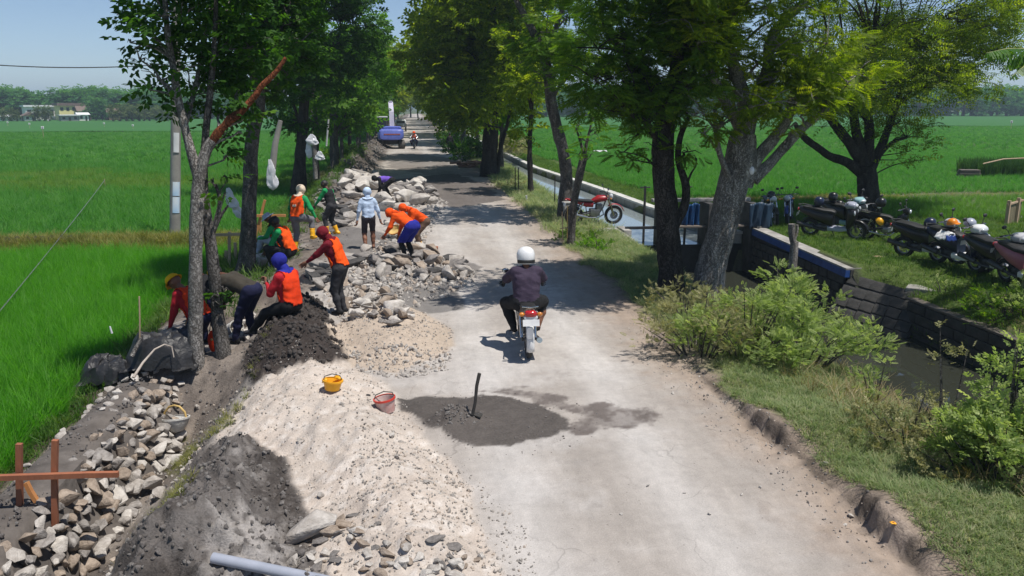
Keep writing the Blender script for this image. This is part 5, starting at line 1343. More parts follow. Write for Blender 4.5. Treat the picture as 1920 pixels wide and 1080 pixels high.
# --- banana at the right edge
bn = thing('banana_plant', 'banana plant whose torn hanging leaf reaches in at the top edge', 'banana plant', (AT(1836, 100, 14.6).x + 1.75, 14.6, -.3))
mb = MB(); knobbly(mb, [(0, 0, -.2), (0, 0, 0), (.03, 0, 1.5), (.05, 0, 3.6), (.0, 0, 5.0)], [.2, .17, .14, .10, .05], 10, 511, .04, 4); mb.build('stem', pm('banana stem', (.20, .22, .08), (.11, .09, .04), 4, .6), bn)
M_ban = leaf_mat('banana leaf', (.035, .095, .015), (.055, .14, .02), (.08, .18, .03), .35, .4)
def banana_leaf(az, L, rise, droop, w, seed):
    r_ = np.random.RandomState(seed); vs = []; fs = []; n = 46; az = R(az); rv = []
    def C_(t): return np.array([math.cos(az) * L * t, math.sin(az) * L * t, 4.95 + rise * t - droop * t * t])
    sd_ = np.array([-math.sin(az), math.cos(az), 0])
    for i in range(n):
        t0, t1 = .12 + .88 * i / n, .12 + .88 * (i + .86) / n
        for s_ in (-1, 1):
            ww = w * math.sin(math.pi * min(1, .12 + .88 * t0)) ** .5 * (.75 + .3 * r_.rand()); dz = .45 + .5 * r_.rand()
            a_, b_ = C_(t0), C_(t1); o_ = sd_ * s_ * ww; b0 = len(vs)
            vs += [a_, b_, b_ + o_ * .55 - np.array([0, 0, .12 * dz]), a_ + o_ * .55 - np.array([0, 0, .12 * dz]), b_ + o_ * .8 - np.array([0, 0, .75 * dz * ww * 1.6]), a_ + o_ * .8 - np.array([0, 0, .75 * dz * ww * 1.6])]
            fs += [(b0, b0 + 1, b0 + 2, b0 + 3), (b0 + 3, b0 + 2, b0 + 4, b0 + 5)]; rv += [r_.rand()] * 6
    lf = link('leaf', mesh_np('leaf', vs, fs, rv), bn, M_ban)
    mb = MB(); mb.tube([tuple(C_(t)) for t in (0, .25, .5, .75, 1)], [.035, .025, .018, .012, .005], 6); mb.build('midrib', pm('midrib', (.32, .34, .12), None, 4, .5), lf)
for a_ in ((186, 1.75, .75, .62, .34, 1), (200, 1.5, .45, .75, .30, 2), (20, 1.9, 1.0, 1.2, .34, 3), (80, 1.9, 1.1, 1.1, .34, 4), (300, 1.8, 1.0, 1.2, .32, 5)): banana_leaf(*a_)

# --- grass
M_gr = leaf_mat('short grass', (.15, .215, .085), (.23, .29, .135), (.38, .37, .23), .42, .6, inst=True, glow=(1.7, 1.8, 1.1))
M_grd = leaf_mat('lush grass', (.042, .10, .016), (.072, .145, .026), (.13, .20, .05), .36, .55, inst=True)
M_dry = leaf_mat('dry stalk', (.16, .13, .06), (.26, .21, .11), (.38, .32, .20), .2, .7, inst=True)
gr_p = [proto('grass_tuft', blade_mesh('grass_tuft', 18, .085, .006, .07, 1.1, 90 + i, 2), M_gr) for i in range(3)]
gd_p = [proto('lush_tuft', blade_mesh('lush_tuft', 18, .15, .009, .09, .9, 94 + i, 2), M_grd) for i in range(3)]
dr_p = [proto('dry_tuft', blade_mesh('dry_tuft', 14, .24, .006, .06, .9, 97 + i, 2), M_dry) for i in range(2)]
def zt(a, b): return height(a, b) - .005
def kgrass(a, b):
    x_ = scarp_x(b); n_ = fbm(a * .8, b * .8, seed=31); n2_ = fbm(a * 2.5, b * 2.5, seed=45)
    return (a > x_ + .30 + .45 * n_) & (a < 7.1) & (n2_ + .5 * n_ > -.8) & (a < .78 * b + 1.5)
p = grid_pts(3.8, 7.2, 4.5, 12, .052, kgrass, zt); scatter('grass', p, rs.uniform(.6, 1.2, len(p)), rots(len(p), .2), gr_p)
p = grid_pts(3.6, 7.2, 12, 24, .085, kgrass, zt); scatter('grass', p, rs.uniform(.8, 1.5, len(p)), rots(len(p), .2), gr_p)
p = grid_pts(3.4, 7.2, 24, 62, .2, lambda a, b: (a > scarp_x(b) + .1) & (a < canal_near(b) - .1), zt); scatter('grass', p, rs.uniform(1.5, 3.0, len(p)), rots(len(p), .2), gr_p)
p = grid_pts(10.9, 22, 6, 33, .15, lambda a, b: (a > 10.75) & (fbm(a * .9, b * .9, seed=46) > -.7), zt); scatter('bank_grass', p, rs.uniform(.6, 1.2, len(p)), rots(len(p), .25), gd_p)
p = grid_pts(8.1, 13, 24.5, 70, .2, lambda a, b: (a > canal_far(b) + .2) & (a < canal_far(b) + 2.2), zt); scatter('bank_grass', p, rs.uniform(.8, 1.4, len(p)), rots(len(p), .25), gd_p)
p = grid_pts(-5.6, -4.7, 6, 26, .11, lambda a, b: (a > -5.4) & (a < -4.85) & (rs.rand(a.size) < .5), zt); scatter('bank_grass', p, rs.uniform(.8, 1.8, len(p)), rots(len(p), .3), gd_p)
p = grid_pts(-6.2, -3.0, 17, 62, .2, lambda a, b: (a < -3.4 + .3 * vnoise(b, b * 0)) & (fbm(a, b, seed=47) > -.1), zt); scatter('bank_grass', p, rs.uniform(1, 2.2, len(p)), rots(len(p), .3), gd_p)
p = grid_pts(-3.9, -2.3, 5.5, 13.5, .07, lambda a, b: (fbm(a * 2.2, b * 1.3, seed=41) > .30) & (a > -3.6), zt); scatter('weeds', p, rs.uniform(.5, 1.0, len(p)), rots(len(p), .3), [proto('weed_tuft', blade_mesh('weed_tuft', 16, .10, .005, .05, 1.0, 99, 2), M_rice3)])
p = grid_pts(4.6, 7.2, 5, 16, .2, lambda a, b: (a > scarp_x(b) + .9) & (a > 5.1 + .3 * vnoise(b, b * 0)) & (rs.rand(a.size) < .8), zt); scatter('dry_stalks', p, rs.uniform(.6, 1.5, len(p)), rots(len(p), .3), dr_p)
# ================================================================== people
def surface_nets(D, o, h):
    """zero level of a distance grid as quads"""
    s = D < 0
    nx, ny, nz = D.shape
    cs = np.zeros((nx - 1, ny - 1, nz - 1), int)
    for a in (0, 1):
        for b in (0, 1):
            for c in (0, 1):
                cs += s[a:nx - 1 + a, b:ny - 1 + b, c:nz - 1 + c]
    act = (cs > 0) & (cs < 8)
    ids = -np.ones(act.shape, int); ids[act] = np.arange(act.sum())
    I, J, K = np.nonzero(act)
    pos = np.zeros((len(I), 3)); cnt = np.zeros(len(I))
    cor = [(a, b, c) for a in (0, 1) for b in (0, 1) for c in (0, 1)]
    for p in cor:
        for ax in range(3):
            if p[ax] == 1: continue
            q = list(p); q[ax] = 1
            d0 = D[I + p[0], J + p[1], K + p[2]]; d1 = D[I + q[0], J + q[1], K + q[2]]
            m = (d0 < 0) != (d1 < 0)
            t = np.where(m, d0 / np.where(np.abs(d0 - d1) < 1e-12, 1, d0 - d1), 0)
            for k in range(3):
                pos[:, k] += np.where(m, p[k] + (t if k == ax else 0), 0)
            cnt += m
    pos = pos / cnt[:, None] + np.stack([I, J, K], 1)
    v = pos * h + np.array(o)
    F = []
    for ax in range(3):
        u, w = (ax + 1) % 3, (ax + 2) % 3
        sl0 = [slice(1, -1)] * 3; sl1 = [slice(1, -1)] * 3
        sl0[ax] = slice(0, -1); sl1[ax] = slice(1, None)
        a = s[tuple(sl0)]; b = s[tuple(sl1)]
        E = np.argwhere(a != b)
        if not len(E): continue
        fl = a[tuple(E.T)]
        base = E + np.array([0 if k == ax else 1 for k in range(3)])
        def cell(du, dw):
            c = base.copy(); c[:, u] -= du; c[:, w] -= dw
            return ids[c[:, 0], c[:, 1], c[:, 2]]
        q = np.stack([cell(1, 1), cell(0, 1), cell(0, 0), cell(1, 0)], 1)
        q[~fl] = q[~fl][:, ::-1]
        F.append(q)
    F = np.concatenate(F); F = F[(F >= 0).all(1)]
    return v, F
def cone_d(P, a, b, ra, rb):
    a = np.array(a, float); b = np.array(b, float); ba = b - a
    t = np.clip(((P - a) @ ba) / (ba @ ba + 1e-12), 0, 1)
    return np.linalg.norm(P - a - t[:, None] * ba, axis=1) - (ra + (rb - ra) * t), t
def smin(a, b, k):
    h = np.clip(.5 + .5 * (b - a) / k, 0, 1)
    return b * (1 - h) + a * h - k * h * (1 - h)
def solve_ik(a, c, l1, l2, pole):
    a, c = Vector(a), Vector(c); d = c - a; L = d.length
    if L > (l1 + l2) * .995: c = a + d * ((l1 + l2) * .995 / L); d = c - a; L = d.length
    if L < abs(l1 - l2) + .02: L = abs(l1 - l2) + .02
    u = d.normalized(); pl = Vector(pole); pl = (pl - u * pl.dot(u)); pl = pl.normalized() if pl.length > 1e-5 else u.orthogonal().normalized()
    x = (l1 * l1 - l2 * l2 + L * L) / (2 * L); hh = math.sqrt(max(0, l1 * l1 - x * x))
    return a + u * x + pl * hh, c
CLOTH = {}
def cloth(name, c1, rough=.85, dk=.62):
    if name not in CLOTH: CLOTH[name] = pm('cloth ' + name, c1, tuple(v * dk for v in c1), 5.0, rough, .7, 12, spec=.15, detail=6, contrast=(.22, .62))
    return CLOTH[name]
for n_, c_ in dict(orange=(.90, .10, .012), red_orange=(.80, .055, .012), green=(.02, .32, .10), maroon=(.17, .012, .022), black=(.022, .022, .024), charcoal=(.05, .05, .055), navy=(.018, .02, .055), grey=(.20, .20, .22), denim=(.10, .12, .16), paleblue=(.55, .68, .88), shorts=(.06, .052, .06), purple=(.20, .11, .55), blue=(.025, .03, .28), yellow=(.85, .45, .01), cream=(.75, .62, .48), white=(.78, .78, .78), plum=(.060, .045, .072), brown=(.16, .10, .07), red=(.45, .02, .03), ltgrey=(.46, .50, .58), olive=(.055, .048, .038), lime=(.65, .75, .05)).items(): cloth(n_, c_)
M_skin = pm('skin', (.23, .105, .062), (.17, .072, .042), 6, .55, .1, 40, spec=.35)
M_skind = pm('dark skin', (.12, .055, .034), (.085, .038, .024), 6, .55, .1, 40, spec=.35)
M_hair = pm('black hair', (.012, .011, .010), (.03, .027, .025), 14, .5, .6, 60)
M_eye = pm('dark eye', (.01, .008, .006), None, 5, .2)
M_boot = pm('yellow rubber', (.86, .44, .01), (.7, .33, .01), 4, .35, .1)
M_rub = pm('black rubber', (.02, .02, .02), (.03, .03, .03), 9, .6, .2)
LG = dict(th=.43, sh=.42, ua=.285, fa=.25, tor=.50)
HAND = None
def make_hand(side, curl):
    """palm, four unequal bent fingers and a thumb; +y along the fingers, palm faces -z"""
    B = [((0, -.02, 0), (0, .05, 0), .030, .030), ((-.022, .02, 0), (-.026, .075, 0), .020, .017), ((.022, .02, 0), (.026, .075, 0), .020, .016)]
    for i, (x, L) in enumerate(((-.032, .062), (-.011, .072), (.011, .068), (.031, .052))):
        a0 = R(18 + curl * 38); a1 = R(40 + curl * 75)
        p0 = (x, .075, 0); p1 = (x * 1.12, .075 + L * .55 * math.cos(a0), -L * .55 * math.sin(a0)); p2 = (x * 1.15, p1[1] + L * .55 * math.cos(a1), p1[2] - L * .55 * math.sin(a1))
        B += [(p0, p1, .0105, .0095), (p1, p2, .0095, .0075)]
    s_ = -1 if side > 0 else 1
    B += [((s_ * .025, .0, -.004), (s_ * .055, .035, -.018), .015, .012), ((s_ * .055, .035, -.018), (s_ * .055, .065, -.034), .012, .009)]
    h = .0075; o = np.array([-.09, -.07, -.14]); n = (25, 34, 26)
    g = np.stack(np.meshgrid(*[o[k] + h * np.arange(n[k]) for k in range(3)], indexing='ij'), -1).reshape(-1, 3)
    D = None
    for a, b, r0, r1 in B:
        d, _ = cone_d(g, a, b, r0, r1); D = d if D is None else smin(D, d, .006)
    return surface_nets(D.reshape(n), o, h)
HANDS = {(s_, c_): make_hand(s_, c_) for s_ in (-1, 1) for c_ in (0.2, 0.9)}
def person(label, base, face, hip=(0, 0, .90), lean=0, side=0, turn=0, head=(0, 0), hands=((-.30, .05, .78), (.30, .05, .78)), feet=((-.11, 0, .07), (.11, .0, .07)), elbow=((-.6, -1, -.3), (.6, -1, -.3)), knee=((-.1, 1, 0), (.1, 1, 0)),
           top='black', sleeve=None, fore=None, legs='navy', shin=None, foot='black', skin=None, scale=1.0, headgear=None, hg='yellow', vest=None, boots=None, skirt=None, curl=(.9, .9), patch=None, group=None, loose=1.16, hscale=1.0, extra=None, glove=None):
    skin = skin or M_skin
    H = Vector(hip)
    Rl = Matrix.Rotation(R(-side), 3, 'Y') @ Matrix.Rotation(R(-lean), 3, 'X')
    Rt = Rl @ Matrix.Rotation(R(turn), 3, 'Z')
    def tp(x, y, z): return H + Rl.lerp(Rt, min(1, z / .5)) @ Vector((x, y, z)) if False else H + (Rt if z > .2 else Rl) @ Vector((x, y, z))
    ws, ch, nk = tp(0, 0, .14), tp(0, .01, .33), tp(0, 0, LG['tor'])
    shl = [tp(s_ * .17, -.005, .44) for s_ in (-1, 1)]
    hipj = [H + Rl @ Vector((s_ * .09, 0, -.02)) for s_ in (-1, 1)]
    Rh = Rt @ Matrix.Rotation(R(head[1]), 3, 'Z') @ Matrix.Rotation(R(-head[0]), 3, 'X')
    hc = nk + Rt @ Vector((0, .01, .05)) + Rh @ Vector((0, .025, .125))
    bones = []   # (a, b, ra, rb, tag)
    lo = loose
    for s_ in (-1, 1):
        bones.append((H + Rl @ Vector((s_ * .06, 0, -.03)), ws + Rl @ Vector((s_ * .055, 0, 0)), .105 * lo, .098 * lo, 'hips'))
        bones.append((ws + Rl @ Vector((s_ * .055, 0, 0)), ch + Rt @ Vector((s_ * .065, 0, 0)), .098 * lo, .108 * lo, 'torso'))
        bones.append((ch + Rt @ Vector((s_ * .065, 0, 0)), tp(s_ * .10, 0, .43), .108 * lo, .074 * lo, 'torso'))
    bones.append((tp(-.12, 0, .43), tp(.12, 0, .43), .072, .072, 'torso'))
    bones.append((tp(0, 0, .44), nk + Rt @ Vector((0, .015, .06)), .062, .05, 'neck'))
    bones.append((hc + Rh @ Vector((0, -.018, .022)), hc + Rh @ Vector((0, .018, .012)), .092, .086, 'head'))
    bones.append((hc + Rh @ Vector((0, .02, -.03)), hc + Rh @ Vector((0, .045, -.075)), .070, .045, 'head'))
    bones.append((hc + Rh @ Vector((0, .095, .0)), hc + Rh @ Vector((0, .115, -.03)), .012, .016, 'head'))
    for s_ in (-1, 1): bones.append((hc + Rh @ Vector((s_ * .088, -.01, .012)), hc + Rh @ Vector((s_ * .09, -.012, -.025)), .014, .012, 'head'))
    wr = []; el = []; ank = []
    for i, s_ in enumerate((-1, 1)):
        e, w = solve_ik(shl[i], hands[i], LG['ua'], LG['fa'], elbow[i]); wr.append(w); el.append(e)
        bones.append((shl[i], e, .063 * lo, .050 * lo, 'uarm')); bones.append((e, w, .048 * lo, .031, 'farm'))
        k, a = solve_ik(hipj[i], feet[i], LG['th'], LG['sh'], knee[i]); ank.append(a)
        bones.append((hipj[i], k, .098 * lo, .066 * lo, 'thigh')); bones.append((k, k.lerp(a, .45), .064 * lo, .058 * lo, 'shin')); bones.append((k.lerp(a, .45), a, .058 * (lo if boots is None else 1), .040 * lo, 'shinL'))
        kd = (Vector(feet[i]) - Vector((0, 0, 0))); fd = Vector((s_ * .12, 1, 0)).normalized()
        bones.append((a + Vector((0, 0, -.025)) - fd * .045, a + fd * .13 + Vector((0, 0, -.042)), .042, .034, 'foot'))
    pts = np.array([list(b[k]) for b in bones for k in (0, 1)])
    h = .019; o = pts.min(0) - .16; n = np.ceil((pts.max(0) + .16 - o) / h).astype(int) + 1
    g = np.stack(np.meshgrid(*[o[k] + h * np.arange(n[k]) for k in range(3)], indexing='ij'), -1).reshape(-1, 3)
    D = np.full(len(g), 1e3)
    for a, b, ra, rb, tg in bones:
        m = (g > (np.minimum(np.array(a), np.array(b)) - .22)).all(1) & (g < (np.maximum(np.array(a), np.array(b)) + .22)).all(1)
        d, _ = cone_d(g[m], a, b, ra, rb); D[m] = smin(D[m], d, .008 if tg == 'head' else .032)
    # folds in loose cloth
    D += .013 * fbm(g[:, 0] * 9 + g[:, 2] * 5, g[:, 1] * 9, g[:, 2] * 15, seed=int(abs(base[0]) * 100) % 97, oct=2) * (np.linalg.norm(g - np.array(hc), axis=1) > .2)
    v, f = surface_nets(D.reshape(n), o, h)
    fc = v[f].mean(1); best = np.full(len(fc), 1e9); bt = np.zeros(len(fc), int)
    for i, (a, b, ra, rb, tg) in enumerate(bones):
        d, _ = cone_d(fc, a, b, ra, rb); m = d < best; best[m] = d[m]; bt[m] = i
    tags = np.array([b[4] for b in bones])[bt]
    mats = []; mi = {}
    def slot(m):
        if m not in mats: mats.append(m)
        return mats.index(m)
    M = lambda k: skin if k == 'skin' else CLOTH[k]
    cmap = dict(torso=M(top), hips=M(legs), neck=skin, head=skin, uarm=M(sleeve or top), farm=M(fore or sleeve or top), thigh=M(legs), shin=M(shin or legs), shinL=M(shin or legs), foot=M(foot))
    ms = np.zeros(len(f), int)
    for tg, m in cmap.items(): ms[tags == tg] = slot(m)
    # the waistline: shirts hang over the hips
    up = (fc - np.array(H)) @ np.array(Rl @ Vector((0, 0, 1)))
    ms[(tags == 'hips') & (up > -.01)] = slot(M(top))
    t = thing('person', label, 'person', base, R(face), group); t.scale = (scale,) * 3
    nb = len(v); V2 = [v]; F2 = [f]; MS = [ms]
    for i, s_ in enumerate((-1, 1)):
        hv, hf = HANDS[(s_, .9 if curl[i] > .5 else .2)]
        d = (wr[i] - el[i]).normalized(); zz = Vector((-s_ * 1.0, .15, .35)); zz = (zz - d * zz.dot(d)).normalized(); xx = d.cross(zz)
        RM = np.array([list(xx), list(d), list(zz)])
        V2.append(hv @ RM + np.array(wr[i] + d * .035)); F2.append(hf + nb); nb += len(hv); MS.append(np.full(len(hf), slot(M(glove) if glove else skin)))
    eb = MB()
    for s_ in (-1, 1): eb.ell(hc + Rh @ Vector((s_ * .034, .092, .012)), (.012, .008, .008), 8, 5)
    ev = np.array(eb.v)
    me = bpy.data.meshes.new('body')
    allv = np.concatenate(V2); allf = np.concatenate(F2)
    me = mesh_np('body', allv, allf, None, np.concatenate(MS), True)
    for m in mats: me.materials.append(m)
    bo = link('body', me, t)
    eb.build('eye', M_eye, t)
    # vertex normals of the body for garments laid over it
    fn = np.cross(v[f[:, 2]] - v[f[:, 0]], v[f[:, 3]] - v[f[:, 1]]); vn = np.zeros_like(v)
    for k in range(4): np.add.at(vn, f[:, k], fn)
    vn /= (np.linalg.norm(vn, axis=1, keepdims=True) + 1e-9)
    def garment(name, sel, off, mat, flare=None):
        q_ = f[sel]
        if not len(q_): return None
        u, inv = np.unique(q_, return_inverse=True)
        nv = v[u] + vn[u] * off
        if flare is not None: nv = flare(nv)
        o_ = link(name, mesh_np(name, nv, inv.reshape(-1, 4), smooth=True), t, mat)
        sd_ = o_.modifiers.new('thickness', 'SOLIDIFY'); sd_.thickness = .01; sd_.offset = -1
        return o_
    ax = (fc - np.array(H)) @ np.array(Rt @ Vector((0, 0, 1)))
    lat = (fc - np.array(ch)) @ np.array(Rt @ Vector((1, 0, 0)))
    fro = (fc - np.array(ch)) @ np.array(Rt @ Vector((0, 1, 0)))
    if vest:
        vs_ = (((tags == 'torso') | ((tags == 'hips') & (up > -.03))) & (np.abs(lat) < .168) & ~((np.abs(lat) < .035) & (fro > .03)))
        vo = garment('vest', vs_, .020, CLOTH[vest])
        if patch:
            garment('reflective_patch', vs_ & (np.abs(lat + .02) < .05) & (fro < 0) & (np.abs(ax - .24) < .032), .034, CLOTH[patch])
    hd = (fc - np.array(hc)); hy = hd @ np.array(Rh @ Vector((0, 1, 0))); hz_ = hd @ np.array(Rh @ Vector((0, 0, 1))); hx = hd @ np.array(Rh @ Vector((1, 0, 0)))
    facef = (hy > .035) & (hz_ < .07) & (np.abs(hx) < .075)
    isH = (tags == 'head') | (tags == 'neck')
    if headgear == 'hood': garment('hood', (isH | ((tags == 'torso') & (np.linalg.norm(hd, axis=1) < .24))) & ~((hy > .055) & (hz_ < .06)), .024, CLOTH[hg])
    elif headgear in ('cap', 'helmet', 'hat') or headgear is None or headgear == 'hair':
        if headgear in (None, 'hair', 'cap'): garment('hair', isH & (tags == 'head') & ~facef & (hz_ > -.06) & (np.abs(hx) < .09), .010, M_hair)
    T4 = Matrix.Translation(hc) @ Rh.to_4x4()
    if headgear in ('cap', 'helmet', 'hat', 'fullhelmet'):
        mb = MB()
        if headgear == 'helmet':
            mb.lathe([(.150, .028), (.122, .032), (.120, .05), (.112, .09), (.085, .125), (.045, .142), (.001, .147)], 18, T4); mb.add([(-.07, .10, .035), (.07, .10, .035), (.05, .175, .022), (-.05, .175, .022)], [(0, 1, 2, 3)], T4)
        elif headgear == 'cap':
            mb.lathe([(.112, .03), (.113, .06), (.098, .105), (.05, .128), (.001, .132)], 16, T4); mb.add([(-.065, .085, .04), (.065, .085, .04), (.05, .19, .025), (-.05, .19, .025), (-.065, .085, .034), (.065, .085, .034), (.05, .19, .019), (-.05, .19, .019)], [(0, 1, 2, 3), (7, 6, 5, 4), (0, 4, 5, 1), (1, 5, 6, 2), (2, 6, 7, 3), (3, 7, 4, 0)], T4)
        elif headgear == 'hat':
            mb.lathe([(.21, .005), (.15, .03), (.112, .042), (.11, .08), (.085, .118), (.001, .128)], 18, T4)
        else:
            mb.lathe([(.108, -.115), (.128, -.09), (.14, -.02), (.139, .04), (.12, .095), (.08, .132), (.035, .147), (.001, .150)], 20, T4)
        ho = mb.build('helmet' if 'helmet' in headgear else headgear, CLOTH[hg] if headgear != 'fullhelmet' else M_gloss('white'), t)
        if headgear == 'fullhelmet':
            vb = MB(); vb.lathe([(.142, -.055), (.145, -.01), (.142, .035)], 12, T4, R(25), R(155)); vb.build('visor', M_win, ho)
            vb = MB(); vb.lathe([(.137, -.10), (.144, -.085), (.1445, -.055), (.140, -.05)], 14, T4, R(200), R(340)); vb.build('rim_band', M_rub, ho)
    if boots:
        garment('boot', np.isin(tags, ['foot', 'shinL']) & ((fc[:, 0] - H.x) < 0), .014, M_boot if boots == 'yellow' else M_rub)
        garment('boot', np.isin(tags, ['foot', 'shinL']) & ((fc[:, 0] - H.x) >= 0), .014, M_boot if boots == 'yellow' else M_rub)
    if skirt:
        garment('sarong', np.isin(tags, ['hips', 'thigh']) & (up < .03), .035, CLOTH[skirt])
    return t, dict(wr=wr, hc=hc, T4=T4, H=H)
def M_gloss(c):
    cc = dict(white=(.80, .80, .80), red=(.32, .012, .016), black=(.008, .008, .009), blue=(.02, .05, .22), silver=(.5, .5, .52), pink=(.42, .13, .17), yellow=(.85, .42, .01), grey=(.36, .38, .46), darkblue=(.012, .018, .05), maroon=(.14, .02, .03), brown=(.22, .15, .11), cyan=(.30, .50, .52), orange=(.8, .25, .01))[c]
    return pm('gloss ' + c, cc, tuple(v * .85 for v in cc), 3, .34, 0, coat=.15)
def foot_at(px, py, z0=0.0): return on(px, py, z0)
WK = 'workers on the road works'
# standing worker in maroon hood, leaning to pass something to the left
b = foot_at(640, 588, .1)
person('worker in a maroon hooded top and orange vest reaching toward the seated one', b, 72, hip=(0, -.02, .915), lean=20, head=(26, 0), hands=((-.20, .56, .98), (.24, .14, .80)), feet=((-.075, .0, .07), (.075, -.03, .07)), top='maroon', legs='charcoal', vest='orange', headgear='hood', hg='maroon', group=WK, scale=1.0, curl=(.2, .9))
# seated on the mound with a blue hood
b = foot_at(545, 592, .2); b.z = Hs(b.x, b.y)
person('worker in a blue hood and red orange vest seated on the dark soil mound', b, 58, hip=(0, -.02, .20), lean=8, head=(20, 10), hands=((-.10, .34, .50), (.14, .32, .44)), feet=((-.14, .66, -.28), (.12, .62, -.30)), knee=((-.2, .5, 1), (.2, .5, 1)), top='red', legs='black', vest='red_orange', headgear='hood', hg='blue', foot='charcoal', group=WK, scale=1.06)
# dark bending worker
b = foot_at(452, 640, -.2)
person('worker in a dark olive shirt and yellow cap bent double beside the flared trunk', b, 66, hip=(0, -.26, .88), lean=66, head=(0, 0), hands=((-.2, .42, .34), (.18, .50, .38)), feet=((-.15, .0, .07), (.15, -.12, .07)), top='olive', legs='navy', headgear='cap', hg='yellow', group=WK, skin=M_skind, scale=1.14)
b = foot_at(398, 640, -.4)
person('worker with a bare dark head in black half hidden behind the crooked stem', b, 40, hip=(0, -.1, .84), lean=38, head=(14, 0), hands=((-.22, .42, .5), (.22, .40, .5)), top='black', sleeve='white', legs='navy', headgear='hair', skin=M_skind, group=WK, scale=1.0)
b = foot_at(375, 690, -.5)
person('worker in a yellow helmet and red orange vest stooping behind the pale trunk', b, 62, hip=(0, -.10, .85), lean=36, head=(14, 0), hands=((-.25, .38, .45), (.22, .42, .5)), top='red', legs='navy', vest='red_orange', headgear='helmet', hg='yellow', patch='lime', group=WK, scale=1.08)
# trench pair with green sleeves
b = foot_at(540, 505, -.2)
person('worker in a dark cap and green sleeves crouched in the trench facing the tree', b, 68, hip=(0, -.05, .42), lean=20, head=(18, 0), hands=((-.12, .42, .40), (.14, .40, .34)), feet=((-.12, .28, .07), (.13, .20, .07)), knee=((-.3, 1, .6), (.3, 1, .6)), top='black', sleeve='green', legs='black', vest='orange', headgear='cap', hg='black', skin=M_skind, group=WK, scale=1.12)
b = foot_at(520, 478, -.2)
person('worker in a grey hat and pale jeans sitting on stones behind the dark capped one', b, 85, hip=(0, -.05, .34), lean=14, head=(20, 0), hands=((-.18, .40, .45), (.16, .38, .42)), feet=((-.12, .48, .05), (.12, .55, .02)), knee=((-.2, 1, 1), (.2, 1, 1)), top='green', legs='ltgrey', vest='orange', headgear='hat', hg='ltgrey', foot='brown', patch='cream', group=WK, scale=1.05)
# climbing with yellow boots
b = foot_at(562, 472, -.05)
person('worker in grey trousers and yellow boots stepping up out of the trench', b, -22, hip=(0, .0, .90), lean=14, head=(16, 0), hands=((-.36, .22, .78), (.42, .16, .84)), feet=((-.10, -.05, .07), (.22, .30, .36)), top='green', legs='grey', vest='orange', headgear='hood', hg='cream', boots='yellow', patch='cream', group=WK, scale=1.08)
b = foot_at(624, 440, 0)
person('worker in black with one bright green sleeve and yellow boots leaning to the trench', b, 62, hip=(.02, .0, .88), lean=20, side=-8, head=(10, 10), hands=((-.18, .58, .72), (.28, .10, .74)), feet=((-.16, .08, .07), (.16, -.06, .07)), top='black', sleeve='green', legs='charcoal', headgear='hair', boots='yellow', skin=M_skind, group=WK, scale=1.02)
# pale hood
b = foot_at(693, 467, 0)
person('worker in a pale blue hooded top and dark shorts walking away barefoot', b, 8, hip=(0, 0, .88), lean=3, head=(10, 0), hands=((-.30, .02, .78), (.32, .06, .80)), feet=((-.11, -.10, .07), (.12, .14, .07)), top='paleblue', legs='shorts', shin='skin', foot='skin', headgear='hood', hg='paleblue', curl=(.2, .2), group=WK, scale=1.0, loose=1.08)
# bent in orange with a blue sarong
b = foot_at(768, 488, 0)
person('worker in an orange jacket and blue wrap skirt bent over holding a basket', b, 55, hip=(0, -.08, .84), lean=58, head=(30, 0), hands=((-.24, .52, .62), (.16, .46, .40)), feet=((-.09, .05, .07), (.10, -.03, .07)), top='orange', legs='black', skirt='blue', headgear='hood', hg='orange', group=WK, scale=1.04, loose=1.1)
b = foot_at(792, 470, 0)
person('worker in an orange jacket and yellow boots stooping at the road edge', b, 100, hip=(0, -.08, .82), lean=52, head=(20, 0), hands=((-.2, .42, .36), (.2, .40, .34)), feet=((-.1, .05, .07), (.1, -.03, .07)), top='orange', legs='brown', boots='yellow', headgear='hood', hg='orange', group=WK, scale=1.0)
b = foot_at(728, 372, .1)
person('worker in black and purple bent over lifting a slab at the rubble heap', b, 78, hip=(0, -.15, .74), lean=84, head=(-5, 0), hands=((-.2, .35, .28), (.2, .38, .28)), feet=((-.16, .02, .07), (.16, -.04, .07)), top='purple', sleeve='black', legs='black', headgear='hood', hg='black', group=WK, scale=1.06)
b = foot_at(844, 287, 0); person('distant dark clothed person standing at the road edge before the massive trunk', b, 10, top='black', legs='black', headgear='hair', skin=M_skind)
b = foot_at(744, 258, 0); person('distant person in red standing beside the excavator', b, 170, top='red', legs='charcoal', headgear='cap', hg='black')
# ================================================================== vehicles
M_tyre = pm('tyre', (.022, .022, .023), (.03, .029, .028), 20, .8, .4, 60)
M_chrome = pm('chrome', (.62, .62, .63), (.5, .5, .5), 5, .22, metal=1.0)
M_alloy = pm('cast alloy', (.34, .34, .35), (.2, .2, .2), 8, .45, .2, 30, metal=.8)
M_eng = pm('engine metal', (.11, .11, .115), (.06, .06, .06), 10, .5, .4, 40, metal=.7)
M_seat = pm('seat vinyl', (.012, .012, .012), (.018, .018, .018), 9, .55, .2, 60)
M_lens = pm('clear lens', (.60, .62, .64), (.45, .47, .5), 12, .12, coat=1.0)
M_redl = pm('red lens', (.50, .01, .012), (.35, .008, .01), 14, .15, coat=1.0)
M_amb = pm('amber lens', (.7, .24, .02), None, 9, .2, coat=1.0)
M_mir = pm('mirror glass', (.5, .55, .6), None, 3, .05, metal=1.0)
M_plate = pm('plate', (.74, .74, .73), (.6, .6, .6), 6, .5)
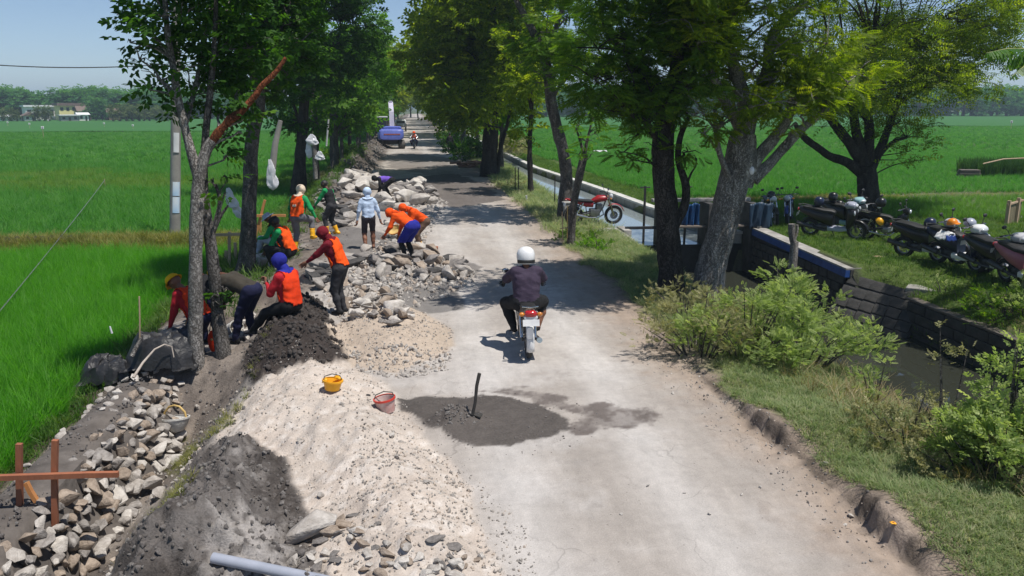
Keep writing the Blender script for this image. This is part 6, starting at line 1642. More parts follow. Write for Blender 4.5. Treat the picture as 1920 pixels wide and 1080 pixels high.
def wheel(parent, y, r, w, spokes=10, disc=True, name='wheel', rimm=None):
    h = bpy.data.objects.new(name, None)
    mb = MB(); Mx = Matrix.Rotation(math.pi / 2, 4, 'Y')
    t = w * .5
    mb.lathe([(r - w * .85, -t * .8), (r - w * .35, -t), (r - w * .08, -t * .62), (r, 0), (r - w * .08, t * .62), (r - w * .35, t), (r - w * .85, t * .8)], 28, Matrix.Translation((0, y, r)) @ Mx)
    ty = mb.build('wheel', M_tyre, parent)
    mb = MB(); ri = r - w * .8
    mb.lathe([(ri + .006, -t * .75), (ri - .018, -t * .6), (ri - .018, t * .6), (ri + .006, t * .75)], 24, Matrix.Translation((0, y, r)) @ Mx)
    mb.lathe([(.001, -t * 1.3), (.045, -t * 1.2), (.045, t * 1.2), (.001, t * 1.3)], 12, Matrix.Translation((0, y, r)) @ Mx)
    for i in range(spokes):
        a = 2 * math.pi * i / spokes; c_, s_ = math.cos(a), math.sin(a)
        mb.tube([((-1) ** i * t * .7 if spokes > 8 else 0, y + .04 * c_, r + .04 * s_), (0, y + ri * c_, r + ri * s_)], .005 if spokes > 8 else .016, 5)
    mb.build('rim', rimm or M_alloy, ty)
    if disc:
        mb = MB(); mb.lathe([(.05, -.003), (r * .42, -.003), (r * .42, .003), (.05, .003)], 20, Matrix.Translation((t * 1.1, y, r)) @ Mx); mb.build('brake_disc', M_chrome, ty)
    return ty
def mirrors(parent, yb, zb, bar, hx=.2, hz=.17):
    for s_ in (-1, 1):
        mb = MB(); mb.tube([(s_ * .16, yb, zb), (s_ * .21, yb - .01, zb + .10), (s_ * (hx + .06), yb - .03, zb + hz)], .008, 6); st_ = mb.build('mirror', M_rub, parent)
        mb = MB(); mb.ell((s_ * (hx + .08), yb - .03, zb + hz + .02), (.06, .022, .042), 10, 6); mb.build('mirror_head', M_rub, st_)
        mb = MB(); mb.ell((s_ * (hx + .08), yb - .048, zb + hz + .02), (.05, .008, .034), 10, 6); mb.build('mirror_glass', M_mir, st_)
def bars(parent, y, z, w=.32):
    mb = MB(); mb.tube([(-w, y - .10, z), (-w * .45, y, z + .02), (0, y + .02, z), (w * .45, y, z + .02), (w, y - .10, z)], .013, 8); hb = mb.build('handlebar', M_eng, parent)
    for s_ in (-1, 1):
        mb = MB(); mb.tube([(s_ * w, y - .10, z), (s_ * (w - .12), y - .065, z + .006)], .018, 8); mb.build('grip', M_rub, hb)
        mb = MB(); mb.tube([(s_ * (w - .13), y - .02, z + .006), (s_ * (w - .02), y - .05, z + .002)], .007, 5); mb.build('lever', M_chrome, hb)
def scooter(label, loc, rotz, col, col2='black', group=None, lean=7, plate=True, light='white'):
    t = thing('motor_scooter', label, 'motorcycle', loc, (0, R(lean), R(rotz)), group); t.scale = (1.08,) * 3
    bc, dk = M_gloss(col), M_gloss(col2)
    r = .255
    wheel(t, .63, r, .095, 6); wheel(t, -.60, r, .105, 6)
    mb = MB(); mb.tube([(-.07, .63, r), (-.07, .52, .58)], .022, 8); mb.tube([(.07, .63, r), (.07, .52, .58)], .022, 8); mb.tube([(0, .50, .56), (0, .40, .92)], .028, 8); mb.build('fork', M_eng, t)
    mb = MB(); mb.lathe([(r + .03, -.075), (r + .055, -.03), (r + .055, .03), (r + .03, .075)], 12, Matrix.Translation((0, .63, r)) @ Matrix.Rotation(math.pi / 2, 4, 'Y'), R(95), R(215)); o_ = mb.build('front_fender', bc, t)
    sd_ = o_.modifiers.new('thickness', 'SOLIDIFY'); sd_.thickness = .008
    mb = MB(); mb.loft([(.62, 0, .70, .05, .06), (.60, 0, .70, .14, .16), (.52, 0, .66, .20, .26), (.44, 0, .60, .20, .34), (.38, 0, .56, .16, .33), (.36, 0, .55, .10, .28)], 16, 2.8); mb.build('front_apron', bc, t)
    mb = MB(); mb.loft([(.60, 0, .93, .05, .03), (.57, 0, .94, .13, .08), (.47, 0, .95, .17, .10), (.36, 0, .95, .14, .09), (.31, 0, .95, .08, .05)], 14, 2.6); mb.build('headset_cover', dk, t)
    mb = MB(); mb.ell((0, .60, .945), (.10, .035, .05), 14, 8); mb.build('headlight', M_lens, t)
    for s_ in (-1, 1):
        mb = MB(); mb.ell((s_ * .13, .585, .76), (.045, .03, .07), 10, 6); mb.build('turn_signal', M_lens if light == 'white' else M_amb, t)
    mb = MB(); mb.loft([(.40, 0, .30, .15, .05), (.20, 0, .27, .17, .055), (-.10, 0, .29, .17, .07)], 12, 4); mb.build('floorboard', dk, t)
    mb = MB(); mb.loft([(.02, 0, .50, .13, .20), (-.10, 0, .54, .165, .20), (-.35, 0, .60, .175, .17), (-.62, 0, .68, .15, .13), (-.86, 0, .75, .09, .075), (-.94, 0, .77, .04, .03)], 16, 2.8); mb.build('rear_body', bc, t)
    mb = MB(); mb.loft([(.06, 0, .72, .08, .03), (-.02, 0, .745, .12, .055), (-.25, 0, .755, .14, .055), (-.40, 0, .79, .145, .06), (-.70, 0, .83, .12, .05), (-.80, 0, .83, .06, .03)], 14, 3); mb.build('seat', M_seat, t)
    mb = MB(); mb.tube([(-.10, -.60, .84), (-.13, -.82, .87), (0, -.95, .875), (.13, -.82, .87), (.10, -.60, .84)], .014, 8); mb.build('grab_rail', M_eng, t)
    mb = MB(); mb.ell((0, -.925, .76), (.085, .035, .045), 12, 7); mb.build('tail_light', M_redl, t)
    mb = MB(); mb.loft([(-.10, .02, .30, .09, .10), (-.35, -.02, .28, .11, .10), (-.62, -.08, .27, .05, .08)], 12, 3); mb.build('engine', M_eng, t)
    mb = MB(); mb.tube([(.11, -.15, .22), (.15, -.35, .26), (.155, -.50, .30)], .03, 8); mb.tube([(.155, -.48, .30), (.16, -.92, .40)], [.05, .058], 12); mb.build('exhaust', M_eng, t)
    mb = MB(); mb.lathe([(r + .025, -.07), (r + .04, 0), (r + .025, .07)], 10, Matrix.Translation((0, -.60, r)) @ Matrix.Rotation(math.pi / 2, 4, 'Y'), R(150), R(275)); o_ = mb.build('rear_fender', M_rub, t)
    sd_ = o_.modifiers.new('thickness', 'SOLIDIFY'); sd_.thickness = .008
    if plate:
        mb = MB(); mb.box((0, -.955, .62), (.19, .008, .10), Matrix.Rotation(R(-14), 3, 'X')); mb.build('license_plate', M_plate, t)
    bars(t, .40, 1.0, .33); mirrors(t, .38, 1.0, t)
    mb = MB(); mb.tube([(-.10, -.05, .24), (-.24, -.02, .0)], .013, 6); mb.build('kickstand', M_eng, t)
    return t
def cub(label, loc, rotz, col, group=None, lean=7, legshield=True, parked=True, silver=True, plate_low=True):
    t = thing('motorcycle', label, 'motorcycle', loc, (0, R(lean), R(rotz)), group)
    bc = M_gloss(col); r = .29
    wheel(t, .62, r, .075, 14); wheel(t, -.62, r, .085, 14, True, 'wheel')
    mb = MB()
    for s_ in (-1, 1): mb.tube([(s_ * .075, .62, r), (s_ * .075, .50, .64), (s_ * .06, .42, .88)], [.022, .022, .018], 8)
    mb.build('fork', M_chrome if silver else M_eng, t)
    mb = MB(); mb.lathe([(r + .02, -.055), (r + .04, 0), (r + .02, .055)], 12, Matrix.Translation((0, .62, r)) @ Matrix.Rotation(math.pi / 2, 4, 'Y'), R(90), R(230)); o_ = mb.build('front_fender', bc, t)
    sd_ = o_.modifiers.new('thickness', 'SOLIDIFY'); sd_.thickness = .007
    mb = MB(); mb.tube([(0, .42, .80), (0, .18, .58), (0, -.05, .48), (0, -.30, .55)], [.035, .045, .05, .04], 8); mb.build('frame', M_eng, t)
    if legshield:
        for s_ in (-1, 1):
            mb = MB(); mb.loft([(.50, s_ * .06, .74, .03, .12), (.40, s_ * .12, .66, .07, .22), (.28, s_ * .17, .56, .035, .24), (.18, s_ * .16, .50, .02, .16)], 12, 2.4); mb.build('leg_shield', bc, t)
    mb = MB(); mb.loft([(.56, 0, .92, .05, .04), (.52, 0, .93, .11, .085), (.44, 0, .94, .12, .09), (.36, 0, .95, .07, .05)], 14, 2.5); mb.build('headset_cover', bc, t)
    mb = MB(); mb.ell((0, .555, .925), (.08, .03, .06), 12, 7); mb.build('headlight', M_lens, t)
    mb = MB(); mb.loft([(.02, 0, .62, .05, .06), (-.15, 0, .66, .10, .10), (-.40, 0, .68, .12, .10), (-.70, 0, .74, .095, .085), (-.90, 0, .80, .06, .05)], 14, 2.6); mb.build('tail_body', bc, t)
    mb = MB(); mb.loft([(.10, 0, .70, .06, .025), (0, 0, .735, .10, .045), (-.30, 0, .765, .125, .05), (-.70, 0, .82, .11, .045), (-.80, 0, .825, .06, .02)], 14, 3); mb.build('seat', M_seat, t)
    mb = MB(); mb.tube([(-.10, -.55, .82), (-.115, -.85, .87), (0, -.93, .875), (.115, -.85, .87), (.10, -.55, .82)], .011, 8); mb.build('grab_rail', M_chrome, t)
    mb = MB(); mb.loft([(-.98, 0, .775, .055, .03), (-.955, 0, .78, .095, .05), (-.90, 0, .785, .09, .05)], 12, 2.4); mb.build('tail_light', M_redl, t)
    for s_ in (-1, 1):
        mb = MB(); mb.ell((s_ * .135, -.92, .77), (.045, .03, .035), 10, 6); mb.build('turn_signal', M_amb if silver else M_lens, t)
    mb = MB(); mb.lathe([(r + .02, -.06), (r + .045, -.02), (r + .045, .02), (r + .02, .06)], 12, Matrix.Translation((0, -.62, r)) @ Matrix.Rotation(math.pi / 2, 4, 'Y'), R(150), R(290)); o_ = mb.build('rear_fender', M_plate if silver else M_rub, t)
    sd_ = o_.modifiers.new('thickness', 'SOLIDIFY'); sd_.thickness = .008
    mb = MB(); mb.box((0, -.985, .655), (.25, .01, .10), Matrix.Rotation(R(-18), 3, 'X')); mb.build('license_plate', M_plate, t)
    mb = MB(); mb.loft([(.28, 0, .36, .06, .06), (.12, 0, .36, .10, .10), (-.12, 0, .35, .11, .11), (-.20, 0, .36, .06, .07)], 12, 3); mb.build('engine', M_alloy, t)
    for s_ in (-1, 1):
        mb = MB(); mb.tube([(s_ * .085, -.12, .40), (s_ * .085, -.62, r)], .022, 8); mb.build('swingarm', M_eng, t)
        mb = MB(); mb.tube([(s_ * .115, -.45, .66), (s_ * .105, -.60, .32)], .026, 10); mb.build('shock_absorber', M_chrome, t)
        mb = MB(); mb.tube([(s_ * .11, .0, .27), (s_ * .25, .0, .27)], .014, 6); mb.build('footpeg', M_rub, t)
    mb = MB(); mb.tube([(.08, .22, .34), (.12, .10, .22), (.13, -.20, .22)], .02, 8); mb.tube([(.135, -.20, .23), (.15, -.80, .33)], [.038, .045], 12); mb.build('exhaust', M_chrome, t)
    bars(t, .40, 1.0, .33); mirrors(t, .38, 1.0, t)
    if parked: mb = MB(); mb.tube([(-.10, -.02, .26), (-.24, .02, .0)], .012, 6); mb.build('kickstand', M_eng, t)
    return t
def naked(label, loc, rotz, col, group=None, lean=8):
    t = thing('motorcycle', label, 'motorcycle', loc, (0, R(lean), R(rotz)), group)
    bc = M_gloss(col); r = .315
    wheel(t, .68, r, .10, 18); wheel(t, -.66, r, .12, 18)
    mb = MB()
    for s_ in (-1, 1): mb.tube([(s_ * .09, .68, r), (s_ * .09, .44, .95)], [.026, .022], 8)
    mb.box((0, .47, .86), (.23, .08, .03)); mb.build('fork', M_chrome, t)
    mb = MB(); mb.lathe([(r + .05, -.06), (r + .07, 0), (r + .05, .06)], 10, Matrix.Translation((0, .68, r)) @ Matrix.Rotation(math.pi / 2, 4, 'Y'), R(110), R(215)); o_ = mb.build('front_fender', bc, t)
    sd_ = o_.modifiers.new('thickness', 'SOLIDIFY'); sd_.thickness = .008
    mb = MB(); mb.loft([(.42, 0, .86, .06, .05), (.34, 0, .88, .14, .10), (.12, 0, .87, .155, .115), (-.05, 0, .81, .10, .07), (-.12, 0, .79, .06, .04)], 16, 2.4); mb.build('fuel_tank', bc, t)
    mb = MB(); mb.loft([(-.02, 0, .79, .08, .03), (-.15, 0, .80, .13, .045), (-.50, 0, .83, .13, .045), (-.82, 0, .87, .09, .035)], 14, 3); mb.build('seat', M_seat, t)
    mb = MB(); mb.loft([(-.05, 0, .68, .10, .10), (-.30, 0, .70, .12, .09), (-.60, 0, .78, .10, .06), (-.95, 0, .88, .04, .03)], 12, 2.6); mb.build('side_panel', bc, t)
    mb = MB(); mb.tube([(0, .42, .90), (0, .30, .55), (0, .12, .28), (0, -.22, .28), (0, -.28, .60), (0, .30, .82)], .024, 8); mb.build('frame', M_eng, t)
    mb = MB(); mb.box((0, .02, .42), (.24, .34, .24), None, .04); mb.box((0, .16, .60), (.18, .18, .20), R(0), .02)
    for i in range(5): mb.box((0, .16, .52 + i * .04), (.22, .22, .012))
    mb.build('engine', M_alloy, t)
    mb = MB(); mb.tube([(.08, .26, .55), (.12, .30, .36), (.14, .10, .26), (.15, -.25, .28)], .022, 8); mb.tube([(.15, -.25, .28), (.16, -.80, .42)], [.045, .05], 12); mb.build('exhaust', M_chrome, t)
    for s_ in (-1, 1):
        mb = MB(); mb.tube([(s_ * .09, -.15, .42), (s_ * .09, -.66, r)], .024, 8); mb.build('swingarm', M_eng, t)
        mb = MB(); mb.tube([(s_ * .12, -.40, .76), (s_ * .11, -.62, .36)], .03, 10); mb.build('shock_absorber', M_chrome, t)
        mb = MB(); mb.ell((s_ * .19, .50, .90), (.05, .03, .03), 10, 6); mb.build('turn_signal', M_amb, t)
    mb = MB(); mb.ell((0, .56, .93), (.10, .07, .10), 14, 8); mb.build('headlight', M_lens, t)
    mb = MB(); mb.lathe([(r + .04, -.07), (r + .06, 0), (r + .04, .07)], 10, Matrix.Translation((0, -.66, r)) @ Matrix.Rotation(math.pi / 2, 4, 'Y'), R(150), R(270)); o_ = mb.build('rear_fender', M_rub, t)
    sd_ = o_.modifiers.new('thickness', 'SOLIDIFY'); sd_.thickness = .008
    mb = MB(); mb.ell((0, -.97, .86), (.06, .03, .03), 10, 6); mb.build('tail_light', M_redl, t)
    mb = MB(); mb.box((0, -1.0, .70), (.2, .01, .1), Matrix.Rotation(R(-15), 3, 'X')); mb.build('license_plate', M_plate, t)
    bars(t, .40, 1.03, .36); mirrors(t, .38, 1.03, t, .24, .2)
    mb = MB(); mb.tube([(-.1, 0, .28), (-.26, .02, 0)], .013, 6); mb.build('kickstand', M_eng, t)
    return t
def helmet(label, loc, col, rotz=0, size=1.0, tilt=(0, 0), half=False):
    t = thing('helmet', label, 'helmet', loc, (R(tilt[0]), R(tilt[1]), R(rotz))); t.scale = (size,) * 3
    mb = MB()
    if half: mb.lathe([(.150, 0), (.146, .05), (.125, .11), (.08, .15), (.03, .165), (.001, .168)], 18)
    else: mb.lathe([(.10, -.11), (.128, -.08), (.142, -.02), (.140, .04), (.12, .095), (.08, .132), (.035, .147), (.001, .15)], 18)
    sh = mb.build('shell', M_gloss(col), t)
    if half:
        mb = MB(); mb.add([(-.09, .115, .02), (.09, .115, .02), (.07, .21, -.005), (-.07, .21, -.005), (-.09, .115, .012), (.09, .115, .012), (.07, .21, -.013), (-.07, .21, -.013)], [(0, 1, 2, 3), (7, 6, 5, 4), (0, 4, 5, 1), (1, 5, 6, 2), (2, 6, 7, 3), (3, 7, 4, 0)]); mb.build('peak', M_gloss(col), t)
    else:
        mb = MB(); mb.lathe([(.143, -.045), (.148, -.0), (.143, .04)], 12, None, R(25), R(155)); mb.build('visor', M_win, t)
        mb = MB(); mb.lathe([(.098, -.117), (.110, -.118), (.112, -.105), (.100, -.10)], 18); mb.build('rim_trim', M_rub, t)
    return t
MG = 'motorcycles parked on the grass by the weir'
def heading(px0, py0, px1, py1):
    """rotation that points a vehicle from the first ground point to the second"""
    a, b_ = on(px0, py0), on(px1, py1); d = b_ - a
    return math.degrees(math.atan2(-d.x, d.y)), a.lerp(b_, .5)
# ridden bike on the road
rb = on(991, 671); RB = 'rider'
bk = cub('small white and black motorcycle ridden away along the road', (rb.x + .02, rb.y + .62, 0.004), -2, 'brown', None, 0, False, False)
MB().box((0, 0, 0), (.01, .01, .01))
mb = MB(); mb.loft([(-.965, 0, .72, .10, .02), (-.93, 0, .73, .11, .035), (-.88, 0, .735, .10, .03)], 12, 3); mb.build('tail_light_housing', M_lens, bk)
mb = MB(); mb.loft([(-.80, .125, .74, .008, .03), (-.55, .13, .66, .012, .07), (-.35, .13, .58, .01, .05)], 10, 2.5); mb.build('side_stripe', M_gloss('white'), bk)
M_mudg = pm('silver mudguard', (.52, .53, .55), (.38, .39, .41), 8, .4)
mb = MB(); mb.loft([(-1.00, -.02, .50, .045, .09), (-.985, -.02, .50, .055, .10), (-.96, -.02, .50, .045, .09)], 12, 3.5); mb.build('mud_flap', M_mudg, bk)
M_jk = 'plum'
rz_, g_ = person('motorcyclist in a white helmet and dark plum jacket with one trouser leg rolled up', (bk.location.x, bk.location.y - .18, 0.0), -2, hip=(0, -.06, .80), lean=10, head=(-4, 0), hands=((-.30, .46, .99), (.30, .46, .99)), elbow=((-1, -.15, -.55), (1, -.15, -.55)),
    feet=((-.18, .10, .33), (.19, .14, .33)), knee=((-.55, 1, .4), (.55, 1, .4)), top='plum', sleeve='plum', fore='black', legs='black', foot='black', headgear='fullhelmet', hg='white', loose=1.42, scale=1.03, glove='black')
# bare right calf below the rolled trouser leg
for ch in rz_.children:
    if ch.name.startswith('body'):
        me = ch.data; me.materials.append(M_skin); k = len(me.materials) - 1
        for p_ in me.polygons:
            c_ = p_.center
            if c_.x > .12 and .335 < c_.z < .58 and c_.y > -.15 and p_.material_index != 0 and c_.y < .5 and c_.z < .40 + .25 * max(0, c_.x - .12) + .12: p_.material_index = k
    
# far rider
fb_ = on(777, 279)
cub('distant dark motorcycle coming along the road past the excavator', (fb_.x, fb_.y, 0), 176, 'darkblue', None, 0)
person('distant motorcyclist in an orange vest riding toward the works', (fb_.x, fb_.y + .15, 0.0), 176, hip=(0, -.06, .80), lean=10, hands=((-.33, .44, 1.0), (.33, .44, 1.0)), elbow=((-1, -.5, -.3), (1, -.5, -.3)), feet=((-.2, .2, .33), (.2, .2, .33)), knee=((-.7, 1, .4), (.7, 1, .4)), top='white', legs='navy', vest='orange', headgear='helmet', hg='orange')
# parked
a, p_ = heading(1080, 425, 1158, 424)
p_ = on(1112, 421); naked('red motorcycle with a wire wheel parked at the canal edge', (p_.x, p_.y, p_.z), -86, 'red', MG, 6)
p_ = on(1446, 420); naked('black motorcycle with a square headlight parked nose first beside the weir', (p_.x, p_.y, p_.z), 168, 'black', MG, 6)
p_ = on(1480, 418); naked('black and blue motorcycle parked side by side with the square lit one', (p_.x, p_.y, p_.z), 150, 'blue', MG, 6)
p_ = on(1560, 446); scooter('black scooter with a red badge parked broadside above the wing wall', (p_.x, p_.y, p_.z), -134, 'black', 'grey', MG)
p_ = on(1586, 434); scooter('black scooter with pale front trim behind the broadside one', (p_.x, p_.y, p_.z), -160, 'black', 'cyan', MG)
p_ = on(1622, 440); cub('dark underbone motorcycle squeezed between the scooters and the field tree', (p_.x, p_.y, p_.z), -168, 'black', MG, 6, silver=False)
p_ = on(1664, 453); cub('black motorcycle with a white front plate under the spreading field tree', (p_.x, p_.y, p_.z), -138, 'black', MG, 6, silver=True)
p_ = on(1742, 488); scooter('black scooter facing the field at the start of the grassy row', (p_.x, p_.y, p_.z), -150, 'black', 'silver', MG)
p_ = on(1800, 502); scooter('dark blue scooter carrying a blue and white jacket on its seat', (p_.x, p_.y, p_.z), -168, 'darkblue', 'white', MG)
p_ = on(1874, 522); scooter('black and silver scooter parked beside the pink one', (p_.x, p_.y, p_.z), -172, 'black', 'silver', MG)
p_ = on(1928, 541); scooter('pink and white scooter cut by the picture edge', (p_.x, p_.y, p_.z), 180, 'pink', 'white', MG)
def atop(px, py, gpx, gpy): return AT(px, py, on(gpx, gpy).y)
helmet('black helmet hung on the handlebar of the square lit motorcycle', atop(1446, 366, 1446, 420), 'black', 180)
helmet('dark blue helmet on the seat end of the broadside scooter', atop(1536, 378, 1545, 444), 'darkblue', 60)
helmet('black helmet topmost among the scooters by the field tree', atop(1562, 369, 1572, 432), 'black', 200)
helmet('rounded black helmet resting on the underbone motorcycle', atop(1596, 388, 1608, 438), 'black', 120)
helmet('black helmet hanging low between the two broadside scooters', atop(1574, 384, 1572, 432), 'black', 150)
helmet('yellow orange helmet hooked on the side of the motorcycle under the tree', atop(1648, 416, 1650, 452), 'yellow', 0, .9, (40, 30), True)
helmet('black helmet standing up on the handlebar against the tree trunk', atop(1652, 380, 1650, 452), 'black', 10)
helmet('dark helmet on the mirror of the first scooter in the grassy row', atop(1744, 419, 1742, 486), 'darkblue', 90)
helmet('orange safety helmet on the scooter with the blue and white jacket', atop(1786, 420, 1778, 500), 'orange', 200, .85, (10, 10), True)
helmet('pale grey half helmet on the handlebar of the dark blue scooter', atop(1818, 421, 1778, 500), 'grey', -60, .95, (15, 20), True)
# the jacket on the scooter seat
jp = atop(1774, 442, 1778, 500); jk = thing('jacket', 'folded white and blue jacket lying over the dark blue scooter', 'jacket', jp)
mb = MB(); mb.sheet(lambda u, v: ((u - .5) * .34, (v - .5) * .40, .08 * math.cos((u - .5) * 3) + .02 * math.sin(u * 22 + v * 9) - .18 * abs(u - .5)), 14, 14); o_ = mb.build('cloth', CLOTH['white'], jk); o_.modifiers.new('thickness', 'SOLIDIFY').thickness = .03
mb = MB(); mb.sheet(lambda u, v: ((u - .5) * .30, -.20 - v * .05, .04 - v * .13 + .015 * math.sin(u * 18)), 12, 5); o_ = mb.build('lining', M_gloss('blue'), jk); o_.modifiers.new('thickness', 'SOLIDIFY').thickness = .02

# ------------------------------------------------------------------ excavator
M_exb = pm('excavator blue', (.12, .16, .52), (.09, .12, .42), 2.5, .45, .1)
M_exw = pm('excavator pale paint', (.55, .53, .66), (.45, .43, .55), 2.5, .5)
M_exd = pm('track steel', (.05, .047, .045), (.09, .08, .07), 4, .8, .5, 14)
M_stripe = pm('red stripe', (.45, .12, .10), None, 4, .5)
ep = on(732, 279); ex = thing('excavator', 'blue excavator seen from behind with its pale boom raised over the road', 'excavator', (ep.x, ep.y + 1.6, 0), R(3))
for s_ in (-1, 1):
    mb = MB(); out = []
    for i in range(10): a = math.pi / 2 + math.pi * i / 9; out.append((-1.3 + .36 * math.cos(a), .38 + .36 * math.sin(a)))
    for i in range(10): a = -math.pi / 2 + math.pi * i / 9; out.append((1.3 + .36 * math.cos(a), .38 + .36 * math.sin(a)))
    mb.prism(out, s_ * .75, s_ * 1.25, 'x'); tr = mb.build('track', M_exd, ex)
    for y_ in (-1.3, -.65, 0, .65, 1.3):
        mb = MB(); mb.lathe([(.001, -.04), (.24, -.03), (.24, .03), (.001, .04)], 14, Matrix.Translation((s_ * 1.27, y_, .38)) @ Matrix.Rotation(math.pi / 2, 4, 'Y')); mb.build('roller', M_exd, tr)
MB().box((0, 0, .62), (1.4, 1.6, .4), None, .08).build('undercarriage', M_exd, ex)
mb = MB(); mb.loft([(-1.95, 0, 1.28, 1.0, .40), (-1.85, 0, 1.30, 1.12, .48), (-1.2, 0, 1.32, 1.2, .52), (-.9, 0, 1.3, 1.2, .5)], 20, 5); mb.build('counterweight', M_exb, ex)
MB().box((0, .1, 1.28), (2.35, 2.1, .75), None, .08).build('deck', M_exb, ex)
mb = MB(); mb.loft([(-1.5, .15, 1.86, .75, .12), (-1.3, .15, 1.90, .85, .16), (-.2, .15, 1.88, .85, .15)], 14, 4); mb.build('engine_hood', M_exb, ex)
MB().box((.1, -1.955, 1.34), (1.5, .02, .10)).build('stripe', M_stripe, ex)
cb = MB().box((-.72, .35, 2.2), (.9, 1.5, 1.25), None, .08).build('cab', M_exd, ex)
MB().box((-.72, .35, 2.87), (1.0, 1.65, .10), None, .03).build('roof', M_gloss('white'), cb)
MB().box((-.72, -.42, 2.30), (.70, .03, .75), None, .01).build('window', M_win, cb)
MB().box((-.25, .35, 2.30), (.03, 1.1, .75), None, .01).build('window', M_win, cb)
mb = MB(); mb.prism([(1.0, 1.2), (1.35, 1.15), (1.9, 3.0), (3.6, 4.0), (3.5, 4.25), (1.5, 3.35)], -.02, .42, 'x'); mb.build('boom', M_exw, ex, smooth=False)
mb = MB(); mb.prism([(3.3, 4.3), (3.7, 4.35), (4.1, 2.0), (3.85, 1.95)], .05, .35, 'x'); mb.build('stick', M_exw, ex, smooth=False)
mb = MB(); mb.prism([(3.7, 2.1), (4.2, 2.0), (4.3, 1.4), (3.9, 1.1), (3.4, 1.3)], -.25, .65, 'x'); mb.build('bucket', M_exd, ex, smooth=False)
mb = MB(); mb.tube([(.2, 1.1, 1.3), (.2, 2.4, 2.9)], .08, 10); mb.build('hydraulic_ram', M_chrome, ex)
# small truck beyond
tp_ = on(754, 246); tk = thing('pickup_truck', 'small distant truck with a white cab beyond the excavator', 'truck', (tp_.x - .2, tp_.y, 0), R(2))
mb = MB(); mb.loft([(-.9, 0, 1.2, .80, .55), (-.7, 0, 1.25, .85, .65), (.5, 0, 1.2, .85, .65), (.7, 0, 1.0, .8, .45)], 14, 5); cb = mb.build('cab', M_gloss('white'), tk); MB().box((0, -.91, 1.45), (1.3, .03, .4)).build('window', M_win, cb)
MB().box((0, -2.0, .75), (1.7, 2.2, .12), None, .03).build('bed', M_exd, tk)
for s_ in (-1, 1): MB().box((s_ * .83, -2.0, 1.0), (.05, 2.2, .4)).build('bed_side', M_exd, tk)
for x_, y_ in ((-.75, .1), (.75, .1), (-.75, -2.3), (.75, -2.3)):
    mb = MB(); mb.lathe([(.001, -.1), (.2, -.1), (.34, -.09), (.36, 0), (.34, .09), (.2, .1), (.001, .1)], 16, Matrix.Translation((x_, y_, .36)) @ Matrix.Rotation(math.pi / 2, 4, 'Y')); mb.build('wheel', M_tyre, tk)
# ================================================================== small things of the works
M_red = pm('red plastic', (.62, .05, .03), (.5, .04, .025), 5, .45)
M_yelp = pm('yellow plastic', (.86, .42, .01), (.74, .33, .01), 5, .45)
M_pink = pm('dusty red plastic', (.48, .25, .22), (.55, .45, .42), 9, .7)
M_bas = pm('woven white plastic', (.70, .69, .65), (.5, .49, .46), 14, .7, .5, 60)
M_rim = pm('yellow cane', (.62, .44, .16), (.45, .3, .1), 8, .6, .3)
M_wr = pm('red brown timber', (.36, .13, .06), (.24, .085, .045), 3, .75, .4, 20, stretch=(1, 1, .15))
M_wo = pm('orange timber', (.56, .26, .09), (.42, .18, .06), 3, .75, .4, 20, stretch=(1, 1, .15))
M_wl = pm('pale timber', (.50, .36, .24), (.38, .27, .17), 3, .8, .4, 20, stretch=(1, 1, .15))
M_blackp = pm('black sheeting', (.014, .014, .015), (.022, .022, .024), 5, .5, .8, 12)
M_bag = pm('white plastic bag', (.74, .74, .76), (.55, .55, .58), 7, .4, .4, 20)
M_pvc = pm('grey pvc', (.34, .36, .42), (.28, .30, .35), 4, .35)
M_wire = pm('wire', (.30, .30, .31), None, 5, .5, metal=.6)
M_iron = pm('black iron', (.03, .028, .026), (.05, .045, .04), 9, .6, .3)
M_pole = pm('cast concrete pole', (.34, .32, .29), (.24, .225, .205), 2.0, .9, .3, 18)
def pail(label, loc, body, rimm, r0, r1, h, rotz=0, tilt=(0, 0), handle=True):
    t = thing('bucket', label, 'bucket', loc, (R(tilt[0]), R(tilt[1]), R(rotz)))
    mb = MB(); mb.lathe([(.001, .005), (r0, 0), (r1, h), (r1 - .012, h), (r0 - .012, .015), (.001, .015)], 18); mb.build('pail', body, t)
    mb = MB(); mb.lathe([(r1 - .004, h - .015), (r1 + .012, h - .01), (r1 + .012, h + .012), (r1 - .006, h + .012)], 18); mb.build('rim', rimm, t)
    if handle:
        mb = MB(); mb.tube([(r1, 0, h), (r1 * .8, .04, h + .05), (0, .05, h + .075), (-r1 * .8, .04, h + .05), (-r1, 0, h)], .007, 6); mb.build('handle', M_iron, t)
    return t
p_ = on(623, 730, .3); pail('yellow rubber tub standing on top of the pale gravel heap', p_, M_yelp, M_yelp, .095, .125, .12, 20, (0, 6))
for i, (dx, dz) in enumerate(((-.08, .13), (.09, .15))):
    t = thing('rubber_glove', 'yellow work glove lying over the %s rim of the yellow tub' % ('near' if i == 0 else 'far'), 'glove', (p_.x + dx, p_.y, p_.z + dz), (0, R(-25 if i == 0 else 30), R(20)))
    hv, hf = HANDS[(1, .2)]; link('glove', mesh_np('glove', hv * .8, hf, smooth=True), t, M_yelp)
p_ = on(725, 768, .15); pail('dusty red bucket half sunk in the gravel beside the wet mortar', (p_.x, p_.y, p_.z - .02), M_pink, M_red, .105, .13, .17, 0, (0, -8))
